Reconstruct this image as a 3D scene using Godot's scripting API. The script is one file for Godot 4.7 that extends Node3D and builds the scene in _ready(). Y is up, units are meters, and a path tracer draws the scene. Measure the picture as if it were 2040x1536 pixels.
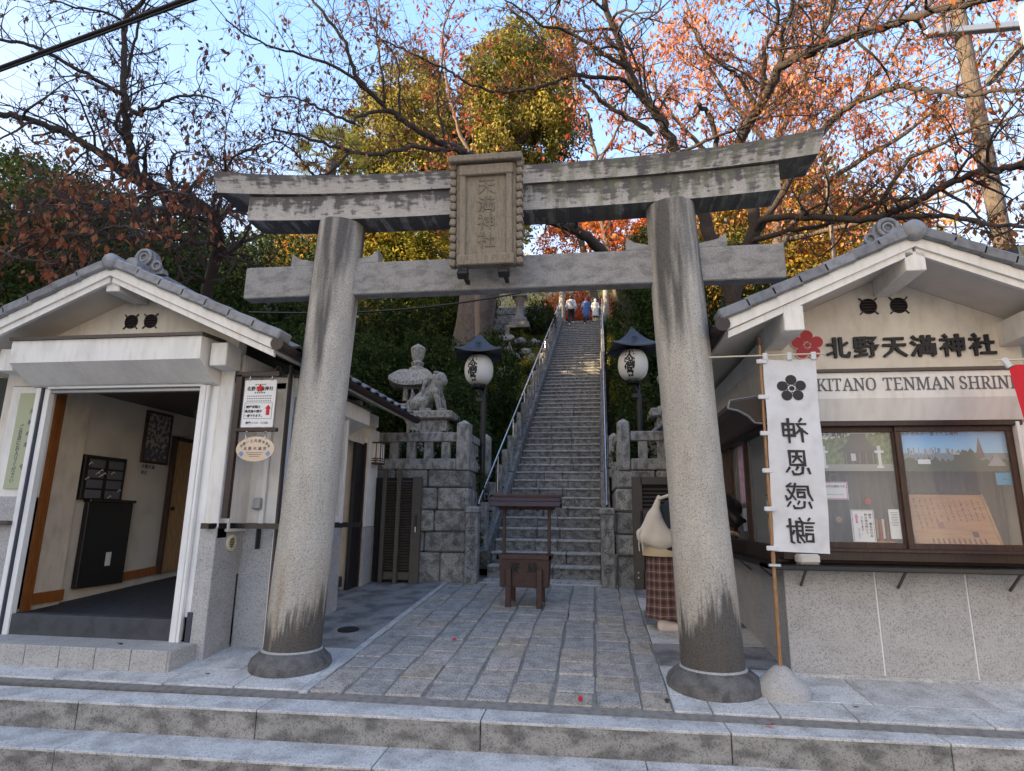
extends Node3D
# Shrine entrance: stone torii, two small tiled shop buildings, a long stone stair up a wooded hill.

const SL := 0.079          # the forecourt climbs this much per metre towards the stair
var M := {}
var taken := {}
var rng := RandomNumberGenerator.new()


func ground_y(z: float) -> float:
	return -0.308 - SL * z


func _ready() -> void:
	rng.seed = 7
	# --- camera
	var cam := Camera3D.new()
	cam.name = "camera"
	cam.fov = 65.24
	cam.near = 0.05
	cam.far = 400.0
	add_child(cam)
	cam.position = Vector3(0, 1.2, 0)
	cam.basis = Basis(Vector3.UP, deg_to_rad(7.9)) * Basis(Vector3.RIGHT, deg_to_rad(12.3)) * Basis(Vector3.BACK, 0.012)
	# --- sky, sun, exposure
	var sky_m := ProceduralSkyMaterial.new()
	sky_m.sky_top_color = lin(0.15, 0.30, 0.58)
	sky_m.sky_horizon_color = lin(0.84, 0.79, 0.70)
	sky_m.sky_curve = 0.26
	sky_m.sky_energy_multiplier = 1.0
	sky_m.ground_bottom_color = lin(0.22, 0.21, 0.20)
	sky_m.ground_horizon_color = lin(0.45, 0.44, 0.42)
	sky_m.sun_angle_max = 100.0
	sky_m.sun_curve = 0.40
	var sky := Sky.new()
	sky.sky_material = sky_m
	var env := Environment.new()
	env.background_mode = Environment.BG_SKY
	env.sky = sky
	env.background_energy_multiplier = 1.0
	env.tonemap_mode = Environment.TONE_MAPPER_LINEAR
	env.tonemap_exposure = 2.65
	env.sdfgi_enabled = true
	env.ssao_enabled = true
	env.ssil_enabled = true
	var we := WorldEnvironment.new()
	we.name = "world_environment"
	we.environment = env
	add_child(we)
	var sun := DirectionalLight3D.new()
	sun.name = "sun"
	sun.light_energy = 1.6
	sun.light_color = lin(1.0, 0.76, 0.46)
	sun.light_angular_distance = 0.5
	sun.shadow_enabled = true
	add_child(sun)
	var to_sun := Vector3(-0.82, 0.28, 0.42).normalized()
	sun.basis = Basis.looking_at(-to_sun, Vector3.UP)
	make_materials()
	glyphs()
	# --- the setting
	build_ground()
	build_stairway()
	build_hill()
	build_added_houses()
	# --- the things
	build_torii()
	build_left_house()
	build_right_shop()
	build_front_things()
	build_fences()
	build_lanterns()
	build_statues()
	build_people()
	build_trees()
	build_shrubs()


# ------------------------------------------------------------------ helpers
func lin(r: float, g: float, b: float, a := 1.0) -> Color:
	return Color(r, g, b, a).linear_to_srgb()


func numbered(called: String) -> String:
	if not taken.has(called):
		taken[called] = 0
		return called
	taken[called] += 1
	return "%s_%03d" % [called, taken[called]]


func tag(o: Node3D, label: String, category: String, group := "", kind := "") -> Node3D:
	if label: o.set_meta("label", label)
	if category: o.set_meta("category", category)
	if group: o.set_meta("group", group)
	if kind: o.set_meta("kind", kind)
	return o


func thing(called: String, label: String, category: String, at := Vector3.ZERO, turn := 0.0, group := "") -> Node3D:
	var o := Node3D.new()
	o.name = numbered(called)
	add_child(o)
	o.position = at
	o.rotation.y = turn
	tag(o, label, category, group)
	return o


func part(called: String, what: Variant, mat: Material, parent: Node3D = null, kind := "") -> MeshInstance3D:
	var o := MeshInstance3D.new()
	o.mesh = what.mesh() if what is MB else what
	o.material_override = mat
	if parent == null:
		o.name = numbered(called)
		add_child(o)
	else:
		o.name = called
		parent.add_child(o, true)
	if kind: o.set_meta("kind", kind)
	return o


func bx(called: String, c: Vector3, s: Vector3, mat: Material, parent: Node3D, ch := 0.004, b := Basis()) -> MeshInstance3D:
	var m := MB.new()
	m.box(Transform3D(b, c), s, ch)
	return part(called, m, mat, parent)


func dup(o: Node3D, called: String, at: Vector3, turn: float, label: String, group := "") -> Node3D:
	var r: Node3D = o.duplicate()
	r.name = numbered(called)
	add_child(r)
	r.position = at
	r.rotation.y = turn
	r.set_meta("label", label)
	if group: r.set_meta("group", group)
	return r


func yaw(a: float) -> Basis:
	return Basis(Vector3.UP, a)


func v3(s: String) -> PackedVector3Array:
	var out := PackedVector3Array()
	for t in s.split(" ", false):
		var f := t.split_floats(",")
		out.append(Vector3(f[0], f[1], f[2]))
	return out


func v2(s: String) -> PackedVector2Array:
	var out := PackedVector2Array()
	for t in s.split(" ", false):
		var f := t.split_floats(",")
		out.append(Vector2(f[0], f[1]))
	return out


func curve(pts: PackedVector3Array, per: int) -> PackedVector3Array:
	var out := PackedVector3Array()
	for i in pts.size() - 1:
		var a := pts[maxi(i - 1, 0)]
		var d := pts[mini(i + 2, pts.size() - 1)]
		for k in per:
			out.append(pts[i].cubic_interpolate(pts[i + 1], a, d, float(k) / per))
	out.append(pts[pts.size() - 1])
	return out


class MB:
	var v := PackedVector3Array()
	var n := PackedVector3Array()
	var t := PackedVector2Array()
	var c := PackedColorArray()
	var ix := PackedInt32Array()
	var col := Color.WHITE
	var colored := false

	func vert(p: Vector3, nn: Vector3, u := Vector2.ZERO) -> int:
		v.append(p)
		n.append(nn)
		t.append(u)
		c.append(col)
		return v.size() - 1

	func tri(a: Vector3, b: Vector3, d: Vector3, out: Vector3) -> void:
		var nn := (b - a).cross(d - a).normalized()
		if nn.dot(out) < 0.0:
			nn = -nn
			var x := b
			b = d
			d = x
		var i := vert(a, nn)
		vert(b, nn)
		vert(d, nn)
		ix.append_array([i, i + 2, i + 1])

	func quad(a: Vector3, b: Vector3, d: Vector3, e: Vector3, out: Vector3, ua := Vector2.ZERO, ub := Vector2.ZERO, ud := Vector2.ZERO, ue := Vector2.ZERO) -> void:
		var nn := (d - a).cross(e - b).normalized()
		var i := v.size()
		if nn.dot(out) < 0.0:
			nn = -nn
			vert(a, nn, ua)
			vert(e, nn, ue)
			vert(d, nn, ud)
			vert(b, nn, ub)
		else:
			vert(a, nn, ua)
			vert(b, nn, ub)
			vert(d, nn, ud)
			vert(e, nn, ue)
		ix.append_array([i, i + 2, i + 1, i, i + 3, i + 2])

	func box(x: Transform3D, s: Vector3, ch := 0.0) -> void:
		var h := s * 0.5
		ch = minf(ch, 0.45 * minf(h.x, minf(h.y, h.z)))
		var k := h - Vector3(ch, ch, ch)
		for a in 3:
			var b := (a + 1) % 3
			var d := (a + 2) % 3
			for sg in [-1.0, 1.0]:
				var q := []
				for w in [[-1, -1], [1, -1], [1, 1], [-1, 1]]:
					var p := Vector3.ZERO
					p[a] = sg * h[a]
					p[b] = w[0] * k[b]
					p[d] = w[1] * k[d]
					q.append(x * p)
				var o := Vector3.ZERO
				o[a] = sg
				quad(q[0], q[1], q[2], q[3], x.basis * o, Vector2(0, 0), Vector2(1, 0), Vector2(1, 1), Vector2(0, 1))
			if ch > 0.0:
				for sa in [-1.0, 1.0]:
					for sb in [-1.0, 1.0]:
						var q := []
						for w in [[true, -1], [false, -1], [false, 1], [true, 1]]:
							var p := Vector3.ZERO
							p[a] = sa * (h[a] if w[0] else k[a])
							p[b] = sb * (k[b] if w[0] else h[b])
							p[d] = w[1] * k[d]
							q.append(x * p)
						var o := Vector3.ZERO
						o[a] = sa
						o[b] = sb
						quad(q[0], q[1], q[2], q[3], x.basis * o)
		if ch > 0.0:
			for i in 8:
				var s3 := Vector3(1 if i & 1 else -1, 1 if i & 2 else -1, 1 if i & 4 else -1)
				tri(x * (s3 * Vector3(h.x, k.y, k.z)), x * (s3 * Vector3(k.x, h.y, k.z)), x * (s3 * Vector3(k.x, k.y, h.z)), x.basis * s3)

	# a tube through points, one radius per point
	func tube(p: PackedVector3Array, r: PackedFloat32Array, seg: int, cap := false, flat := 1.0) -> void:
		var up := Vector3.UP
		var base := v.size()
		var run := 0.0
		var last := p.size() - 1
		for i in p.size():
			var d := (p[mini(i + 1, last)] - p[maxi(i - 1, 0)]).normalized()
			if i == 0:
				up = d.cross(Vector3.RIGHT if absf(d.x) < 0.9 else Vector3.FORWARD).normalized()
			else:
				up = (up - d * up.dot(d)).normalized()
				run += p[i].distance_to(p[i - 1])
			var side := d.cross(up)
			for k in seg + 1:
				var a := TAU * k / seg
				var nn := up * cos(a) * flat + side * sin(a)
				vert(p[i] + nn * r[i], nn.normalized(), Vector2(float(k) / seg, run))
			if i:
				for k in seg:
					var q := base + (i - 1) * (seg + 1) + k
					var w := q + seg + 1
					ix.append_array([q, w, q + 1, q + 1, w, w + 1])
		if cap:
			for e in [0, last]:
				var d := (p[e] - p[1 if e == 0 else last - 1]).normalized()
				var m := vert(p[e], d)
				var q := []
				for k in seg + 1:
					q.append(vert(v[base + e * (seg + 1) + k], d))
				for k in seg:
					if e: ix.append_array([m, q[k + 1], q[k]])
					else: ix.append_array([m, q[k], q[k + 1]])

	# profile of (radius, height) turned round y
	func lathe(pr: PackedVector2Array, seg: int, x := Transform3D(), arc := TAU) -> void:
		for i in pr.size() - 1:
			var a := pr[i]
			var b := pr[i + 1]
			var ab := (b - a).normalized()
			var nn := Vector2(ab.y, -ab.x)
			var na := nn
			var nb := nn
			if i > 0:
				var q := (a - pr[i - 1]).normalized()
				var m := Vector2(q.y, -q.x)
				if m.dot(nn) > 0.75: na = (nn + m).normalized()
			if i < pr.size() - 2:
				var q := (pr[i + 2] - b).normalized()
				var m := Vector2(q.y, -q.x)
				if m.dot(nn) > 0.75: nb = (nn + m).normalized()
			var base := v.size()
			for k in seg + 1:
				var g := arc * k / seg
				var cs := cos(g)
				var sn := sin(g)
				vert(x * Vector3(a.x * cs, a.y, a.x * sn), (x.basis * Vector3(na.x * cs, na.y, na.x * sn)).normalized(), Vector2(float(k) / seg, a.y))
				vert(x * Vector3(b.x * cs, b.y, b.x * sn), (x.basis * Vector3(nb.x * cs, nb.y, nb.x * sn)).normalized(), Vector2(float(k) / seg, b.y))
			for k in seg:
				var q := base + 2 * k
				ix.append_array([q, q + 2, q + 1, q + 1, q + 2, q + 3])

	# outline in x, y drawn out along z from 0 to depth
	func prism(poly: PackedVector2Array, depth: float, x := Transform3D(), sides := true) -> void:
		var tr := Geometry2D.triangulate_polygon(poly)
		var mid := Vector2.ZERO
		for p in poly: mid += p / poly.size()
		for z in [0.0, depth]:
			var out := x.basis * Vector3(0, 0, 1.0 if (z == depth) == (depth > 0) else -1.0)
			for i in range(0, tr.size(), 3):
				tri(x * Vector3(poly[tr[i]].x, poly[tr[i]].y, z), x * Vector3(poly[tr[i + 1]].x, poly[tr[i + 1]].y, z), x * Vector3(poly[tr[i + 2]].x, poly[tr[i + 2]].y, z), out)
			if not sides: break
		if sides:
			var area := 0.0
			for i in poly.size(): area += poly[i].cross(poly[(i + 1) % poly.size()])
			for i in poly.size():
				var a := poly[i]
				var b := poly[(i + 1) % poly.size()]
				var o := Vector3(b.y - a.y, a.x - b.x, 0) * signf(area)
				quad(x * Vector3(a.x, a.y, 0), x * Vector3(b.x, b.y, 0), x * Vector3(b.x, b.y, depth), x * Vector3(a.x, a.y, depth), x.basis * o)

	# four-sided sections joined one after another; each is 4 corners in order round
	func loft(secs: Array, cap := true, us := PackedFloat32Array()) -> void:
		for i in secs.size() - 1:
			var a: Array = secs[i]
			var b: Array = secs[i + 1]
			var ca := Vector3.ZERO
			var nn: int = a.size()
			for p in a: ca += p / (2.0 * nn)
			for p in b: ca += p / (2.0 * nn)
			var u0 := us[i] if us.size() else 0.0
			var u1 := us[i + 1] if us.size() else 1.0
			for k in nn:
				var k2 := (k + 1) % nn
				quad(a[k], b[k], b[k2], a[k2], (a[k] + b[k2] + b[k] + a[k2]) / 4.0 - ca, Vector2(u0, float(k) / nn), Vector2(u1, float(k) / nn), Vector2(u1, (k + 1.0) / nn), Vector2(u0, (k + 1.0) / nn))
		if cap:
			for e in [0, secs.size() - 1]:
				var s: Array = secs[e]
				var o: Vector3 = s[0] - secs[1 if e == 0 else e - 1][0]
				for k in range(1, s.size() - 1):
					tri(s[0], s[k], s[k + 1], o)

	func ball(c0: Vector3, r: Vector3, seg := 12, rings := 8) -> void:
		var base := v.size()
		for j in rings + 1:
			var a := PI * j / rings
			for i in seg + 1:
				var b := TAU * i / seg
				var d := Vector3(sin(a) * cos(b), cos(a), sin(a) * sin(b))
				vert(c0 + d * r, (d / r).normalized(), Vector2(float(i) / seg, float(j) / rings))
		for j in rings:
			for i in seg:
				var q := base + j * (seg + 1) + i
				var w := q + seg + 1
				ix.append_array([q, w, q + 1, q + 1, w, w + 1])

	func mesh() -> ArrayMesh:
		var a := []
		a.resize(Mesh.ARRAY_MAX)
		a[Mesh.ARRAY_VERTEX] = v
		a[Mesh.ARRAY_NORMAL] = n
		a[Mesh.ARRAY_TEX_UV] = t
		if colored: a[Mesh.ARRAY_COLOR] = c
		a[Mesh.ARRAY_INDEX] = ix
		var m := ArrayMesh.new()
		m.add_surface_from_arrays(Mesh.PRIMITIVE_TRIANGLES, a)
		return m


# ------------------------------------------------------------------ materials
func ramp(stops: Array) -> Gradient:
	var g := Gradient.new()
	g.offsets = PackedFloat32Array()
	g.colors = PackedColorArray()
	for s in stops:
		g.add_point(s[0], s[1])
	return g


func gray(x: float) -> Color:
	return lin(x, x, x)


func noise_tex(type: int, freq: float, oct: int, stops: Array, size := 512, sd := 1) -> NoiseTexture2D:
	var f := FastNoiseLite.new()
	f.noise_type = type
	f.frequency = freq
	f.seed = sd
	f.fractal_octaves = oct
	f.fractal_type = FastNoiseLite.FRACTAL_FBM if oct > 1 else FastNoiseLite.FRACTAL_NONE
	f.cellular_return_type = FastNoiseLite.RETURN_CELL_VALUE
	var t := NoiseTexture2D.new()
	t.width = size
	t.height = size
	t.seamless = true
	t.noise = f
	t.color_ramp = ramp(stops)
	return t


func mat(called: String, col: Color, rough := 0.8, metal := 0.0) -> StandardMaterial3D:
	var m := StandardMaterial3D.new()
	m.resource_name = called
	m.albedo_color = col
	m.roughness = rough
	m.metallic = metal
	M[called] = m
	return m


func tri_tex(m: StandardMaterial3D, tex: Texture2D, scale: Vector3, bump := 0.0, bump_tex: Texture2D = null) -> StandardMaterial3D:
	m.albedo_texture = tex
	m.uv1_triplanar = true
	m.uv1_world_triplanar = true
	m.uv1_triplanar_sharpness = 4.0
	m.uv1_scale = scale
	if bump > 0.0:
		m.heightmap_enabled = true
		m.heightmap_scale = bump
		m.heightmap_texture = bump_tex if bump_tex else tex
	return m


func over(m: StandardMaterial3D, tex: Texture2D, scale: Vector3) -> StandardMaterial3D:
	m.detail_enabled = true
	m.detail_albedo = tex
	m.detail_blend_mode = BaseMaterial3D.BLEND_MODE_MUL
	m.detail_uv_layer = BaseMaterial3D.DETAIL_UV_2
	m.uv2_triplanar = true
	m.uv2_world_triplanar = true
	m.uv2_scale = scale
	return m


func make_materials() -> void:
	var CELL := FastNoiseLite.TYPE_CELLULAR
	var SIM := FastNoiseLite.TYPE_SIMPLEX
	var speck := noise_tex(CELL, 0.11, 1, [[0.0, gray(0.5)], [0.12, gray(0.64)], [0.24, gray(0.86)], [0.6, gray(0.97)], [0.86, gray(1.05)], [1.0, gray(1.25)]], 1024, 3)
	var speck2 := noise_tex(CELL, 0.09, 1, [[0.0, gray(0.36)], [0.2, gray(0.55)], [0.34, gray(0.85)], [0.75, gray(1.0)], [1.0, gray(1.3)]], 1024, 8)
	var blotch := noise_tex(SIM, 0.012, 4, [[0.0, gray(0.62)], [0.38, gray(0.84)], [0.62, gray(1.0)], [1.0, gray(1.12)]], 512, 5)
	var grime := noise_tex(SIM, 0.013, 5, [[0.0, gray(0.38)], [0.32, gray(0.56)], [0.5, gray(0.82)], [0.7, gray(1.0)], [1.0, gray(1.12)]], 512, 11)
	var soft := noise_tex(SIM, 0.010, 4, [[0.0, gray(0.84)], [0.5, gray(0.96)], [1.0, gray(1.02)]], 512, 6)
	var streak := noise_tex(SIM, 0.02, 4, [[0.0, gray(0.62)], [0.45, gray(0.9)], [1.0, gray(1.04)]], 512, 9)
	var grainy := noise_tex(SIM, 0.03, 3, [[0.0, gray(0.55)], [0.5, gray(0.85)], [1.0, gray(1.15)]], 256, 12)
	M.speck = speck
	M.speck2 = speck2
	M.blotch_t = blotch
	# sawn granite of the steps and slabs
	var k := 0
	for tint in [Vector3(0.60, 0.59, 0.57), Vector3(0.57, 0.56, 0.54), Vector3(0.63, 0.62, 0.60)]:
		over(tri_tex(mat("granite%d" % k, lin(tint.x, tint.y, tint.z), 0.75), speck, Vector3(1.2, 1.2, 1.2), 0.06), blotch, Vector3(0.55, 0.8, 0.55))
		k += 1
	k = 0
	for tint in [Vector3(0.34, 0.325, 0.30), Vector3(0.31, 0.30, 0.28), Vector3(0.37, 0.355, 0.33)]:  # brownish weathering, darkened further: light falling on the tops is put into colour
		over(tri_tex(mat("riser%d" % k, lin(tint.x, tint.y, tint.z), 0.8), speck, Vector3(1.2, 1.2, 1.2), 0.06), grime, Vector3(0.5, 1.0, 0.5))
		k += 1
	tri_tex(mat("path_joint", lin(0.22, 0.205, 0.185), 0.95), blotch, Vector3(2, 2, 2), 0.2)
	# worn path stones, coarser and warmer
	k = 0
	for tint in [Vector3(0.42, 0.395, 0.36), Vector3(0.44, 0.40, 0.35), Vector3(0.38, 0.36, 0.335), Vector3(0.44, 0.385, 0.315), Vector3(0.41, 0.39, 0.365), Vector3(0.48, 0.43, 0.39)]:
		over(tri_tex(mat("path%d" % k, lin(tint.x, tint.y, tint.z), 0.85), speck2, Vector3(1.6, 1.6, 1.6), 0.25), blotch, Vector3(0.9, 0.9, 0.9))
		k += 1
	tri_tex(mat("mortar", lin(0.16, 0.155, 0.15), 0.95), blotch, Vector3(2, 2, 2), 0.2)
	over(tri_tex(mat("side_slab", lin(0.30, 0.295, 0.29), 0.8), speck, Vector3(1.5, 1.5, 1.5), 0.06), grime, Vector3(0.35, 0.5, 0.35))
	# stair and wall stones: darker, mossy
	k = 0
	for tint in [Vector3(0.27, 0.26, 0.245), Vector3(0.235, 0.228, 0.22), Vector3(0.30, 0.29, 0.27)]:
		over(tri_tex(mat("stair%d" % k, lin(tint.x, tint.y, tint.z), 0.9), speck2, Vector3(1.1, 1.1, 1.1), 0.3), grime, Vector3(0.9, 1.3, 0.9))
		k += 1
	k = 0
	for tint in [Vector3(0.34, 0.33, 0.31), Vector3(0.29, 0.285, 0.27), Vector3(0.40, 0.385, 0.35)]:
		over(tri_tex(mat("wall_stone%d" % k, lin(tint.x, tint.y, tint.z), 0.9), speck2, Vector3(1.2, 1.2, 1.2), 0.9, grainy), grime, Vector3(0.7, 0.7, 0.7))
		k += 1
	over(tri_tex(mat("post_stone", lin(0.36, 0.35, 0.33), 0.9), speck2, Vector3(2.2, 2.2, 2.2), 0.3), grime, Vector3(1.2, 0.7, 1.2))
	over(tri_tex(mat("pale_stone", lin(0.42, 0.40, 0.36), 0.9), speck2, Vector3(2.0, 2.0, 2.0), 0.3), grime, Vector3(2.2, 1.6, 2.2))
	over(tri_tex(mat("base_stone", lin(0.16, 0.155, 0.15), 0.9), speck, Vector3(2, 2, 2), 0.5), grime, Vector3(1.1, 1.1, 1.1))
	over(tri_tex(mat("foot_stone", lin(0.46, 0.45, 0.43), 0.9), speck, Vector3(2, 2, 2), 0.1), soft, Vector3(1.1, 1.1, 1.1))
	over(tri_tex(mat("nuki_stone", lin(0.33, 0.32, 0.31), 0.9), speck, Vector3(2.2, 2.2, 2.2), 0.2), blotch, Vector3(0.8, 1.6, 0.8))
	over(tri_tex(mat("plaque_stone", lin(0.30, 0.255, 0.195), 0.9), speck, Vector3(3, 3, 3), 0.2), streak, Vector3(3.0, 0.7, 3.0))
	over(tri_tex(mat("carved", lin(0.25, 0.212, 0.16), 0.95), speck, Vector3(3, 3, 3), 0.2), streak, Vector3(3.0, 0.7, 3.0))
	tri_tex(mat("carved_dark", lin(0.10, 0.097, 0.09), 0.95), speck, Vector3(3, 3, 3))
	# buildings
	var wear := noise_tex(SIM, 0.016, 5, [[0.0, lin(0.88, 0.86, 0.82)], [0.3, lin(0.95, 0.94, 0.92)], [0.5, gray(0.99)], [1.0, gray(1.02)]], 512, 19)
	over(tri_tex(mat("plaster", lin(0.76, 0.71, 0.625), 0.9), soft, Vector3(0.6, 0.6, 0.6), 0.03, grainy), wear, Vector3(1.1, 0.3, 1.1))
	over(tri_tex(mat("white_paint", lin(0.82, 0.80, 0.755), 0.55), soft, Vector3(0.5, 0.35, 0.5)), wear, Vector3(1.6, 0.35, 1.6))
	tri_tex(mat("white_metal", lin(0.82, 0.82, 0.80), 0.4), soft, Vector3(0.3, 0.3, 0.3))
	tri_tex(mat("soffit", lin(0.68, 0.645, 0.585), 0.9), soft, Vector3(0.4, 0.4, 0.4))
	over(tri_tex(mat("granite_panel", lin(0.46, 0.455, 0.45), 0.6), speck, Vector3(1.4, 1.4, 1.4)), soft, Vector3(0.6, 0.9, 0.6))
	over(tri_tex(mat("tile_step", lin(0.47, 0.455, 0.43), 0.7), speck, Vector3(1.6, 1.6, 1.6)), soft, Vector3(0.9, 0.9, 0.9))
	k = 0
	for tint in [0.20, 0.24, 0.17]:
		tri_tex(mat("roof_tile%d" % k, lin(tint * 1.0, tint * 1.04, tint * 1.13), 0.42), blotch, Vector3(1.6, 1.6, 1.6))
		k += 1
	tri_tex(mat("brown", lin(0.035, 0.019, 0.017), 0.45), grainy, Vector3(3, 0.4, 3))
	tri_tex(mat("brown_wood", lin(0.075, 0.04, 0.027), 0.6), grainy, Vector3(3, 0.5, 3))
	tri_tex(mat("box_wood", lin(0.062, 0.026, 0.021), 0.55), grainy, Vector3(1.0, 4.0, 4), 0.1)
	tri_tex(mat("orange_wood", lin(0.36, 0.125, 0.028), 0.5), grainy, Vector3(6, 0.5, 6))
	tri_tex(mat("pale_wood", lin(0.50, 0.29, 0.13), 0.6), grainy, Vector3(5, 0.6, 5))
	tri_tex(mat("bamboo", lin(0.36, 0.19, 0.08), 0.5), grainy, Vector3(8, 1.2, 8))
	mat("black_lacquer", lin(0.012, 0.012, 0.014), 0.25)
	mat("black", lin(0.012, 0.012, 0.013), 0.5)
	mat("matt_black", lin(0.006, 0.006, 0.007), 0.7)
	mat("brown_metal", lin(0.075, 0.058, 0.05), 0.5)
	tri_tex(mat("gate_metal", lin(0.070, 0.060, 0.052), 0.5), soft, Vector3(1, 1, 1))
	mat("steel", lin(0.62, 0.62, 0.64), 0.22, 1.0)
	mat("grey_metal", lin(0.36, 0.37, 0.38), 0.4, 0.6)
	mat("copper", lin(0.035, 0.042, 0.06), 0.45)
	mat("paper", lin(0.80, 0.78, 0.72), 0.8)
	mat("print_white", lin(0.78, 0.78, 0.77), 0.6)
	mat("ink", lin(0.013, 0.013, 0.016), 0.6)
	mat("ink_grey", lin(0.12, 0.12, 0.14), 0.7)
	mat("crimson", lin(0.42, 0.010, 0.022), 0.5)
	mat("rim_pink", lin(0.72, 0.50, 0.44), 0.5)
	mat("red_arrow", lin(0.55, 0.012, 0.015), 0.6)
	mat("blue_mark", lin(0.16, 0.28, 0.52), 0.6)
	mat("cyan_card", lin(0.02, 0.36, 0.66), 0.6)
	mat("pink_print", lin(0.62, 0.16, 0.36), 0.6)
	mat("green_sign", lin(0.40, 0.43, 0.28), 0.7)
	mat("cream_oval", lin(0.66, 0.52, 0.38), 0.4)
	mat("ivory_plastic", lin(0.60, 0.56, 0.42), 0.5)
	var cloth := tri_tex(mat("banner_cloth", lin(0.80, 0.81, 0.83), 0.85), soft, Vector3(1, 1, 1))
	cloth.backlight_enabled = true
	cloth.backlight = lin(0.35, 0.35, 0.36)
	var redcloth := mat("red_cloth", lin(0.62, 0.015, 0.03), 0.8)
	redcloth.backlight_enabled = true
	redcloth.backlight = lin(0.3, 0.02, 0.02)
	var lamp_paper := mat("lantern_paper", lin(0.74, 0.72, 0.66), 0.7)
	lamp_paper.backlight_enabled = true
	lamp_paper.backlight = lin(0.25, 0.24, 0.22)
	tri_tex(mat("dark_floor", lin(0.055, 0.06, 0.068), 0.7), blotch, Vector3(1, 1, 1))
	tri_tex(mat("curtain", lin(0.15, 0.13, 0.115), 0.9), soft, Vector3(3, 0.3, 3))
	var glass := mat("glass", Color(0.95, 0.97, 0.97, 0.10), 0.03)
	glass.metallic_specular = 0.22
	glass.transparency = BaseMaterial3D.TRANSPARENCY_ALPHA
	# plants
	tri_tex(mat("bark_dark", lin(0.060, 0.047, 0.041), 0.95), grainy, Vector3(5, 1.4, 5), 1.2)
	over(tri_tex(mat("bark_grey", lin(0.155, 0.125, 0.105), 0.95), grainy, Vector3(3.5, 0.8, 3.5), 3.0), blotch, Vector3(0.8, 0.5, 0.8))
	over(tri_tex(mat("bark_lichen", lin(0.14, 0.14, 0.115), 0.95), grainy, Vector3(4, 1.2, 4), 2.0), grime, Vector3(2.5, 2.5, 2.5))
	mat("twig", lin(0.055, 0.042, 0.040), 0.9)
	mat("twig_light", lin(0.20, 0.14, 0.10), 0.9)
	for l in [["leaf", 0.45], ["leaf_thin", 0.8]]:
		var m := mat(l[0], Color.WHITE, 0.75)
		m.vertex_color_use_as_albedo = true
		m.backlight_enabled = true
		m.backlight = lin(l[1], l[1], l[1])
		m.metallic_specular = 0.2
	tri_tex(mat("earth", lin(0.036, 0.038, 0.02), 1.0), grainy, Vector3(1, 1, 1), 1.0)
	tri_tex(mat("asphalt", lin(0.17, 0.165, 0.16), 0.9), speck, Vector3(1.5, 1.5, 1.5), 0.1)
	tri_tex(mat("far_wall", lin(0.55, 0.52, 0.48), 0.9), soft, Vector3(0.2, 0.2, 0.2))
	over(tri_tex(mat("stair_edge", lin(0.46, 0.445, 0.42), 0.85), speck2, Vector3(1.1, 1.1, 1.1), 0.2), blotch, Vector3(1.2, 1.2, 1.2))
	# people
	mat("skin", lin(0.50, 0.30, 0.21), 0.6)
	mat("hair", lin(0.012, 0.010, 0.010), 0.45)
	mat("navy_coat", lin(0.016, 0.02, 0.03), 0.8)
	mat("bag_cloth", lin(0.62, 0.56, 0.48), 0.85)
	mat("tan_hem", lin(0.52, 0.42, 0.27), 0.85)
	mat("shoe_white", lin(0.66, 0.58, 0.54), 0.6)
	mat("jumper", lin(0.62, 0.60, 0.60), 0.85)
	mat("trousers", lin(0.014, 0.014, 0.016), 0.8)
	mat("blue_wrap", lin(0.05, 0.10, 0.28), 0.85)
	mat("red_wrap", lin(0.16, 0.02, 0.03), 0.85)
	mat("child_white", lin(0.75, 0.72, 0.66), 0.85)
	picture_materials()


func image_mat(called: String, im: Image, rough := 0.6) -> StandardMaterial3D:
	var m := mat(called, Color.WHITE, rough)
	m.albedo_texture = ImageTexture.create_from_image(im)
	return m


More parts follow.
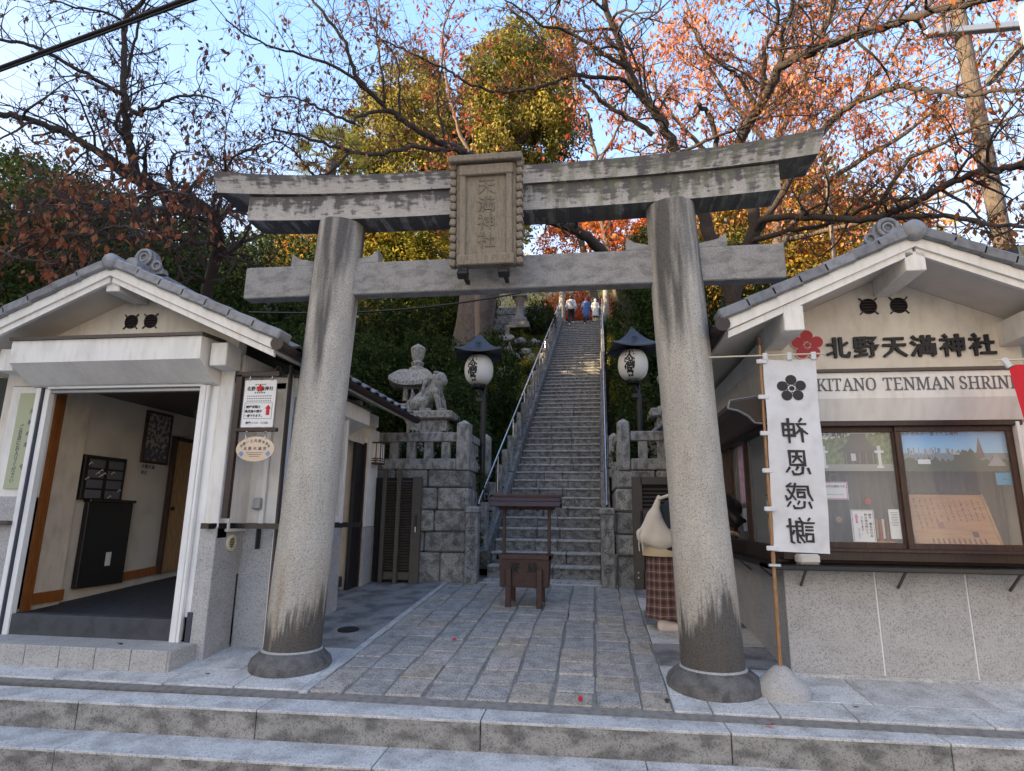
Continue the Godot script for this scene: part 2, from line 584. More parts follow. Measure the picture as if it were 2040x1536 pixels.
# textures worked out pixel by pixel: weathered stone of the gate, checked cloth, two printed posters
func picture_materials() -> void:
	var f := FastNoiseLite.new()
	f.frequency = 0.02
	f.fractal_octaves = 4
	var g := FastNoiseLite.new()
	g.seed = 4
	g.frequency = 0.35
	# round pillars: u round, v up (0 at the foot)
	for which in 2:
		var w := 320
		var h := 1024
		var im := Image.create(w, h, false, Image.FORMAT_RGB8)
		for y in h:
			var up := 1.0 - float(y) / h
			for x in w:
				var a := TAU * x / w
				var cx := 40.0 * cos(a)
				var cz := 40.0 * sin(a)
				var n1 := f.get_noise_3d(cx * 1.6, y * 0.3, cz * 1.6 + 300 * which)
				var st := f.get_noise_3d(cx * 1.5, y * 0.10, cz * 1.5 + 70.0 + 300 * which)
				var sp := g.get_noise_3d(cx * 1.3, y * 0.8, cz * 1.3)
				var b := 0.43 + 0.09 * n1
				var c := Vector3(b, b * 0.94, b * 0.83)
				# brown bloom over the wet foot
				var edge := 0.10 + 0.045 * sin(a * 1.0 + (2.6 if which == 0 else 4.2)) + 0.06 * st
				var brown := smoothstep(0.24 + 0.09 * n1, 0.10, up)
				c = c.lerp(Vector3(0.27, 0.20, 0.125), 0.75 * brown * clampf(0.5 + 1.6 * n1, 0.0, 1.0))
				var wet := smoothstep(edge + 0.035, edge - 0.03, up + 0.05 * f.get_noise_3d(cx * 9.0, y * 0.6, cz * 9.0))
				c = c.lerp(Vector3(0.065, 0.06, 0.055), 0.92 * wet)
				# black runs from the top
				var run := smoothstep(0.60 - 0.35 * st, 1.0, up + 0.10 * st)
				c = c.lerp(Vector3(0.07, 0.066, 0.064), clampf(run * (0.75 + 1.3 * st), 0.0, 0.9))
				c *= 1.0 + 0.55 * sp
				if sp < -0.42: c *= 0.55
				im.set_pixel(x, y, lin(maxf(c.x, 0.01), maxf(c.y, 0.01), maxf(c.z, 0.01)))
		var m := image_mat("pillar%d" % which, im, 0.9)
		m.heightmap_enabled = true
		m.heightmap_scale = 0.15
		m.heightmap_texture = m.albedo_texture
	# beams: u along the length, v from top to bottom of a face; lichen spreads from the top edge
	for which in 2:
		var w := 1024
		var h := 96
		var im := Image.create(w, h, false, Image.FORMAT_RGB8)
		for y in h:
			var dn := float(y) / h
			for x in w:
				var n1 := f.get_noise_2d(x * 1.3 + 900 * which, y * 2.4)
				var st := f.get_noise_2d(x * 2.2 + 500 * which, y * 0.25 + 400)
				var sp := g.get_noise_2d(x * 1.0, y * 1.3)
				var b := 0.42 + 0.12 * n1
				var c := Vector3(b, b * 0.94, b * 0.86)
				var reach := 0.42 + 0.75 * st + 0.75 * n1 + (0.30 if x > 620 else 0.0) * (1.0 - absf(x - 800) / 250.0)
				var dark := smoothstep(reach + 0.34, reach - 0.34, dn + 0.25 * sp)
				c = c.lerp(Vector3(0.06, 0.054, 0.056), 0.88 * dark)
				if x > 600:
					var gr := clampf(2.0 * f.get_noise_2d(x * 1.6 + 77, y * 0.3 + 90), 0.0, 0.5)
					c = c.lerp(Vector3(0.17, 0.18, 0.12), gr)
				c *= 1.0 + 0.5 * sp
				im.set_pixel(x, y, lin(maxf(c.x, 0.01), maxf(c.y, 0.01), maxf(c.z, 0.01)))
		var m := image_mat("beam%d" % which, im, 0.9)
		m.heightmap_enabled = true
		m.heightmap_scale = 0.15
		m.heightmap_texture = m.albedo_texture
	# brown checked cloth
	var im := Image.create(128, 128, false, Image.FORMAT_RGB8)
	for y in 128:
		for x in 128:
			var c := Vector3(0.15, 0.08, 0.068)
			var bx_ := x % 32
			var by := y % 32
			if bx_ < 14: c *= 0.55
			if by < 14: c *= 0.55
			if bx_ in [20, 21] or by in [20, 21]: c = c.lerp(Vector3(0.36, 0.27, 0.23), 0.7)
			im.set_pixel(x, y, lin(c.x, c.y, c.z))
	image_mat("check_cloth", im, 0.9)
	# blue wrap with pale diagonal lines
	im = Image.create(64, 64, false, Image.FORMAT_RGB8)
	for y in 64:
		for x in 64:
			var c := Vector3(0.05, 0.10, 0.28)
			if (x + y) % 32 < 3 or (x - y + 64) % 32 < 3: c = Vector3(0.25, 0.36, 0.60)
			im.set_pixel(x, y, lin(c.x, c.y, c.z))
	image_mat("blue_check", im, 0.9)
	# poster: town seen from a height, blue sky
	var w := 384
	var h := 144
	im = Image.create(w, h, false, Image.FORMAT_RGB8)
	var r := RandomNumberGenerator.new()
	r.seed = 21
	for y in h:
		for x in w:
			var u := float(y) / h
			var c := Vector3(0.05, 0.30, 0.72).lerp(Vector3(0.30, 0.62, 0.86), clampf(u / 0.55, 0, 1))
			if u > 0.57:
				c = Vector3(0.22, 0.28, 0.32) * (0.55 + 0.9 * absf(g.get_noise_2d(x * 0.9, y * 1.2)) * 1.5)
			if u > 0.72 + 0.12 * f.get_noise_2d(x * 2.2, 7.0) - (0.2 if x > 190 and x < 285 else 0.0):
				c = Vector3(0.035, 0.06, 0.022) * (1.0 + 1.2 * g.get_noise_2d(x * 0.5, y * 0.5))
			im.set_pixel(x, y, lin(clampf(c.x, 0.005, 1), clampf(c.y, 0.005, 1), clampf(c.z, 0.005, 1)))
	for i in 46:
		var x := r.randi_range(4, 210)
		var tall := r.randi_range(6, 30) - absi(x - 90) / 9
		var s := r.randf_range(0.10, 0.5)
		if tall > 3: im.fill_rect(Rect2i(x, 88 - tall, r.randi_range(4, 9), tall), lin(s * 0.9, s, s * 1.05))
	im.fill_rect(Rect2i(60, 104, 46, 16), lin(0.72, 0.74, 0.76))
	for y in range(84, 126):
		var half := int((y - 84) * 1.6)
		im.fill_rect(Rect2i(340 - half / 2, y, mini(half, 384 - 340 + half / 2), 1), lin(0.34, 0.33, 0.35))
	for y in range(28, 100):
		var half := int((y - 28) * 0.22) + 1
		im.fill_rect(Rect2i(286 - half, y, half * 2, 1), lin(0.10, 0.06, 0.06))
	image_mat("poster_town", im, 0.35)
	# poster: dark tiled hall among trees with pale stone lanterns
	im = Image.create(w, 176, false, Image.FORMAT_RGB8)
	for y in 176:
		for x in w:
			var u := float(y) / 176
			var c := Vector3(0.30, 0.52, 0.80).lerp(Vector3(0.70, 0.66, 0.56), clampf(u * 5.0, 0, 1))
			if u > 0.28 - 0.22 * float(x) / w + 0.06 * f.get_noise_2d(x * 1.5, 3.0):
				c = Vector3(0.13, 0.17, 0.045) * (1.0 + 1.5 * g.get_noise_2d(x * 0.6, y * 0.6) + f.get_noise_2d(x * 2, y * 2))
			if u > 0.84:
				c = Vector3(0.30, 0.29, 0.26) * (1.0 + 0.6 * g.get_noise_2d(x, y))
			im.set_pixel(x, y, lin(clampf(c.x, 0.005, 1), clampf(c.y, 0.005, 1), clampf(c.z, 0.005, 1)))
	for y in range(22, 96):
		var q := float(y - 22) / 74.0
		var half := int(34.0 + 70.0 * q * q)
		im.fill_rect(Rect2i(218 - half, y, half * 2, 1), lin(0.03 + 0.02 * (y % 3), 0.035, 0.04))
	im.fill_rect(Rect2i(150, 96, 140, 52), lin(0.02, 0.016, 0.014))
	for i in 5:
		im.fill_rect(Rect2i(156 + i * 30, 100, 5, 48), lin(0.18, 0.12, 0.08))
	im.fill_rect(Rect2i(180, 104, 22, 30), lin(0.55, 0.55, 0.6))
	for cx in [60, 306]:
		im.fill_rect(Rect2i(cx - 7, 100, 14, 56), lin(0.72, 0.74, 0.76))
		im.fill_rect(Rect2i(cx - 20, 92, 40, 9), lin(0.78, 0.80, 0.82))
		im.fill_rect(Rect2i(cx - 8, 72, 16, 20), lin(0.62, 0.64, 0.66))
		im.fill_rect(Rect2i(cx - 15, 154, 30, 10), lin(0.72, 0.74, 0.76))
	image_mat("poster_hall", im, 0.35)
	# old wooden notice board: faded ink columns and a stamp
	im = Image.create(192, 128, false, Image.FORMAT_RGB8)
	for y in 128:
		for x in 192:
			var b := 1.0 + 0.25 * f.get_noise_2d(x * 0.5, y * 5.0)
			im.set_pixel(x, y, lin(0.50 * b, 0.28 * b, 0.13 * b))
	for cc in 12:
		var y := 10 + r.randi_range(0, 8)
		while y < (66 if cc < 9 else 88):
			im.fill_rect(Rect2i(178 - cc * 14, y, r.randi_range(2, 4), r.randi_range(2, 4)), lin(0.16, 0.08, 0.045))
			y += r.randi_range(4, 8)
	im.fill_rect(Rect2i(64, 70, 16, 16), lin(0.34, 0.15, 0.09))
	im.fill_rect(Rect2i(138, 92, 14, 14), lin(0.14, 0.07, 0.04))
	for cc in 11:
		im.fill_rect(Rect2i(40 + cc * 12, 110, 4, 12), lin(0.20, 0.09, 0.04))
	image_mat("notice_wood", im, 0.5)
	# framed print in the left house: a faded picture map
	im = Image.create(96, 144, false, Image.FORMAT_RGB8)
	for y in 144:
		for x in 96:
			var q := f.get_noise_2d(x * 3.0, y * 3.0)
			var c := Vector3(0.42, 0.38, 0.33)
			if q > 0.02 or (y > 100 and q > -0.25): c = Vector3(0.10, 0.10, 0.13)
			im.set_pixel(x, y, lin(c.x, c.y, c.z))
	image_mat("map_print", im, 0.6)
	# figure poster in the side window: pink and grey
	im = Image.create(64, 128, false, Image.FORMAT_RGB8)
	for y in 128:
		for x in 64:
			var c := Vector3(0.55, 0.20, 0.40).lerp(Vector3(0.75, 0.5, 0.62), clampf(0.5 + f.get_noise_2d(x * 3, y * 2), 0, 1))
			if x > 30 and x < 56 and y > 20: c = Vector3(0.55, 0.58, 0.62) * (0.9 + 0.4 * f.get_noise_2d(x * 3, y))
			im.set_pixel(x, y, lin(c.x, c.y, c.z))
	image_mat("poster_pink", im, 0.5)


# ------------------------------------------------------------------ lettering: strokes on a 100 x 100 square, y down
var G := {}


func glyphs() -> void:
	G["北"] = "38,8 38,92; 10,36 38,36; 8,80 38,66; 62,8 62,80 68,88 90,88 95,74; 88,30 62,48"
	G["野"] = "8,10 46,10 46,48 8,48 8,10; 8,29 46,29; 27,10 27,86; 8,66 46,66; 4,90 50,82; 58,10 90,10 74,28; 62,26 80,36; 54,46 95,46 86,60; 74,46 74,88 64,92"
	G["天"] = "14,16 86,16; 8,44 92,44; 50,16 48,46 34,72 8,92; 50,46 66,72 94,92"
	G["満"] = "12,10 22,20; 6,34 18,44; 6,90 26,58; 32,22 96,22; 50,8 50,36; 76,8 76,36; 50,36 76,36; 34,48 34,94; 34,48 92,48 92,88 85,94; 63,36 63,80; 47,60 47,80 79,80 79,60"
	G["神"] = "22,6 30,16; 8,26 40,26 26,48 6,64; 25,46 25,95; 32,50 44,62; 52,26 92,26 92,70 52,70 52,26; 52,48 92,48; 72,6 72,97"
	G["社"] = "22,6 30,16; 8,26 40,26 26,48 6,64; 25,46 25,95; 32,50 44,62; 50,42 94,42; 72,12 72,88; 46,88 98,88"
	G["恩"] = "24,6 76,6 76,58 24,58 24,6; 34,26 66,26; 50,14 50,26 34,48; 50,28 66,48; 14,72 8,90; 32,68 34,88 46,93 66,93 70,82; 50,66 56,76; 80,68 92,84"
	G["感"] = "16,13 94,13; 18,13 15,40 4,64; 26,25 56,25; 30,35 54,35 54,52 30,52 30,35; 62,2 68,30 82,56 93,62 98,48; 90,24 62,62; 78,2 90,9; 16,72 10,92; 32,70 34,88 46,93 68,93 72,84; 50,68 56,78; 82,70 93,86"
	G["謝"] = "18,5 24,13; 4,22 40,22; 10,36 34,36; 10,48 34,48; 10,62 34,62 34,88 10,88 10,62; 54,4 48,16; 46,18 46,68; 46,18 66,18 66,90 58,93; 46,34 66,34; 46,50 66,50; 42,68 66,66; 66,56 42,92; 72,34 99,34; 88,8 88,90 79,94; 76,50 82,62"
	G["宮"] = "50,4 50,16; 12,18 10,34; 12,18 90,18 86,32; 32,30 68,30 68,50 32,50 32,30; 48,50 44,60; 24,60 78,60 78,93 24,93 24,60"
	G["賽"] = "50,2 50,12; 10,14 8,26; 10,14 90,14 88,26; 20,26 80,26; 24,36 76,36; 8,48 92,48; 38,20 38,48; 62,20 62,48; 32,48 14,62; 66,48 88,60; 34,58 66,58 66,84 34,84 34,58; 34,66 66,66; 34,75 66,75; 40,86 22,98; 60,86 80,98"
	G["銭"] = "24,4 4,32; 24,4 44,26; 14,32 36,32; 8,46 42,46; 25,32 25,86; 12,58 16,72; 38,56 34,72; 4,90 46,84; 52,24 92,20; 50,44 94,38; 48,64 96,58; 64,4 72,56 82,84 94,92 97,78; 90,52 56,92; 80,4 88,12"
	G["市"] = "50,4 50,18; 8,20 92,20; 22,38 22,80; 22,38 78,38 78,76 70,80; 50,20 50,96"
	G["内"] = "16,24 16,94; 16,24 84,24 84,88 76,94; 50,6 48,36 30,66; 50,36 70,64"
	G["戸"] = "14,12 86,12; 24,30 76,30 76,54 24,54; 24,30 22,64 10,94"
	G["一"] = "8,50 92,50"
	G["望"] = "24,4 26,12; 6,18 46,18; 16,18 16,42 42,42; 58,8 58,40 52,50; 58,8 88,8 88,46 80,50; 58,20 88,20; 58,32 88,32; 16,58 84,58; 22,74 78,74; 8,92 92,92; 50,58 50,92"
	G["境"] = "4,40 34,40; 19,14 19,76; 4,82 36,72; 66,4 66,14; 42,16 92,16; 56,20 58,30; 78,20 74,30; 40,34 94,34; 48,44 86,44 86,68 48,68 48,44; 48,56 86,56; 58,68 56,82 40,94; 74,68 74,90 82,94 94,92 94,82"
	G["街"] = "22,6 6,30; 24,28 6,56; 16,46 16,94; 34,26 62,26; 48,10 48,44; 32,44 64,44; 34,62 62,62; 48,48 48,84; 30,88 66,82; 70,18 96,18; 66,42 98,42; 84,42 84,90 76,94"
	G["風"] = "16,10 16,60 6,94; 16,10 82,10 84,70 92,92 97,76; 34,24 66,22; 32,38 68,38 68,58 32,58 32,38; 50,24 50,80; 28,82 72,78; 64,68 76,88"
	G["見"] = "24,8 76,8 76,62 24,62 24,8; 24,26 76,26; 24,44 76,44; 38,62 32,80 8,94; 62,62 62,88 70,93 92,92 94,78"
	G["鶏"] = "8,14 40,8; 10,22 12,32; 24,20 26,30; 40,18 34,32; 4,44 46,44; 24,36 20,66 4,92; 24,62 44,90; 70,4 62,14; 56,16 56,62; 56,16 86,16 86,44; 56,30 86,30; 56,44 86,44; 56,58 96,58 92,94 82,94; 56,74 58,84; 68,72 70,82; 80,72 82,82"
	G["館"] = "24,4 4,32; 24,4 44,26; 14,34 36,34 36,60 14,60 14,34; 14,47 36,47; 14,60 14,92 40,80; 72,4 72,14; 52,18 50,30; 52,18 96,18 94,30; 60,34 86,34 86,54 60,54; 60,34 60,94; 60,66 90,66 90,92 60,92"
	G["閉"] = "10,8 10,94; 10,8 42,8 42,36 10,36; 10,22 42,22; 58,8 58,36 90,36; 58,8 90,8 90,88 82,94; 58,22 90,22; 28,52 74,52; 56,42 56,90 48,92; 54,54 28,82"
	G["門"] = "10,8 10,94; 10,8 42,8 42,40 10,40; 10,24 42,24; 58,8 58,40 90,40; 58,8 90,8 90,88 82,94; 58,24 90,24"
	G["御"] = "22,6 6,30; 24,28 6,56; 16,46 16,94; 42,8 34,22; 36,22 64,22; 32,40 66,40; 50,22 50,84; 38,56 38,86; 50,60 66,58; 32,90 68,82; 74,16 94,16 94,66 86,68; 74,16 74,94"
	G["守"] = "50,4 50,16; 12,18 10,32; 12,18 90,18 86,32; 16,46 86,46; 62,30 62,88 50,94; 32,58 42,72"
	G["朱"] = "30,10 18,34; 22,26 80,26; 8,50 92,50; 50,6 50,96; 48,50 8,84; 52,50 94,84"
	G["印"] = "40,8 14,22 14,80 42,70; 14,44 42,44; 56,14 90,14 90,70 78,74; 56,14 56,96"
	G["本"] = "8,28 92,28; 50,6 50,96; 48,28 34,54 6,78; 52,28 66,54 95,78; 30,72 70,72"
	G["所"] = "6,10 46,10; 10,26 42,26 42,48 10,48; 10,26 10,66 4,92; 84,6 56,18; 56,18 54,62 44,94; 56,42 98,42; 78,42 78,96"
	G["前"] = "28,4 36,16; 72,4 64,16; 6,22 94,22; 16,36 16,94; 16,36 44,36 44,88 36,92; 16,54 44,54; 16,70 44,70; 64,38 64,74; 86,32 86,88 76,94"
	G["授"] = "4,28 36,28; 22,6 22,88 12,84; 4,64 38,52; 88,6 44,14; 50,20 56,32; 66,18 68,30; 88,16 80,32; 42,38 42,50; 42,38 96,38 92,50; 48,58 84,58 68,80 42,94; 54,62 72,82 96,94"
	G["与"] = "30,6 26,48; 30,24 84,24; 26,46 80,46 76,88 60,94; 8,66 92,66"
	G["自"] = "50,3 44,14; 24,16 76,16 76,93 24,93 24,16; 24,40 76,40; 24,66 76,66"
	G["由"] = "20,26 80,26 80,93 20,93 20,26; 20,58 80,58; 50,5 50,93"
	G["入"] = "38,8 52,22 36,64 8,92; 52,24 68,64 94,92"
	G["元"] = "22,14 78,14; 8,40 92,40; 36,40 32,68 8,94; 62,40 62,86 70,92 94,90 95,74"
	G["文"] = "50,4 50,20; 8,24 92,24; 70,24 56,58 8,94; 28,30 52,66 94,94"
	G["之"] = "50,6 54,16; 18,30 74,30 22,72; 12,70 26,80 60,92 95,92"
	G["奉"] = "14,14 86,14; 20,28 80,28; 8,42 92,42; 50,4 48,30 30,52 6,66; 56,42 94,66; 34,60 66,60; 22,76 78,76; 50,52 50,97"
	G["の"] = "54,20 48,56 32,78 18,70 16,50 28,30 52,20 76,26 88,48 80,74 60,88"
	G["が"] = "10,34 58,30 62,42 56,84 44,90; 34,12 30,44 10,88; 74,36 88,64; 78,10 84,20; 90,6 96,16"
	G["で"] = "10,22 86,16 60,34 48,58 56,82 80,88; 70,40 76,50; 82,36 88,46"
	G["て"] = "10,22 86,16 60,34 48,58 56,82 80,88"
	G["き"] = "18,22 78,18; 16,40 84,36; 44,6 70,62; 30,66 32,82 50,92 76,88"
	G["る"] = "24,14 72,14 22,62 50,48 76,54 82,74 68,90 46,90 40,78 54,74 64,84"
	G["ま"] = "16,24 84,24; 20,44 80,44; 52,6 52,76 40,90 24,84 30,72 52,74 80,90"
	G["す"] = "8,24 92,24; 56,6 56,56 42,66 36,54 50,44 58,56 54,78 38,94"
	G["。"] = "20,80 32,76 38,86 28,94 18,88 20,80"
	G["・"] = "44,48 56,52"
	G["と"] = "32,8 40,48; 78,28 38,50 20,72 34,90 80,90"
	G["に"] = "22,12 16,50 22,90; 48,26 84,24; 46,64 52,84 88,84"
	G["は"] = "20,12 14,50 20,90; 40,30 92,28; 70,8 70,76 58,88 44,80 52,70 70,72 92,86"
	G["い"] = "18,20 20,60 32,80 44,66; 70,24 88,60"
	G["お"] = "12,28 60,24; 36,8 36,80 22,88 14,76 40,54 70,52 84,68 74,88 60,90; 70,20 88,34"
	G["り"] = "30,10 28,50 34,56; 68,8 70,50 60,78 42,94"
	G["く"] = "66,8 28,48 70,92"
	G["だ"] = "10,26 54,22; 34,8 24,50 10,90; 50,44 82,42; 48,72 58,88 88,86; 74,10 80,20; 86,6 92,16"
	G["さ"] = "16,28 82,22; 40,6 70,58; 28,62 30,80 48,90 74,88"
	G["ご"] = "26,22 72,20 62,32; 24,62 30,84 80,82; 78,6 84,16; 90,4 96,14"


# one character: x right and y up in the plane of t, its square centred on t's origin; wid is the stroke width, thick how far it stands out
func glyph(mb: MB, ch: String, t: Transform3D, size: float, wid: float, thick: float, mirrored := false) -> void:
	if not G.has(ch): return
	var no := 0
	for s in G[ch].split(";"):
		var p := v2(s.strip_edges())
		for i in p.size():
			p[i] = Vector2((p[i].x - 50.0) * (-1.0 if mirrored else 1.0), 50.0 - p[i].y) * size / 100.0
		stroke(mb, p, wid, thick + 0.0002 * no, t)
		no += 1


func stroke(mb: MB, p: PackedVector2Array, wid: float, thick: float, t: Transform3D) -> void:
	var last := p.size() - 1
	var l := PackedVector2Array()
	var r := PackedVector2Array()
	var closed := p[0].distance_to(p[last]) < 0.0001
	for i in p.size():
		var a := (p[i] - p[i - 1]).normalized() if i else ((p[0] - p[last - 1]).normalized() if closed else Vector2.ZERO)
		var b := (p[i + 1] - p[i]).normalized() if i < last else ((p[1] - p[0]).normalized() if closed else Vector2.ZERO)
		var d := (a + b).normalized() if (a + b).length() > 0.01 else b
		var nn := Vector2(-d.y, d.x)
		var seg := b if b != Vector2.ZERO else a
		var flat := absf(seg.x) / (absf(seg.x) + absf(seg.y) + 0.0001)
		var w := wid * 0.5 * lerpf(1.08, 0.74, flat)
		if a != Vector2.ZERO and b != Vector2.ZERO: w /= clampf(absf(d.dot(a)), 0.6, 1.0)
		var q := p[i]
		if not closed and i == 0: q -= b * wid * 0.3
		if not closed and i == last:
			q += a * wid * 0.3
			w *= 0.72 if flat < 0.85 else 1.15
		l.append(q + nn * w)
		r.append(q - nn * w)
	for i in last:
		var z := Vector3(0, 0, thick)
		var l0 := Vector3(l[i].x, l[i].y, 0)
		var l1 := Vector3(l[i + 1].x, l[i + 1].y, 0)
		var r0 := Vector3(r[i].x, r[i].y, 0)
		var r1 := Vector3(r[i + 1].x, r[i + 1].y, 0)
		mb.quad(t * (l0 + z), t * (l1 + z), t * (r1 + z), t * (r0 + z), t.basis.z)
		if thick > 0.003:
			mb.quad(t * l0, t * l1, t * (l1 + z), t * (l0 + z), t.basis * (l0 - r0))
			mb.quad(t * r0, t * r1, t * (r1 + z), t * (r0 + z), t.basis * (r0 - l0))
			if i == 0: mb.quad(t * l0, t * r0, t * (r0 + z), t * (l0 + z), t.basis * (l0 - l1))
			if i == last - 1: mb.quad(t * l1, t * r1, t * (r1 + z), t * (l1 + z), t.basis * (l1 - l0))


# a run of characters from the plane's origin along step, each in its own square
func letters(mb: MB, text: String, t: Transform3D, size: float, wid: float, thick: float, step: Vector2, mirrored := false) -> void:
	for i in text.length():
		var at := step * i
		glyph(mb, text[i], t * Transform3D(Basis(), Vector3(at.x, at.y, 0)), size, wid, thick, mirrored)


func latin(text: String, size: float, depth: float, serif: bool) -> TextMesh:
	var f := SystemFont.new()
	f.font_names = PackedStringArray(["Droid Serif" if serif else "Droid Sans"])
	var t := TextMesh.new()
	t.text = text
	t.font = f
	t.font_size = 64
	t.pixel_size = size / 64.0
	t.depth = depth
	return t


# ------------------------------------------------------------------ the setting
func structure(called: String, at := Vector3.ZERO, turn := 0.0) -> Node3D:
	var o := Node3D.new()
	o.name = numbered(called)
	add_child(o)
	o.position = at
	o.rotation.y = turn
	o.set_meta("kind", "structure")
	return o


func pick(kind: String, count: int) -> Material:
	return M["%s%d" % [kind, rng.randi() % count]]


func slab(called: String, x0: float, x1: float, z0: float, z1: float, drop: float, thick: float, m: Material, p: Node3D, ch := 0.006) -> void:
	var zc := (z0 + z1) / 2
	var b := Basis(Vector3.RIGHT, atan(SL))
	bx(called, Vector3((x0 + x1) / 2, ground_y(zc) - drop - thick / 2, zc), Vector3(x1 - x0, thick, absf(z1 - z0) / cos(atan(SL))), m, p, ch, b)


func build_ground() -> void:
	var g := structure("ground")
	var mb := MB.new()
	mb.quad(Vector3(-150, -0.345, 60), Vector3(150, -0.345, 60), Vector3(150, -0.345, -150), Vector3(-150, -0.345, -150), Vector3.UP)
	part("road", mb, M.asphalt, g)
	# two broad granite steps up from the road, a little out of square with the forecourt
	var s := structure("front_step", Vector3(0, 0, -3.93), 0.0275)
	var cuts := [-9.0, -6.6, -4.95, -3.35, -2.13, -0.71, 0.75, 1.93, 3.2, 4.9, 7.0]
	for i in cuts.size() - 1:
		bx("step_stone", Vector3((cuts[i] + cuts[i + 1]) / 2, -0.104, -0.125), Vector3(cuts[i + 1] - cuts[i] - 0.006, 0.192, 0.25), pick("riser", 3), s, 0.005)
		bx("tread", Vector3((cuts[i] + cuts[i + 1]) / 2, -0.009, -0.124), Vector3(cuts[i + 1] - cuts[i] - 0.006, 0.018, 0.252), pick("granite", 3), s, 0.006)  # cleaner pale top; its brighter sky light is put into the colour
	cuts = [-9.0, -7.0, -5.0, -3.2, -1.27, 0.26, 1.75, 3.6, 5.2, 7.0]
	for i in cuts.size() - 1:
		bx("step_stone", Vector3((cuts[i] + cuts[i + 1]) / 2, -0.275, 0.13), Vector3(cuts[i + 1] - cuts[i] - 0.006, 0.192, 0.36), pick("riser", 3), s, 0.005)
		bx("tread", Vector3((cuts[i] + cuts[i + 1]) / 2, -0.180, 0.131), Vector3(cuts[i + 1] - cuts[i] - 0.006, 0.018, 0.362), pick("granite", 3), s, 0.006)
	bx("step_bed", Vector3(0, -0.26, -0.1), Vector3(17.9, 0.17, 0.3), M.mortar, s, 0.0)
	# forecourt: a sloping bed, smooth slabs at the sides, worn stones in the middle
	var c := structure("forecourt")
	slab("mortar_bed", -8.5, 6.5, -4.14, -8.9, 0.013, 0.3, M.path_joint, c, 0.0)
	var xs := [-8.5, -6.1, -4.9, -3.9, -3.05, -2.52, -2.032]
	for i in xs.size() - 1:
		slab("paving_slab", xs[i] + 0.003, xs[i + 1] - 0.003, -4.19 - 0.01 * i, -4.56, 0, 0.05, pick("granite", 3), c)
		slab("paving_slab", xs[i] - 0.15 + 0.003, xs[i + 1] - (0.15 if i < 5 else 0.0) - 0.003, -4.565, -5.2, 0.0, 0.05, pick("granite", 3), c)
	slab("paving_slab", -3.3, -2.03, -5.206, -8.22, 0.002, 0.05, M.side_slab, c)
	slab("kerb_strip", -2.027, -1.965, -4.21, -8.22, -0.004, 0.06, M.granite1, c)
	xs = [0.465, 0.70, 1.10, 1.55, 2.3, 3.1, 4.2, 6.4]
	for i in xs.size() - 1:
		slab("paving_slab", xs[i] + 0.003, xs[i + 1] - 0.003, -4.225, -4.50, 0, 0.05, pick("granite", 3), c)
		slab("paving_slab", xs[i] + (0.2 if i else 0.0) + 0.003, xs[i + 1] + 0.2 - 0.003, -4.505, -5.1, 0.0, 0.05, pick("granite", 3), c)
	var zz := -5.106
	for i in 5:
		slab("paving_slab", 0.468, 1.6, zz, zz - 0.61, 0.0, 0.05, M.granite1 if i % 2 else M.side_slab, c)
		zz -= 0.616
	var col_w := [0.235, 0.285, 0.27, 0.30, 0.275, 0.29, 0.28, 0.29, 0.20]
	var x := -1.96
	for i in col_w.size():
		var z := -4.225 - rng.randf() * 0.02
		var w: float = col_w[i]
		while z > -8.15:
			var len := rng.randf_range(0.22, 0.37)
			if z - len < -8.05: len = z + 8.22
			var zc := z - len / 2
			var far := clampf((-z - 4.2) / 2.5, 0.0, 1.0)
			var b := Basis(Vector3.RIGHT, atan(SL) + rng.randf_range(-0.012, 0.012)) * Basis(Vector3.BACK, rng.randf_range(-0.012, 0.012)) * Basis(Vector3.UP, rng.randf_range(-0.015, 0.015))
			var kind := rng.randi() % 6
			bx("paving_stone", Vector3(x + w / 2 + rng.randf_range(-0.009, 0.009), ground_y(zc) - 0.04 + rng.randf_range(-0.006, 0.005), zc), Vector3(w - rng.randf_range(0.008, 0.026), 0.08, len - rng.randf_range(0.012, 0.026)), M["path%d" % kind], c, rng.randf_range(0.005, 0.010), b)
			z -= len
		x += w
	var dr := MB.new()
	dr.lathe(PackedVector2Array([Vector2(0.10, 0.0), Vector2(0.10, 0.008), Vector2(0.085, 0.010), Vector2(0.0, 0.006)]), 24, Transform3D(Basis(Vector3.RIGHT, atan(SL)), Vector3(-2.32, ground_y(-5.75), -5.75)))
	part("drain_cover", dr, M.matt_black, c)
	bx("drain_channel", Vector3(-0.75, ground_y(-8.24) - 0.02, -8.245), Vector3(5.4, 0.06, 0.05), M.granite0, c, 0.004)
	# fallen leaves on the stones
	for i in 9:
		var p: Vector3 = [Vector3(-0.12, 0, -4.36), Vector3(0.44, 0, -4.4), Vector3(1.02, 0, -4.06), Vector3(-2.86, 0, -4.42), Vector3(-3.6, 0, -4.5), Vector3(-1.25, 0, -5.6), Vector3(-0.3, 0, -6.6), Vector3(0.9, 0, -5.4), Vector3(1.6, 0, -4.42)][i]
		p.y = maxf(ground_y(p.z), 0.0) + 0.012
		if i == 4: p = Vector3(-3.72, 0.205, -4.56)
		var l := MB.new()
		leaf_shape(l, Transform3D(yaw(rng.randf() * TAU) * Basis(Vector3.RIGHT, -1.3), p), 0.07)
		var o := part("fallen_leaf", l, M.red_cloth if i in [0, 2, 5] else M.brown_wood)
		tag(o, ["small red leaf fallen on the yellowish path stone", "brown leaf lying by the kerb of the path near the right pillar", "dark red leaf on the top granite step below the right pillar", "brown leaf on the slab left of the left pillar", "curled leaf on the tiled porch step", "red leaf in the middle of the stone path", "brown leaf close to the offering box", "leaf on the dark slab behind the right pillar", "leaf on the slab in front of the banner stone"][i], "leaf", "leaves fallen on the paving")


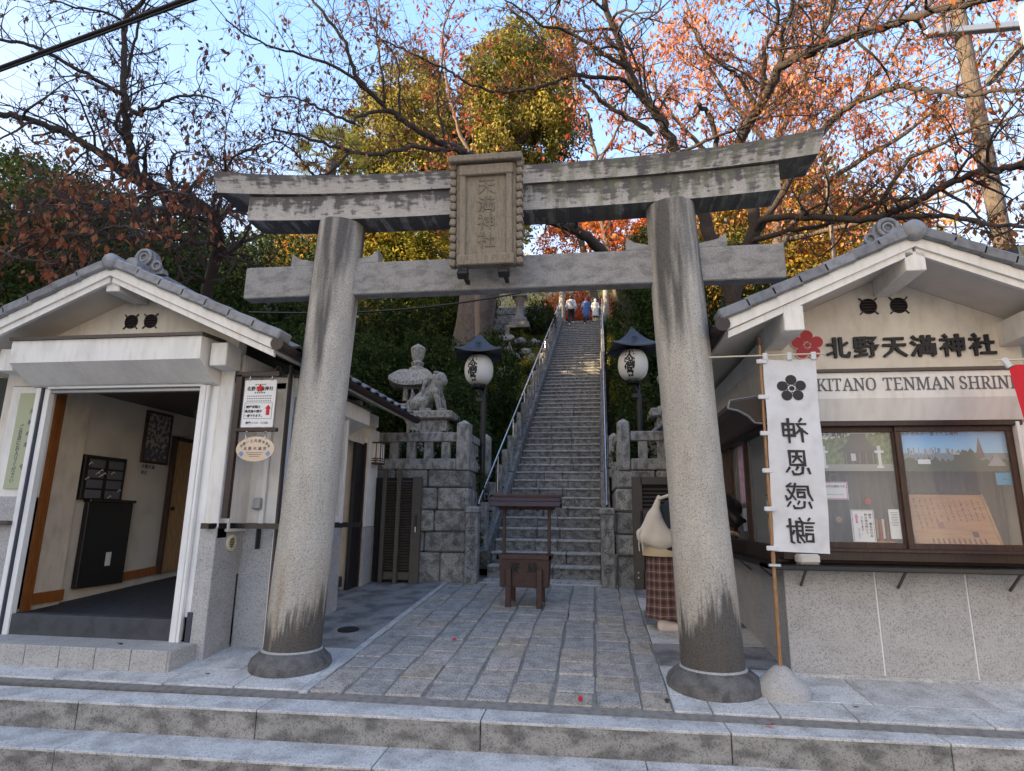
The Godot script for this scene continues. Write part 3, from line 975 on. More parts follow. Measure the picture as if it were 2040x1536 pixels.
# height of the wooded slope
func hill_y(x: float, z: float) -> float:
	var d := -z
	var y := 1.8
	if d > 10.0: y = 1.8 + (d - 10.0) * 0.51
	y = minf(y, 9.35 + maxf(d - 26.0, 0.0) * 0.22)
	if x < -5.0: y += minf((-x - 5.0) * 0.12, 5.0)
	if x > 2.0: y += minf((x - 2.0) * 0.30, 2.4)
	if d > 34: y += (d - 34) * 0.28
	y += 0.18 * sin(x * 1.7 + z * 0.9) * clampf((d - 10) / 4, 0, 1)
	var sx := -0.74 + 0.0155 * (d - 8.3)
	var st := 0.373 + (d - 8.3) * 0.5464 - 0.45
	if absf(x - sx) < 0.95 and d < 26.2: y = minf(st, y)
	elif absf(x - sx) < 1.8 and d < 25: y = minf(y, st + 0.5)
	return y


func build_hill() -> void:
	var mb := MB.new()
	var zs := []
	var z := -8.62
	while z > -75.0:
		zs.append(z)
		z -= 0.6 if z > -28 else 2.5
	var xs := []
	var x := -60.0
	while x < 55.0:
		xs.append(x)
		x += 0.475 if absf(x + 0.5) < 5.0 else 1.5
	var base := 0
	for zz in zs:
		for xx in xs:
			var e := 0.3
			var nn := Vector3(hill_y(xx - e, zz) - hill_y(xx + e, zz), 2 * e, hill_y(xx, zz - e) - hill_y(xx, zz + e))
			mb.vert(Vector3(xx, hill_y(xx, zz), zz), nn.normalized())
	var w := xs.size()
	for j in zs.size() - 1:
		for i in w - 1:
			var q: int = j * w + i
			mb.ix.append_array([q, q + w, q + 1, q + 1, q + w, q + w + 1])
	var h := part("hillside", mb, M.earth)
	h.set_meta("kind", "structure")


func build_stairway() -> void:
	var n := 56
	var s := structure("stairway", Vector3(-0.735, 0, -8.3), -0.0155)
	for k in n:
		var y := 0.373 + 0.1657 * k
		var zf := -0.3033 * k
		var cuts := [-0.79, -0.79 + rng.randf_range(0.4, 0.65), -0.79 + rng.randf_range(0.85, 1.15), 0.79]
		if k == 0: cuts = [-0.79, -0.1, 0.79]
		if k > 34: cuts = [-0.79, rng.randf_range(-0.3, 0.3), 0.79]
		for i in cuts.size() - 1:
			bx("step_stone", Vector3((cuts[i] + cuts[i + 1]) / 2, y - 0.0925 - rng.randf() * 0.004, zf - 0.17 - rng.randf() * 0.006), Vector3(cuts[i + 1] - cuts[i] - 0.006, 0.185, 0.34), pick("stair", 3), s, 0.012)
			bx("worn_lit_edge", Vector3((cuts[i] + cuts[i + 1]) / 2, y - 0.012 + rng.randf() * 0.002, zf - 0.155), Vector3(cuts[i + 1] - cuts[i] - 0.012, 0.034, 0.345), M.stair_edge, s, 0.012)  # paler strip: nosing wear plus the light it catches, put into colour
	# sloping side kerbs with upright stone posts
	var ang := atan(0.5464)
	var b := Basis(Vector3.RIGHT, ang)
	for side in [-1.0, 1.0]:
		for i in 14:
			var d0 := 0.35 + i * 1.19
			var zc := -(d0 + 0.595)
			bx("side_kerb", Vector3(side * 0.865, 0.373 - zc * 0.5464 + 0.02, zc), Vector3(0.15, 0.30, 1.30), pick("stair", 3), s, 0.012, b)
		for i in 28:
			var zc := -0.55 - i * 0.59
			bx("baluster", Vector3(side * 0.885, 0.373 - zc * 0.5464 + 0.42, zc), Vector3(0.10, 0.62, 0.17), M.post_stone if i % 3 else M.wall_stone0, s, 0.012)
	bx("stair_core", Vector3(0, 3.9, -8.9), Vector3(1.5, 0.3, 19.0), M.stair1, s, 0.0, b)
	bx("top_landing", Vector3(0.3, 9.33, -18.4), Vector3(7.0, 0.24, 3.2), M.stair0, s, 0.01)
	# two handrails of steel tube
	for side in [-1.0, 1.0]:
		var r := thing("handrail", "steel tube handrail up the %s side of the long stone stair" % ("left" if side < 0 else "right"), "handrail", Vector3(-0.735, 0, -8.3), -0.0155, "handrails of the long stair")
		var x: float = side * 0.885
		var mb := MB.new()
		mb.tube(PackedVector3Array([Vector3(x, 1.36, -0.08), Vector3(x, 1.46, -0.20), Vector3(x, 1.46 + 16.5 * 0.5464, -16.7), Vector3(x, 1.46 + 16.5 * 0.5464, -17.1)]), PackedFloat32Array([0.02, 0.02, 0.02, 0.02]), 10, true)
		part("rail", mb, M.steel, r)
		for i in 10:
			var zc := -1.6 - i * 1.62
			var p := MB.new()
			p.tube(PackedVector3Array([Vector3(x, 0.373 - zc * 0.5464 + 0.35, zc), Vector3(x, 1.35 - zc * 0.5464, zc)]), PackedFloat32Array([0.014, 0.014]), 8)
			part("rail_post", p, M.steel, r)


# unseen houses added: one blocks the low sun, one bounces warm light
func build_added_houses() -> void:
	var rows := [[Vector3(-21, 0, 2.5), Vector3(10, 12.2, 19), "tall pale unseen house added west of the shrine to block the low sun"], [Vector3(15, 0, 10), Vector3(9, 9.5, 13), "pale unseen house added behind the viewer on the right to bounce warm sunlight"]]
	for r in rows:
		var t := thing("added_house", r[2], "house", r[0])
		var s: Vector3 = r[1]
		bx("wall", Vector3(0, s.y / 2 - 0.35, 0), s, M.far_wall, t, 0.02)
		bx("roof", Vector3(0, s.y - 0.22, 0), Vector3(s.x + 0.5, 0.25, s.z + 0.5), M.roof_tile0, t, 0.02)
		for f in 3:
			for k in 5:
				bx("window", Vector3(s.x / 2 + 0.01, 1.6 + f * 2.9, (k - 2) * s.z / 5.6), Vector3(0.06, 1.3, 1.3), M.black, t, 0.01)


# ------------------------------------------------------------------ the stone gate
func build_torii() -> void:
	var t := thing("torii_gate", "large weathered grey stone torii gate across the front of the path", "torii")
	var cx := -0.775
	var pc := -4.72
	# pillars lean in a little and taper
	for i in 2:
		var sg := -1.0 if i == 0 else 1.0
		var mb := MB.new()
		var pts := PackedVector3Array()
		var rad := PackedFloat32Array()
		for k in 25:
			var f := k / 24.0
			pts.append(Vector3(cx + sg * lerpf(1.575, 1.43, f), lerpf(0.12, 3.72, f), pc))
			rad.append(lerpf(0.214, 0.198, f) + 0.004 * sin(f * 9.0 + i))
		mb.tube(pts, rad, 48, true)
		for k in mb.t.size(): mb.t[k].y = 1.0 - mb.t[k].y / 3.61
		part("pillar", mb, M["pillar%d" % i], t)
		var bs := MB.new()
		var gy := ground_y(pc)
		var r := 0.305 if i == 0 else 0.325
		bs.lathe(PackedVector2Array([Vector2(r, -0.06), Vector2(r, 0.03), Vector2(r - 0.012, 0.06), Vector2(r - 0.05, 0.093), Vector2(0.235, 0.117), Vector2(0.20, 0.12)]), 48, Transform3D(Basis(), Vector3(pts[0].x, gy, pc)))
		part("base_stone", bs, M.base_stone, t)
		var ring := MB.new()
		ring.lathe(PackedVector2Array([Vector2(0.232, 0.112), Vector2(0.230, 0.122), Vector2(0.220, 0.129), Vector2(0.205, 0.130)]), 48, Transform3D(Basis(), Vector3(pts[0].x, gy, pc)))
		part("mortar_ring", ring, M.foot_stone, t)
	# lower lintel and the top one, both lifting at their ends
	var secs := []
	var us := PackedFloat32Array()
	for k in 25:
		var u := k / 24.0
		var x := cx + lerpf(-2.275, 2.275, u)
		var s := absf(u - 0.5) * 2
		var lift := 0.055 * s * s * s
		secs.append([Vector3(x, 3.712 + lift, pc + 0.135), Vector3(x, 3.942 + lift, pc + 0.135), Vector3(x, 3.942 + lift, pc - 0.135), Vector3(x, 3.712 + lift, pc - 0.135)])
		us.append(u)
	var sh := MB.new()
	loft_beam(sh, secs, us)
	part("under_lintel", sh, M.beam0, t)
	secs = []
	for k in 25:
		var u := k / 24.0
		var s := absf(u - 0.5) * 2
		var lb := 0.10 * s * s * s
		var lt := 0.155 * s * s * s
		var xb := cx + lerpf(-2.575, 2.575, u)
		var xt := cx + lerpf(-2.635, 2.635, u)
		secs.append([Vector3(xb, 3.942 + lb, pc + 0.165), Vector3(xt, 4.10 + lt, pc + 0.185), Vector3(xt, 4.155 + lt, pc), Vector3(xt, 4.10 + lt, pc - 0.185), Vector3(xb, 3.942 + lb, pc - 0.165)])
	var ka := MB.new()
	loft_beam(ka, secs, us)
	part("top_lintel", ka, M.beam1, t)
	# tie beam and its wedges
	for seg in [[-3.05, cx - 1.60], [cx - 1.30, cx + 1.30], [cx + 1.60, 1.51]]:
		bx("tie_beam", Vector3((seg[0] + seg[1]) / 2, 3.195, pc), Vector3(seg[1] - seg[0], 0.29, 0.13), M.nuki_stone, t, 0.008)
	for w in [[-1.0, -1.0], [-1.0, 1.0], [1.0, -1.0], [1.0, 1.0]]:
		var x0: float = cx + w[0] * 1.455
		var wd := MB.new()
		var o: float = w[1]
		wd.prism(PackedVector2Array([Vector2(o * 0.17, 3.341), Vector2(o * 0.40, 3.341), Vector2(o * 0.395, 3.455), Vector2(o * 0.33, 3.405), Vector2(o * 0.17, 3.37)]), 0.12, Transform3D(Basis(), Vector3(x0, 0, pc - 0.06)))
		part("wedge", wd, M.nuki_stone, t)
	# name plaque leaning forward
	var b := Basis(Vector3.RIGHT, 0.10)
	var at := Vector3(-0.835, 3.588, -4.42)
	var pm := MB.new()
	pm.box(Transform3D(b, at), Vector3(0.50, 0.86, 0.09), 0.01)
	var plq := part("name_plaque", pm, M.plaque_stone, t)
	var tf := Transform3D(b, at)
	for side in [-1.0, 1.0]:
		for k in 13:
			var y := -0.40 + k * 0.0675
			var sc := MB.new()
			sc.box(tf * Transform3D(Basis(Vector3.BACK, side * 0.22), Vector3(side * 0.272, y, 0.015 + 0.004 * (k % 2))), Vector3(0.05, 0.058, 0.10), 0.010)
			part("scallop", sc, M.plaque_stone, plq)
	for f in [[Vector3(0, 0.365, 0.055), Vector3(0.44, 0.09, 0.05)], [Vector3(-0.19, -0.02, 0.05), Vector3(0.05, 0.70, 0.04)], [Vector3(0.19, -0.02, 0.05), Vector3(0.05, 0.70, 0.04)], [Vector3(0, -0.385, 0.055), Vector3(0.46, 0.085, 0.05)], [Vector3(0, 0.452, 0.03), Vector3(0.60, 0.055, 0.17)]]:
		var fm := MB.new()
		fm.box(tf * Transform3D(Basis(), f[0]), f[1], 0.008)
		part("frame", fm, M.plaque_stone, plq)
	var ch := MB.new()
	for i in 4:
		glyph(ch, "天満神社"[i], tf * Transform3D(Basis(), Vector3(0.0, 0.235 - i * 0.150, 0.045)), 0.142, 0.016, 0.006)
	part("lettering", ch, M.carved, plq)
	for sx in [-0.185, 0.145]:
		var lampm := MB.new()
		lampm.box(Transform3D(Basis(Vector3.RIGHT, -0.6), Vector3(-0.835 + sx, 3.09, -4.42)), Vector3(0.09, 0.05, 0.07), 0.008)
		lampm.box(Transform3D(Basis(), Vector3(-0.835 + sx, 3.10, -4.53)), Vector3(0.03, 0.03, 0.2), 0.0)
		part("spotlight", lampm, M.black, t)
		bx("bracket", Vector3(-0.835 + sx, 3.15, -4.465), Vector3(0.035, 0.10, 0.02), M.grey_metal if sx < 0 else M.orange_wood, t, 0.002)  # orange on the right one: warm reflected light put into its colour


func loft_beam(mb: MB, secs: Array, us: PackedFloat32Array) -> void:
	# front and back faces show the texture once from top (v 0) to bottom (v 1); the under and upper faces take its dark top edge
	var nn: int = secs[0].size()
	for i in secs.size() - 1:
		var a: Array = secs[i]
		var b: Array = secs[i + 1]
		for k in nn:
			var k2 := (k + 1) % nn
			var mid: Vector3 = (a[k] + a[k2]) / 2
			var c: Vector3 = (a[0] + a[nn - 1]) / 2 + Vector3(0, 0.09, 0)
			var v0 := 0.04
			var v1 := 0.04
			if k == 0: # front
				v0 = 1.0
				v1 = 0.0
			elif k == nn - 2:
				v0 = 0.0
				v1 = 1.0
			elif k == nn - 1:
				v0 = 0.10
				v1 = 0.25
			mb.quad(a[k], b[k], b[k2], a[k2], mid - c, Vector2(us[i], v0), Vector2(us[i + 1], v0), Vector2(us[i + 1], v1), Vector2(us[i], v1))
	for e in [0, secs.size() - 1]:
		var s: Array = secs[e]
		var o: Vector3 = s[0] - secs[1 if e == 0 else e - 1][0]
		var base := mb.v.size()
		for k in range(1, s.size() - 1):
			mb.tri(s[0], s[k], s[k + 1], o)
		for q in range(base, mb.t.size()): mb.t[q] = Vector2(0.3 + 0.05 * mb.v[q].z, 0.5 + 2.0 * (4.1 - mb.v[q].y))


# ------------------------------------------------------------------ the two small houses
# tiled gable roof, ridge along z; under(x) is its underside
func gable_roof(t: Node3D, cx: float, apex: float, zf: float, zb: float, half: float, sl: float, disc_r: float) -> void:
	var a := atan(sl)
	var run := half / cos(a)
	for sg in [-1.0, 1.0]:
		var b := Basis(Vector3.BACK, -sg * a)
		var nrm := b * Vector3.UP
		var dn := b * Vector3(sg, 0, 0)
		var top := Vector3(cx, apex, 0)
		bx("soffit", top + dn * run / 2 + nrm * 0.02 + Vector3(0, 0, (zf + zb) / 2 - 0.02), Vector3(run, 0.04, zf - zb - 0.06), M.soffit, t, 0.0, b)
		# verge boards at the front: a broad one over a narrow one, mitred at the top by overrunning inside the ridge beam
		var vp := MB.new()
		vp.prism(PackedVector2Array([Vector2(0, 0.10), Vector2(sg * half, 0.10 - half * sl), Vector2(sg * half, 0.018 - half * sl), Vector2(0, 0.018)]), 0.035, Transform3D(Basis(), Vector3(cx, apex, zf - 0.035)))
		part("verge_board", vp, M.white_paint, t)
		vp = MB.new()
		vp.prism(PackedVector2Array([Vector2(sg * 0.012, 0.015), Vector2(sg * (half - 0.008), 0.015 - half * sl), Vector2(sg * (half - 0.008), -0.038 - half * sl), Vector2(sg * 0.012, -0.038)]), 0.03, Transform3D(Basis(), Vector3(cx, apex, zf - 0.05)))
		part("verge_trim", vp, M.white_paint, t)
		# verge tiles, each butt standing on the next
		var nv := 7
		var len := (run - 0.03) / nv
		for k in nv:
			var at := top + dn * (0.02 + len * (k + 0.5)) + nrm * 0.115 + Vector3(0, 0, zf - 0.06)
			var tb := Basis(Vector3.BACK, -sg * (a - 0.045))
			var vm := MB.new()
			vm.box(Transform3D(tb, at + Vector3(0, 0.02, 0)), Vector3(len + 0.035, 0.085, 0.19), 0.012)
			part("verge_tile", vm, pick("roof_tile", 3), t)
		# field of tiles: one shared curved shape
		var rows := 7
		var cols := int((zf - zb - 0.2) / 0.27)
		var tm := MB.new()
		var prof := []
		for k in 9:
			var u := k / 8.0
			prof.append(Vector2((u - 0.5) * 0.285, 0.020 * sin(u * TAU * 0.9 + 0.4)))
		for k in 8:
			for e in [[0.0, 1.0], [0.018, -1.0]]:
				var o: float = e[0]
				tm.quad(Vector3(-len * 0.54, prof[k].y + 0.018 - o, prof[k].x), Vector3(len * 0.54, prof[k].y + 0.0 - o, prof[k].x), Vector3(len * 0.54, prof[k + 1].y - o, prof[k + 1].x), Vector3(-len * 0.54, prof[k + 1].y + 0.018 - o, prof[k + 1].x), Vector3(0, e[1], 0))
			tm.quad(Vector3(sg * len * 0.54, prof[k].y, prof[k].x), Vector3(sg * len * 0.54, prof[k + 1].y, prof[k + 1].x), Vector3(sg * len * 0.54, prof[k + 1].y - 0.022, prof[k + 1].x), Vector3(sg * len * 0.54, prof[k].y - 0.022, prof[k].x), Vector3(sg, 0, 0))
		var shared := tm.mesh()
		for k in rows:
			for c in cols:
				var o := part("roof_tile", shared, pick("roof_tile", 3), t)
				o.transform = Transform3D(Basis(Vector3.BACK, -sg * (a - 0.05)), top + dn * (len * (k + 0.55)) + nrm * 0.12 + Vector3(0, 0, zf - 0.27 - 0.27 * c))
		bx("roof_board", top + dn * run / 2 + nrm * 0.068 + Vector3(0, 0, (zf + zb) / 2 - 0.03), Vector3(run, 0.06, zf - zb - 0.1), M.brown, t, 0.0, b)
		# gutter under the eave with a hook at its end
		var ex: float = cx + sg * (half + 0.035)
		var ey: float = apex - half * sl + 0.06
		var gm := MB.new()
		for k in 7:
			var g0 := PI + PI * k / 7.0
			var g1 := PI + PI * (k + 1) / 7.0
			var r := 0.055
			gm.quad(Vector3(ex + r * cos(g0), ey + r * sin(g0), zf + 0.02), Vector3(ex + r * cos(g1), ey + r * sin(g1), zf + 0.02), Vector3(ex + r * cos(g1), ey + r * sin(g1), zb), Vector3(ex + r * cos(g0), ey + r * sin(g0), zb), Vector3(0, -1, 0))
		for e in [zf + 0.02, zb]:
			gm.lathe(PackedVector2Array([Vector2(0.056, 0.0), Vector2(0.0, 0.001)]), 12, Transform3D(Basis(Vector3.RIGHT, PI / 2), Vector3(ex, ey, e)))
		part("gutter", gm, M.brown, t)
	# ridge: a course of flat tiles with a round one on top, a disc at the front end
	bx("ridge_course", Vector3(cx, apex + 0.155, (zf + zb) / 2 - 0.12), Vector3(0.15, 0.09, zf - zb - 0.2), M.roof_tile1, t, 0.01)
	var rm := MB.new()
	rm.tube(PackedVector3Array([Vector3(cx, apex + 0.205, zf - 0.2), Vector3(cx, apex + 0.205, zb)]), PackedFloat32Array([0.068, 0.068]), 16, true)
	part("ridge_tile", rm, M.roof_tile1, t)
	var dm := MB.new()
	dm.lathe(PackedVector2Array([Vector2(disc_r * 0.92, -0.26), Vector2(disc_r, -0.02), Vector2(disc_r * 0.96, 0.012), Vector2(disc_r * 0.8, 0.026), Vector2(disc_r * 0.45, 0.036), Vector2(0.0, 0.04)]), 28, Transform3D(Basis(Vector3.RIGHT, PI / 2), Vector3(cx, apex + 0.135, zf + 0.02)))
	part("ridge_end_disc", dm, M.roof_tile1, t)
	# ornamental end tile with rolled scrolls
	var om := MB.new()
	var oz := zf - 0.42
	om.prism(v2("-0.21,0.17 -0.20,0.22 -0.15,0.25 -0.125,0.30 -0.10,0.37 -0.05,0.415 0,0.43 0.05,0.415 0.10,0.37 0.125,0.30 0.15,0.25 0.20,0.22 0.21,0.17"), 0.07, Transform3D(Basis(), Vector3(cx, apex, oz)))
	var orn := part("ridge_ornament", om, M.roof_tile2, t)
	for s in [[0.0, 0.335, 0.07, 0.018], [-0.14, 0.245, 0.04, 0.013], [0.14, 0.245, 0.04, 0.013], [0.0, 0.335, 0.038, 0.012]]:
		var sm := MB.new()
		var pts := PackedVector3Array()
		var rad := PackedFloat32Array()
		for k in 20:
			var g := TAU * k / 19.0
			pts.append(Vector3(cx + s[0] + s[2] * cos(g), apex + s[1] + s[2] * sin(g), oz + 0.078))
			rad.append(s[3])
		sm.tube(pts, rad, 8)
		part("scroll", sm, M.roof_tile1, orn)


func vents(t: Node3D, at: Vector3, gap: float) -> void:
	for sg in [-1.0, 1.0]:
		var c := at + Vector3(sg * gap / 2, 0, 0)
		var m := MB.new()
		m.lathe(PackedVector2Array([Vector2(0.066, 0.0), Vector2(0.066, 0.006), Vector2(0.056, 0.008), Vector2(0.054, -0.0), Vector2(0.0, 0.001)]), 24, Transform3D(Basis(Vector3.RIGHT, PI / 2), c))
		var v := part("vent", m, M.matt_black, t)
		for k in 4:
			bx("slat", c + Vector3(0, -0.036 + k * 0.024, 0.009), Vector3(0.10, 0.007, 0.012), M.brown, v, 0.0, Basis(Vector3.RIGHT, 0.5))
		for k in 4:
			var g := PI / 4 + PI / 2 * k
			bx("strut", c + Vector3(cos(g), sin(g), 0) * 0.078 + Vector3(0, 0, 0.006), Vector3(0.04, 0.010, 0.010), M.brown, v, 0.0, Basis(Vector3.BACK, g))


# boxed shutter housing: profile in (out, y) drawn along its length
func shutter_box(t: Node3D, called: String, prof: String, x: Transform3D, len: float, m: Material, cap: Material, cap_prof: String) -> void:
	var mb := MB.new()
	mb.prism(v2(prof), len, x)
	var p := part(called, mb, m, t)
	var c := MB.new()
	c.prism(v2(cap_prof), len + 0.03, x.translated_local(Vector3(0, 0, -0.015)))
	part("cap_strip", c, cap, p)


func build_left_house() -> void:
	var t := thing("shrine_rest_house", "small white rest house with grey tiled gable and open doorway left of the torii", "house")
	var cx := -4.1
	var zf := -4.75
	var ap := 3.17
	var sl := 0.445
	gable_roof(t, cx, ap, -4.34, -8.2, 1.57, sl, 0.075)
	var under := func(x: float) -> float: return ap - 0.002 - absf(x - cx) * sl
	# front wall above and beside the doorway
	var gb := MB.new()
	gb.prism(PackedVector2Array([Vector2(-5.3, 2.32), Vector2(-3.1, 2.32), Vector2(-3.1, under.call(-3.1)), Vector2(cx, ap - 0.002), Vector2(-5.3, under.call(-5.3))]), -0.12, Transform3D(Basis(), Vector3(0, 0, zf)))
	part("gable_wall", gb, M.plaster, t)
	bx("pier", Vector3(-5.13, 1.34, zf - 0.07), Vector3(0.33, 1.95, 0.14), M.white_paint, t, 0.004)
	bx("pier_base", Vector3(-5.13, 0.70, zf - 0.066), Vector3(0.33, 1.25, 0.15), M.granite_panel, t, 0.004)
	bx("corner_post", Vector3(-3.165, 1.77, zf - 0.06), Vector3(0.13, 1.55, 0.14), M.white_paint, t, 0.006)
	bx("pier_base", Vector3(-3.175, 0.54, zf - 0.16), Vector3(0.15, 1.10, 0.36), M.granite_panel, t, 0.006)
	bx("pier", Vector3(-3.28, 1.35, zf - 0.065), Vector3(0.10, 1.95, 0.13), M.white_metal, t, 0.006)
	bx("door_jamb", Vector3(-3.36, 1.24, zf + 0.0), Vector3(0.055, 2.1, 0.10), M.white_metal, t, 0.005)
	bx("jamb_rail", Vector3(-3.318, 1.24, zf + 0.025), Vector3(0.025, 2.1, 0.04), M.white_metal, t, 0.004)
	bx("jamb_foot", Vector3(-3.245, 0.30, zf + 0.004), Vector3(0.045, 0.24, 0.05), M.copper, t, 0.003)
	bx("door_jamb", Vector3(-4.975, 1.24, zf + 0.0), Vector3(0.045, 2.1, 0.10), M.white_metal, t, 0.005)
	bx("jamb_groove", Vector3(-4.945, 1.24, zf + 0.01), Vector3(0.015, 2.1, 0.06), M.copper, t, 0.0)
	bx("jamb_rail", Vector3(-4.912, 1.24, zf - 0.01), Vector3(0.05, 2.1, 0.06), M.white_metal, t, 0.004)
	bx("door_head", Vector3(-4.13, 2.295, zf + 0.02), Vector3(1.52, 0.03, 0.05), M.white_metal, t, 0.003)
	bx("door_head", Vector3(-4.13, 2.262, zf - 0.02), Vector3(1.52, 0.028, 0.05), M.grey_metal, t, 0.003)
	bx("beam_end", Vector3(-3.135, 2.515, -4.64), Vector3(0.15, 0.20, 0.22), M.white_paint, t, 0.006)
	bx("beam_end", Vector3(-5.13, 2.50, -4.62), Vector3(0.15, 0.20, 0.26), M.white_paint, t, 0.006)
	bx("ridge_beam_end", Vector3(cx, 3.11, -4.56), Vector3(0.13, 0.10, 0.34), M.white_paint, t, 0.006)
	bx("side_beam", Vector3(-3.12, 2.50, -6.5), Vector3(0.12, 0.16, 3.4), M.white_paint, t, 0.004)
	vents(t, Vector3(-4.09, 2.905, zf + 0.001), 0.195)
	shutter_box(t, "shutter_housing", "0,2.29 0.05,2.30 0.075,2.305 0.31,2.455 0.315,2.65 0,2.67", Transform3D(Basis(Vector3.BACK, Vector3.UP, Vector3.LEFT), Vector3(-3.235, 0, zf + 0.002)), 1.80, M.white_paint, M.brown_metal, "0,2.672 0.335,2.652 0.335,2.68 0,2.70")
	# tiled porch step
	var p := MB.new()
	p.box(Transform3D(Basis(), Vector3(-4.6, 0.08, -4.6)), Vector3(2.84, 0.18, 0.32), 0.0)
	var po := part("porch_step", p, M.mortar, t)
	var x := -3.175
	var n := 0
	while x > -5.9:
		var w := 0.30
		bx("tile", Vector3(x - w / 2, 0.105, -4.424), Vector3(w - 0.006, 0.165, 0.02), M.tile_step, po, 0.003)
		bx("tile", Vector3(x - w / 2, 0.182, -4.585), Vector3(w - 0.006, 0.02, 0.335), M.tile_step, po, 0.003)
		x -= w
		n += 1
	for k in 2:
		bx("tile", Vector3(-3.171, 0.092, -4.50 - 0.155 * k), Vector3(0.02, 0.19, 0.15), M.tile_step, po, 0.003)
	# inside: floor, walls, ceiling
	bx("threshold", Vector3(-4.15, 0.235, -4.80), Vector3(1.6, 0.24, 0.10), M.dark_floor, t, 0.006)
	bx("inner_floor", Vector3(-4.22, 0.30, -6.25), Vector3(2.08, 0.12, 2.78), M.dark_floor, t, 0.0, Basis(Vector3.RIGHT, 0.062))
	bx("inner_wall", Vector3(-5.26, 1.45, -5.35), Vector3(0.08, 2.3, 0.42), M.plaster, t, 0.003)
	bx("wood_post", Vector3(-5.1, 1.35, -4.935), Vector3(0.14, 2.1, 0.13), M.orange_wood, t, 0.004)
	bx("wood_post", Vector3(-5.2, 1.35, -5.10), Vector3(0.06, 2.1, 0.22), M.orange_wood, t, 0.004)
	bx("skirting", Vector3(-5.205, 0.40, -5.39), Vector3(0.03, 0.10, 0.36), M.orange_wood, t, 0.003)
	bx("inner_wall", Vector3(-5.30, 1.45, -6.7), Vector3(0.08, 2.3, 2.3), M.soffit, t, 0.0)
	bx("skirting", Vector3(-5.245, 0.51, -6.60), Vector3(0.03, 0.09, 0.60), M.orange_wood, t, 0.003, Basis(Vector3.RIGHT, 0.06))
	bx("back_wall", Vector3(-4.2, 1.45, -7.62), Vector3(2.2, 2.5, 0.1), M.plaster, t, 0.0)
	bx("ceiling", Vector3(-4.2, 2.46, -6.25), Vector3(2.25, 0.06, 2.8), M.brown_metal, t, 0.0)
	bx("outer_wall", Vector3(-5.38, 1.2, -6.5), Vector3(0.08, 2.5, 3.4), M.plaster, t, 0.0)
	bx("inner_door", Vector3(-5.235, 1.29, -7.15), Vector3(0.04, 1.60, 0.44), M.pale_wood, t, 0.004)
	for z in [-6.91, -7.39]:
		bx("door_frame", Vector3(-5.225, 1.31, z), Vector3(0.06, 1.66, 0.045), M.brown_wood, t, 0.003)
	bx("door_frame", Vector3(-5.225, 2.115, -7.15), Vector3(0.06, 0.045, 0.52), M.brown_wood, t, 0.003)
	bx("door_handle", Vector3(-5.20, 1.25, -6.985), Vector3(0.04, 0.045, 0.03), M.black, t, 0.004)
	bx("ceiling_lamp", Vector3(-4.66, 2.35, -6.5), Vector3(0.07, 0.10, 0.07), M.grey_metal, t, 0.012)
	# things that stand and hang inside
	var c := thing("counter", "black counter against the inner wall of the left house, seen through its doorway", "counter", Vector3(-5.215, 0.45, -6.0))
	bx("body", Vector3(0, 0.42, 0), Vector3(0.06, 0.86, 0.62), M.black, c, 0.006)
	bx("counter_top", Vector3(0.01, 0.865, 0), Vector3(0.09, 0.03, 0.64), M.black_lacquer, c, 0.004)
	bx("outlet_plate", Vector3(0.033, 0.26, -0.05), Vector3(0.006, 0.14, 0.07), M.print_white, c, 0.002)
	var e := thing("notice_rack", "black rack of folded slips and cards above the black counter in the left house", "rack", Vector3(-5.225, 1.33, -5.86))
	bx("board", Vector3(0, 0.22, 0), Vector3(0.05, 0.46, 0.56), M.black, e, 0.004)
	for row in 4:
		for k in 2:
			bx("card", Vector3(0.03, 0.05 + row * 0.105, 0.13 - 0.26 * k), Vector3(0.012, 0.085, 0.20), M.ink_grey, e, 0.002)
	for k in 9:
		var sm := MB.new()
		var y := 0.02 + rng.randf() * 0.38
		var z := rng.randf_range(-0.24, 0.24)
		sm.tube(PackedVector3Array([Vector3(0.04, y, z), Vector3(0.055, y + 0.012, z + 0.03), Vector3(0.05, y - 0.015, z + 0.06)]), PackedFloat32Array([0.004, 0.006, 0.003]), 5)
		part("paper_slip", sm, M.paper, e)
	var f := thing("framed_picture", "framed picture map hung on the inner wall of the left house", "picture", Vector3(-5.255, 2.08, -6.61))
	var q := MB.new()
	q.quad(Vector3(0.018, -0.28, 0.19), Vector3(0.018, -0.28, -0.19), Vector3(0.018, 0.28, -0.19), Vector3(0.018, 0.28, 0.19), Vector3.RIGHT, Vector2(0, 1), Vector2(1, 1), Vector2(1, 0), Vector2(0, 0))
	part("print", q, M.map_print, f)
	for s in [[Vector3(0.012, 0.295, 0), Vector3(0.03, 0.03, 0.44)], [Vector3(0.012, -0.295, 0), Vector3(0.03, 0.03, 0.44)], [Vector3(0.012, 0, 0.205), Vector3(0.03, 0.56, 0.03)], [Vector3(0.012, 0, -0.205), Vector3(0.03, 0.56, 0.03)]]:
		bx("frame", s[0], s[1], M.brown_wood, f, 0.003)
	var nm := MB.new()
	letters(nm, "北野天満", Transform3D(Basis(Vector3.UP, PI / 2), Vector3(-5.252, 1.73, -6.45)), 0.05, 0.007, 0.002, Vector2(0.055, 0))
	letters(nm, "神社", Transform3D(Basis(Vector3.UP, PI / 2), Vector3(-5.252, 1.66, -6.45)), 0.05, 0.007, 0.002, Vector2(0.055, 0))
	part("wall_lettering", nm, M.ink_grey, t)
	# the bay on the path side, its shelf, the far doorway
	bx("bay_wall", Vector3(-2.96, 1.75, -5.15), Vector3(0.30, 1.38, 0.06), M.white_paint, t, 0.004)
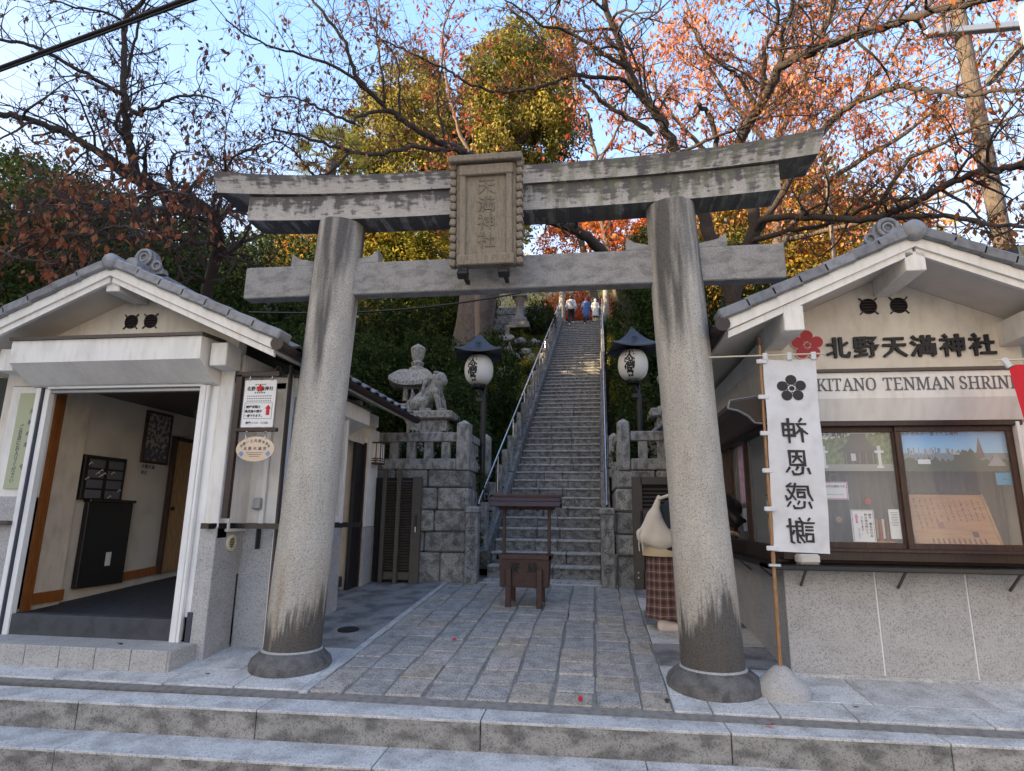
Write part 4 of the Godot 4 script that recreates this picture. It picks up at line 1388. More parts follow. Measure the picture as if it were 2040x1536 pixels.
	bx("bay_base", Vector3(-2.96, 0.54, -5.14), Vector3(0.29, 1.06, 0.05), M.granite_panel, t, 0.004)
	bx("bay_corner", Vector3(-2.79, 1.25, -5.15), Vector3(0.05, 2.45, 0.07), M.white_metal, t, 0.004)
	bx("bay_side_base", Vector3(-2.80, 0.54, -5.85), Vector3(0.06, 1.06, 1.30), M.granite_panel, t, 0.004)
	bx("bay_frame", Vector3(-2.80, 1.72, -6.47), Vector3(0.06, 1.34, 0.06), M.white_metal, t, 0.004)
	bx("bay_frame", Vector3(-2.80, 1.15, -5.8), Vector3(0.06, 0.06, 1.30), M.white_metal, t, 0.004)
	bx("bay_glass", Vector3(-2.80, 1.72, -5.8), Vector3(0.008, 1.14, 1.22), M.glass, t, 0.0)
	bx("bay_back", Vector3(-3.02, 1.72, -5.8), Vector3(0.02, 1.3, 1.3), M.curtain, t, 0.0)
	bx("bay_top", Vector3(-2.94, 2.42, -5.82), Vector3(0.32, 0.04, 1.38), M.white_paint, t, 0.0)
	bx("wall", Vector3(-3.10, 1.75, -4.99), Vector3(0.05, 1.4, 0.30), M.white_paint, t, 0.003)
	var sh := MB.new()
	sh.prism(PackedVector2Array([Vector2(-3.20, 4.66), Vector2(-3.13, 4.66), Vector2(-3.06, 4.93), Vector2(-2.56, 4.93), Vector2(-2.54, 4.95), Vector2(-2.54, 6.5), Vector2(-2.78, 6.5), Vector2(-2.78, 5.12), Vector2(-3.09, 5.12), Vector2(-3.09, 4.75), Vector2(-3.20, 4.75)]), 0.045, Transform3D(Basis(Vector3.RIGHT, Vector3.FORWARD, Vector3.UP), Vector3(0, 1.075, 0)))
	part("shelf", sh, M.black_lacquer, t)
	bx("shelf_bracket", Vector3(-2.93, 0.99, -5.08), Vector3(0.012, 0.18, 0.06), M.black, t, 0.0)
	bx("shelf_stub", Vector3(-5.12, 1.10, -4.70), Vector3(0.26, 0.035, 0.10), M.brown_metal, t, 0.004)
	bx("pipe_cover", Vector3(-2.93, 1.72, -5.105), Vector3(0.045, 1.24, 0.03), M.white_metal, t, 0.004)
	bx("meter_box", Vector3(-2.965, 1.285, -5.085), Vector3(0.075, 0.10, 0.06), M.grey_metal, t, 0.008, Basis(Vector3.RIGHT, -0.2))
	var vm := MB.new()
	vm.lathe(PackedVector2Array([Vector2(0.068, 0.0), Vector2(0.068, 0.016), Vector2(0.048, 0.022), Vector2(0.046, 0.004), Vector2(0.0, 0.004)]), 24, Transform3D(Basis(Vector3.BACK, -PI / 2), Vector3(-3.098, 0.955, -4.94)))
	var vo := part("round_vent", vm, M.ivory_plastic, t)
	for k in 5:
		bx("slat", Vector3(-3.088, 0.925 + k * 0.015, -4.94), Vector3(0.008, 0.006, 0.085), M.brown_metal, vo, 0.0)
	bx("downpipe", Vector3(-2.775, 1.3, -5.10), Vector3(0.022, 2.5, 0.05), M.brown_metal, t, 0.004)
	bx("eave_frieze", Vector3(-2.98, 2.36, -5.16), Vector3(0.32, 0.06, 0.08), M.brown, t, 0.003)
	shutter_box(t, "side_shutter_housing", "0,2.14 0.06,2.15 0.33,2.27 0.335,2.44 0,2.46", Transform3D(Basis(Vector3.RIGHT, Vector3.UP, Vector3.BACK), Vector3(-3.06, 0, -7.0)), 1.85, M.white_paint, M.brown_metal, "0,2.462 0.35,2.442 0.35,2.465 0,2.485")
	bx("wall_over_door", Vector3(-3.1, 2.31, -7.4), Vector3(0.06, 0.36, 1.5), M.plaster, t, 0.0)
	bx("door_post", Vector3(-3.09, 1.2, -7.09), Vector3(0.08, 2.0, 0.05), M.white_metal, t, 0.004)
	bx("inner_screen", Vector3(-3.30, 1.3, -7.30), Vector3(0.03, 1.9, 0.30), M.pale_wood, t, 0.003, yaw(0.5))
	bx("door_leaf", Vector3(-3.10, 1.15, -7.62), Vector3(0.05, 2.0, 0.22), M.black, t, 0.004)
	bx("door_jamb", Vector3(-3.07, 1.15, -7.755), Vector3(0.06, 2.0, 0.04), M.brown, t, 0.003)
	bx("rear_pier", Vector3(-3.06, 1.70, -7.96), Vector3(0.10, 1.30, 0.36), M.white_paint, t, 0.004)
	bx("rear_pier_base", Vector3(-3.058, 0.66, -7.96), Vector3(0.11, 0.77, 0.37), M.granite_panel, t, 0.004)
	bx("rear_wall", Vector3(-4.2, 1.35, -8.12), Vector3(2.2, 2.3, 0.06), M.plaster, t, 0.0)
	var wl := MB.new()
	wl.box(Transform3D(Basis(), Vector3(-2.95, 2.03, -7.96)), Vector3(0.12, 0.27, 0.15), 0.006)
	var wlo := part("wall_lamp", wl, M.paper, t)
	for s in [[Vector3(-2.888, 1.955, -7.96), Vector3(0.006, 0.012, 0.16)], [Vector3(-2.888, 1.925, -7.96), Vector3(0.006, 0.012, 0.16)], [Vector3(-2.888, 2.03, -7.885), Vector3(0.01, 0.29, 0.012)], [Vector3(-2.888, 2.03, -8.035), Vector3(0.01, 0.29, 0.012)], [Vector3(-2.888, 2.03, -7.96), Vector3(0.008, 0.28, 0.009)], [Vector3(-2.95, 2.17, -7.96), Vector3(0.15, 0.02, 0.18)], [Vector3(-2.95, 1.89, -7.96), Vector3(0.14, 0.02, 0.17)], [Vector3(-2.95, 1.955, -7.881), Vector3(0.13, 0.012, 0.006)], [Vector3(-2.95, 1.925, -7.881), Vector3(0.13, 0.012, 0.006)], [Vector3(-2.95, 2.03, -7.881), Vector3(0.009, 0.28, 0.006)], [Vector3(-2.93, 1.925, -7.879), Vector3(0.007, 0.07, 0.006)], [Vector3(-2.97, 1.925, -7.879), Vector3(0.007, 0.07, 0.006)]]:
		bx("frame_bar", s[0], s[1], M.brown_wood, wlo, 0.0)
	# pale green upright sign on the left pier
	var gs := thing("upright_sign", "pale green upright sign with faded lettering on the white pier left of the doorway", "sign", Vector3(-5.09, 1.82, zf + 0.012))
	bx("panel", Vector3.ZERO, Vector3(0.19, 0.86, 0.012), M.green_sign, gs, 0.002)
	var gm := MB.new()
	letters(gm, "ご自由にお入りください", Transform3D(Basis(), Vector3(-0.02, 0.12, 0.007)), 0.048, 0.0065, 0.001, Vector2(0, -0.048))
	letters(gm, "天神の本を守", Transform3D(Basis(), Vector3(0.06, 0.26, 0.007)), 0.05, 0.008, 0.001, Vector2(0, -0.10))
	part("lettering", gm, M.ink_grey, gs)


func build_right_shop() -> void:
	var t := thing("shrine_office", "white shrine office with grey tiled gable, sliding windows and granite base at the right", "shop")
	var cx := 2.35
	var zf := -5.01
	var ap := 3.155
	var sl := 0.44
	gable_roof(t, cx, ap, -4.45, -8.3, 1.36, sl, 0.082)
	var under := func(x: float) -> float: return ap - 0.002 - absf(x - cx) * sl
	var gb := MB.new()
	gb.prism(PackedVector2Array([Vector2(1.40, 1.955), Vector2(3.30, 1.955), Vector2(3.30, under.call(3.30)), Vector2(cx, ap - 0.002), Vector2(1.40, under.call(1.40))]), -0.12, Transform3D(Basis(), Vector3(0, 0, zf)))
	part("gable_wall", gb, M.plaster, t)
	bx("beam_end", Vector3(1.47, 2.655, -4.74), Vector3(0.14, 0.19, 0.55), M.white_paint, t, 0.006)
	bx("beam_end", Vector3(3.225, 2.64, -4.74), Vector3(0.15, 0.19, 0.55), M.white_paint, t, 0.006)
	bx("ridge_beam_end", Vector3(cx, 3.065, -4.74), Vector3(0.14, 0.15, 0.54), M.white_paint, t, 0.006)
	vents(t, Vector3(2.345, 2.91, zf + 0.001), 0.23)
	# signboard box over the window
	shutter_box(t, "signboard", "0,1.965 0.03,1.965 0.10,2.13 0.103,2.335 0,2.34", Transform3D(Basis(Vector3.BACK, Vector3.UP, Vector3.LEFT), Vector3(3.31, 0, zf + 0.002)), 1.88, M.white_paint, M.brown_metal, "0,2.342 0.125,2.337 0.125,2.362 0,2.367")
	for w in [["KITANO", 1.955, 0.435], ["TENMAN", 2.48, 0.51], ["SHRINE", 2.972, 0.41]]:
		var sg := part("sign_lettering", latin(w[0], 0.138, 0.004, true), M.ink_grey, t)
		sg.position = Vector3(w[1], 2.238, zf + 0.108)
		sg.scale = Vector3(w[2] / sg.mesh.get_aabb().size.x, 1.0, 1.0)
	# raised black characters and the plum crest on the gable
	for i in 6:
		var km := MB.new()
		glyph(km, "北野天満神社"[i], Transform3D(Basis(), Vector3(1.958 + i * 0.212, 2.565, zf + 0.002)), 0.185, 0.026, 0.022)
		part("raised_character", km, M.ink, t)
	crest(part("plum_crest", crest_back(Vector3(1.727, 2.592, zf), 0.125), M.rim_pink, t), Vector3(1.727, 2.592, zf + 0.018), 0.125, M.crimson)
	# granite base in three panels with pale joints
	for s in [[1.405, 2.045], [2.055, 2.665], [2.675, 3.29]]:
		bx("granite_panel", Vector3((s[0] + s[1]) / 2, 0.44, zf - 0.03), Vector3(s[1] - s[0], 0.80, 0.06), M.granite_panel, t, 0.003)
	for x in [2.05, 2.67]:
		bx("panel_joint", Vector3(x, 0.44, zf - 0.034), Vector3(0.011, 0.80, 0.058), M.print_white, t, 0.0)
	bx("base_course", Vector3(2.35, 0.04, zf - 0.02), Vector3(1.93, 0.14, 0.09), M.granite1, t, 0.006)
	# window frame, sliding sashes, sill and counter
	bx("window_head", Vector3(2.33, 1.945, zf - 0.02), Vector3(1.75, 0.04, 0.1), M.brown, t, 0.003)
	bx("window_sill", Vector3(2.33, 0.955, zf - 0.0), Vector3(1.86, 0.09, 0.12), M.brown, t, 0.004)
	bx("window_rail", Vector3(2.33, 0.985, zf + 0.03), Vector3(1.80, 0.02, 0.10), M.brown_wood, t, 0.003)
	bx("end_post", Vector3(3.235, 1.44, zf - 0.05), Vector3(0.13, 1.02, 0.12), M.white_metal, t, 0.005)
	bx("end_trim", Vector3(3.165, 1.44, zf + 0.01), Vector3(0.025, 1.02, 0.06), M.white_metal, t, 0.003)
	bx("corner_post", Vector3(1.44, 1.44, zf - 0.045), Vector3(0.085, 1.03, 0.09), M.brown_wood, t, 0.004)
	bx("counter", Vector3(2.25, 0.865, zf + 0.085), Vector3(2.0, 0.04, 0.29), M.black_lacquer, t, 0.008)
	bx("side_counter", Vector3(1.335, 0.865, -5.87), Vector3(0.17, 0.04, 2.2), M.black_lacquer, t, 0.008)
	for x in [1.52, 2.20, 2.95]:
		bx("counter_bracket", Vector3(x, 0.79, zf + 0.09), Vector3(0.014, 0.014, 0.22), M.brown_metal, t, 0.0, Basis(Vector3.RIGHT, -0.70))
	for s in [[1.50, 2.345, -5.055, "left"], [2.315, 3.15, -5.03, "right"]]:
		var w := MB.new()
		var wx: float = (s[0] + s[1]) / 2
		var ww: float = s[1] - s[0]
		w.box(Transform3D(Basis(), Vector3(wx, 1.905, s[2])), Vector3(ww, 0.04, 0.03), 0.003)
		w.box(Transform3D(Basis(), Vector3(wx, 1.018, s[2])), Vector3(ww, 0.045, 0.03), 0.003)
		w.box(Transform3D(Basis(), Vector3(s[0] + 0.022, 1.46, s[2])), Vector3(0.044, 0.85, 0.03), 0.003)
		w.box(Transform3D(Basis(), Vector3(s[1] - 0.022, 1.46, s[2])), Vector3(0.044, 0.85, 0.03), 0.003)
		var o := part("window", w, M.brown_wood, t)
		bx("pane", Vector3(wx, 1.46, s[2] - 0.004), Vector3(ww - 0.08, 0.86, 0.005), M.glass, o, 0.0)
	# room behind the panes
	bx("room_floor", Vector3(2.35, 0.88, -6.1), Vector3(1.85, 0.06, 2.0), M.brown_wood, t, 0.0)
	bx("room_back", Vector3(2.35, 1.5, -7.1), Vector3(1.9, 1.3, 0.06), M.soffit, t, 0.0)
	bx("room_side", Vector3(3.27, 1.5, -6.1), Vector3(0.05, 1.3, 2.1), M.soffit, t, 0.0)
	bx("room_ceiling", Vector3(2.35, 2.05, -6.1), Vector3(1.9, 0.06, 2.1), M.soffit, t, 0.0)
	# pleated curtain just inside
	var cm := MB.new()
	for k in 60:
		var x0 := 1.52 + k * 0.0135
		var x1 := x0 + 0.0135
		var d0 := -5.22 + 0.012 * sin(k * 1.1) + 0.006 * sin(k * 0.37)
		var d1 := -5.22 + 0.012 * sin((k + 1) * 1.1) + 0.006 * sin((k + 1) * 0.37)
		cm.quad(Vector3(x0, 0.92, d0), Vector3(x1, 0.92, d1), Vector3(x1, 1.95, d1), Vector3(x0, 1.95, d0), Vector3.BACK)
	tag(part("curtain", cm, M.curtain), "grey pleated curtain behind the left sliding window of the right shop", "curtain")
	var cm2 := MB.new()
	for k in 62:
		var x0 := 2.345 + k * 0.0135
		var d0 := -5.30 + 0.016 * sin(k * 0.8)
		var d1 := -5.30 + 0.016 * sin((k + 1) * 0.8)
		cm2.quad(Vector3(x0, 0.92, d0), Vector3(x0 + 0.0135, 0.92, d1), Vector3(x0 + 0.0135, 1.95, d1), Vector3(x0, 1.95, d0), Vector3.BACK)
	tag(part("curtain", cm2, M.curtain), "dark pleated curtain behind the right window with the wooden notice", "curtain")
	shop_prints(zf)
	# path side of the shop: bay window under a curved hood, lower wall
	bx("side_wall", Vector3(1.45, 0.46, -6.6), Vector3(0.09, 0.80, 3.1), M.granite_panel, t, 0.003)
	bx("side_wall_upper", Vector3(1.45, 2.28, -6.62), Vector3(0.09, 0.62, 3.15), M.plaster, t, 0.0)
	bx("side_beam", Vector3(1.46, 2.60, -6.7), Vector3(0.12, 0.16, 3.2), M.white_paint, t, 0.004)
	for z in [-5.10, -5.98, -6.62, -7.3]:
		bx("side_post", Vector3(1.43, 1.44, z), Vector3(0.06, 1.02, 0.06), M.brown_wood if z < -5.2 else M.brown, t, 0.003)
	bx("side_sill", Vector3(1.42, 0.945, -6.2), Vector3(0.10, 0.12, 2.3), M.brown, t, 0.003)
	bx("side_head", Vector3(1.42, 1.955, -6.2), Vector3(0.08, 0.05, 2.3), M.brown, t, 0.003)
	bx("side_pane", Vector3(1.435, 1.46, -5.55), Vector3(0.005, 0.96, 0.82), M.glass, t, 0.0)
	bx("side_pane", Vector3(1.435, 1.46, -6.3), Vector3(0.005, 0.96, 0.58), M.glass, t, 0.0)
	bx("side_panel", Vector3(1.44, 1.46, -7.0), Vector3(0.03, 0.96, 0.62), M.brown_wood, t, 0.0)
	bx("side_end_wall", Vector3(1.45, 1.5, -7.8), Vector3(0.09, 1.2, 0.9), M.plaster, t, 0.0)
	bx("recess_shade_sheet", Vector3(1.395, 0.50, -7.05), Vector3(0.02, 0.66, 0.30), M.matt_black, t, 0.0)  # flat black sheet: the shade of an opening put into its colour
	for z in [-5.3, -6.0]:
		bx("side_bracket", Vector3(1.36, 0.79, z), Vector3(0.20, 0.014, 0.014), M.brown_metal, t, 0.0, Basis(Vector3.BACK, -0.7))
	bx("back_wall", Vector3(2.35, 1.3, -8.2), Vector3(1.9, 2.4, 0.08), M.plaster, t, 0.0)
	bx("right_wall", Vector3(3.33, 1.2, -6.6), Vector3(0.06, 2.5, 3.2), M.plaster, t, 0.0)
	var hm := MB.new()
	hm.prism(v2("0,2.19 -0.29,2.14 -0.30,2.095 -0.235,2.085 -0.16,2.04 -0.11,1.985 -0.02,1.975 0,1.975"), -2.15, Transform3D(Basis(), Vector3(1.40, 0, -5.06)))
	var ho := part("window_hood", hm, M.brown_metal, t)
	var hr := MB.new()
	var edge := v2("0.0,2.205 -0.295,2.155 -0.315,2.09 -0.235,2.07 -0.16,2.025 -0.11,1.968 0,1.96")
	for i in edge.size() - 1:
		var a := edge[i]
		var b := edge[i + 1]
		hr.tube(PackedVector3Array([Vector3(1.40 + a.x, a.y, -5.055), Vector3(1.40 + b.x, b.y, -5.055)]), PackedFloat32Array([0.011, 0.011]), 6, true)
	part("hood_edge", hr, M.grey_metal, ho)


# backing of the five-petal crest: discs standing a little off the wall
func crest_back(c: Vector3, r: float) -> MB:
	var mb := MB.new()
	for k in 5:
		var g := PI / 2 + TAU * k / 5
		mb.lathe(PackedVector2Array([Vector2(r * 0.43, 0.0), Vector2(r * 0.43, 0.016 + 0.0004 * k), Vector2(0.0, 0.016 + 0.0004 * k)]), 28, Transform3D(Basis(Vector3.RIGHT, PI / 2), c + Vector3(cos(g), sin(g), 0) * r * 0.62))
	mb.lathe(PackedVector2Array([Vector2(r * 0.36, 0.0), Vector2(r * 0.36, 0.0152), Vector2(0.0, 0.0152)]), 20, Transform3D(Basis(Vector3.RIGHT, PI / 2), c))
	return mb


func crest(parent: Node3D, c: Vector3, r: float, m: Material, thick := 0.004) -> void:
	for k in 6:
		var mb := MB.new()
		var g := PI / 2 + TAU * k / 5
		var rr := r * (0.37 if k < 5 else 0.155)
		var at := c + (Vector3(cos(g), sin(g), 0) * r * 0.62 if k < 5 else Vector3.ZERO)
		mb.lathe(PackedVector2Array([Vector2(rr, 0.0), Vector2(rr, thick), Vector2(0.0, thick)]), 28, Transform3D(Basis(Vector3.RIGHT, PI / 2), at))
		part("petal" if k < 5 else "crest_centre", mb, m, parent)
	for k in 5:
		for off in [0.0, 0.31, -0.31]:
			if off != 0.0 and k % 5 != k: continue
			var g: float = PI / 2 + TAU * k / 5 + PI / 5 + off * 0.55
			var mb := MB.new()
			mb.lathe(PackedVector2Array([Vector2(r * 0.035, 0.0), Vector2(r * 0.035, thick), Vector2(0.0, thick)]), 8, Transform3D(Basis(Vector3.RIGHT, PI / 2), c + Vector3(cos(g), sin(g), 0) * r * (0.33 if off == 0.0 else 0.25)))
			part("stamen", mb, m, parent)


# a flat print with its picture facing +z
func print_card(called: String, label: String, category: String, at: Vector3, w: float, h: float, m: Material, turn := 0.0) -> Node3D:
	var t := thing(called, label, category, at, turn)
	var mb := MB.new()
	mb.box(Transform3D(Basis(), Vector3(0, 0, -0.002)), Vector3(w, h, 0.003), 0.0)
	part("sheet", mb, M.print_white, t)
	var q := MB.new()
	q.quad(Vector3(-w / 2, -h / 2, 0), Vector3(w / 2, -h / 2, 0), Vector3(w / 2, h / 2, 0), Vector3(-w / 2, h / 2, 0), Vector3.BACK, Vector2(0, 1), Vector2(1, 1), Vector2(1, 0), Vector2(0, 0))
	part("print", q, m, t)
	return t


func print_text(t: Node3D, rows: Array, x0: float, y0: float, size: float, wid: float, step: Vector2, row_step: Vector2, m: Material) -> void:
	var mb := MB.new()
	for i in rows.size():
		letters(mb, rows[i], Transform3D(Basis(), Vector3(x0 + row_step.x * i, y0 + row_step.y * i, 0.0012)), size, wid, 0.0005, step)
	part("lettering", mb, m, t)


func shop_prints(zf: float) -> void:
	var z := -5.075
	var a := print_card("hall_poster", "poster of a dark tiled shrine hall at the top of the left window", "poster", Vector3(2.02, 1.75, z), 0.64, 0.335, M.poster_hall)
	print_text(a, ["北野天満神社"], -0.27, 0.12, 0.042, 0.0055, Vector2(0.044, 0), Vector2.ZERO, M.ink)
	var b := print_card("town_poster", "poster of the town under a blue sky at the top of the right window", "poster", Vector3(2.735, 1.745, z + 0.02), 0.76, 0.33, M.poster_town)
	print_text(b, ["神戸市内が一望できる境内"], -0.345, 0.125, 0.032, 0.004, Vector2(0.0345, 0), Vector2.ZERO, M.ink)
	var c := print_card("blue_card", "small bright blue card stuck at the right edge of the right window", "card", Vector3(3.06, 1.525, z + 0.021), 0.105, 0.09, M.cyan_card)
	bx("mark", Vector3(0.005, -0.005, 0.002), Vector3(0.03, 0.008, 0.002), M.ink_grey, c, 0.0)
	var d := print_card("pink_edged_notice", "white notice with pink border half behind the banner in the left window", "notice", Vector3(1.85, 1.43, z + 0.003), 0.20, 0.135, M.print_white)
	for s in [[Vector3(0, 0.062, 0.001), Vector3(0.19, 0.006, 0.001)], [Vector3(0, -0.062, 0.001), Vector3(0.19, 0.006, 0.001)], [Vector3(0.093, 0, 0.001), Vector3(0.006, 0.12, 0.001)], [Vector3(-0.093, 0, 0.001), Vector3(0.006, 0.12, 0.001)]]:
		bx("border", s[0], s[1], M.pink_print, d, 0.0)
	print_text(d, ["お守の授与です。"], -0.055, 0.032, 0.022, 0.003, Vector2(0.021, 0), Vector2.ZERO, M.ink)
	print_text(d, ["御朱印は本の所に"], -0.05, -0.03, 0.011, 0.0014, Vector2(0.016, 0), Vector2.ZERO, M.ink_grey)
	var e := print_card("arrow_notice", "white notice with a red up arrow standing at the foot of the left window", "notice", Vector3(2.035, 1.165, z + 0.004), 0.165, 0.24, M.print_white)
	for s in [[Vector3(0, 0.113, 0.001), Vector3(0.152, 0.003, 0.001)], [Vector3(0.075, 0, 0.001), Vector3(0.003, 0.23, 0.001)], [Vector3(-0.075, 0, 0.001), Vector3(0.003, 0.23, 0.001)]]:
		bx("border", s[0], s[1], M.ink_grey, e, 0.0)
	arrow(e, Vector3(-0.045, 0.055, 0.001), 0.075, 0.03, M.pink_print)
	print_text(e, ["御守・御朱印は本", "前の授与所にて対", "しております。"], 0.052, 0.082, 0.022, 0.003, Vector2(0, -0.0225), Vector2(-0.03, 0), M.ink)
	print_text(e, ["北野天満神社"], -0.035, -0.02, 0.011, 0.0014, Vector2(0, -0.014), Vector2.ZERO, M.ink_grey)
	var f := print_card("price_sheet", "narrow white sheet with small print beside the middle post of the left window", "notice", Vector3(2.262, 1.18, z + 0.005), 0.075, 0.22, M.print_white)
	for k in 9:
		bx("text_line", Vector3(0.0, 0.085 - k * 0.012, 0.001), Vector3(0.052 - 0.008 * (k % 3), 0.0035, 0.001), M.ink_grey, f, 0.0)
	var g := thing("wooden_notice", "old tan wooden notice board with faded writing leaning inside the right window", "notice board", Vector3(2.70, 1.02, -5.10))
	g.rotation = Vector3(-0.25, 0, 0)
	var q := MB.new()
	q.quad(Vector3(-0.29, 0.0, 0.012), Vector3(0.29, 0.0, 0.012), Vector3(0.25, 0.40, 0.012), Vector3(-0.315, 0.40, 0.012), Vector3.BACK, Vector2(0, 1), Vector2(1, 1), Vector2(1, 0), Vector2(0, 0))
	part("board_face", q, M.notice_wood, g)
	bx("board", Vector3(-0.02, 0.2, 0.0), Vector3(0.55, 0.40, 0.018), M.pale_wood, g, 0.003)
	bx("top_rail", Vector3(-0.03, 0.408, 0.006), Vector3(0.58, 0.018, 0.03), M.brown_wood, g, 0.003)
	bx("side_rail", Vector3(0.278, 0.2, 0.006), Vector3(0.02, 0.40, 0.03), M.pale_wood, g, 0.003, Basis(Vector3.BACK, 0.10))
	var k := 0
	for s in [[2.135, 1.355, "round red flower badge high in the left window", M.crimson], [1.905, 1.21, "round gold flower badge low in the left window beside the banner", M.pale_wood], [1.895, 1.535, "round dark flower badge under the hall poster", M.brown_wood]]:
		var o := thing("flower_badge", s[2], "badge", Vector3(s[0], s[1], -5.19))
		var m := MB.new()
		m.lathe(PackedVector2Array([Vector2(0.034, 0.0), Vector2(0.034, 0.006), Vector2(0.0, 0.007)]), 16, Transform3D(Basis(Vector3.RIGHT, PI / 2), Vector3.ZERO))
		part("disc", m, M.ink_grey if k != 0 else M.bark_lichen, o)
		var m2 := MB.new()
		for j in 6:
			var a2 := TAU * j / 6
			m2.lathe(PackedVector2Array([Vector2(0.011, 0.006), Vector2(0.011, 0.009), Vector2(0.0, 0.0095)]), 10, Transform3D(Basis(Vector3.RIGHT, PI / 2), Vector3(cos(a2), sin(a2), 0) * 0.014))
		part("flower", m2, s[3], o)
		k += 1
	var am := thing("charm_stand", "small stand of paper fortunes and charms behind the left window sash", "charms", Vector3(2.19, 1.04, -5.14))
	for j in 5:
		bx("charm", Vector3(-0.055 + j * 0.024, 0.09 + 0.012 * (j % 2), 0.0), Vector3(0.016, 0.15, 0.012), [M.paper, M.pale_wood, M.crimson, M.paper, M.orange_wood][j], am, 0.003)
	bx("tray", Vector3(-0.01, 0.0, 0.0), Vector3(0.17, 0.03, 0.06), M.orange_wood, am, 0.003)
	# side window: a tall poster, two small cards, hanging wooden tablets
	var pk := thing("figure_poster", "pink poster with a standing figure in the side window behind the pillar", "poster", Vector3(1.468, 1.66, -6.30), -PI / 2)
	var pq := MB.new()
	pq.quad(Vector3(-0.21, -0.30, 0), Vector3(0.21, -0.30, 0), Vector3(0.21, 0.28, 0), Vector3(-0.21, 0.28, 0), Vector3.BACK, Vector2(0, 1), Vector2(1, 1), Vector2(1, 0), Vector2(0, 0))
	part("print", pq, M.poster_pink, pk)
	print_card("side_card", "small white card under the pink poster in the side window", "card", Vector3(1.468, 1.20, -6.36), 0.22, 0.22, M.print_white, -PI / 2)
	var tb := thing("tablet_rack", "rack of hanging pale wooden tablets in the side window nearest the banner", "rack", Vector3(1.53, 1.06, -5.62))
	bx("rail", Vector3(0, 0.36, 0), Vector3(0.03, 0.02, 0.30), M.brown_wood, tb, 0.003)
	for row in 2:
		for j in 5:
			bx("tablet", Vector3(-0.01, 0.25 - row * 0.16, -0.11 + j * 0.055), Vector3(0.012, 0.12, 0.044), M.ivory_plastic, tb, 0.002)
	# tissue pack lying on the counter behind the banner
	var tp := thing("paper_pack", "white paper pack lying on the black counter behind the banner", "paper", Vector3(1.56, 0.905, -4.93))
	bx("pack", Vector3(0, 0.015, 0), Vector3(0.16, 0.07, 0.09), M.paper, tp, 0.015, yaw(0.15))


func arrow(t: Node3D, at: Vector3, h: float, w: float, m: Material) -> void:
	var mb := MB.new()
	mb.prism(PackedVector2Array([Vector2(0, h / 2), Vector2(w / 2, h * 0.12), Vector2(w * 0.28, h * 0.12), Vector2(w * 0.28, -h / 2), Vector2(-w * 0.28, -h / 2), Vector2(-w * 0.28, h * 0.12), Vector2(-w / 2, h * 0.12)]), 0.001, Transform3D(Basis(), at))
	part("arrow", mb, m, t)


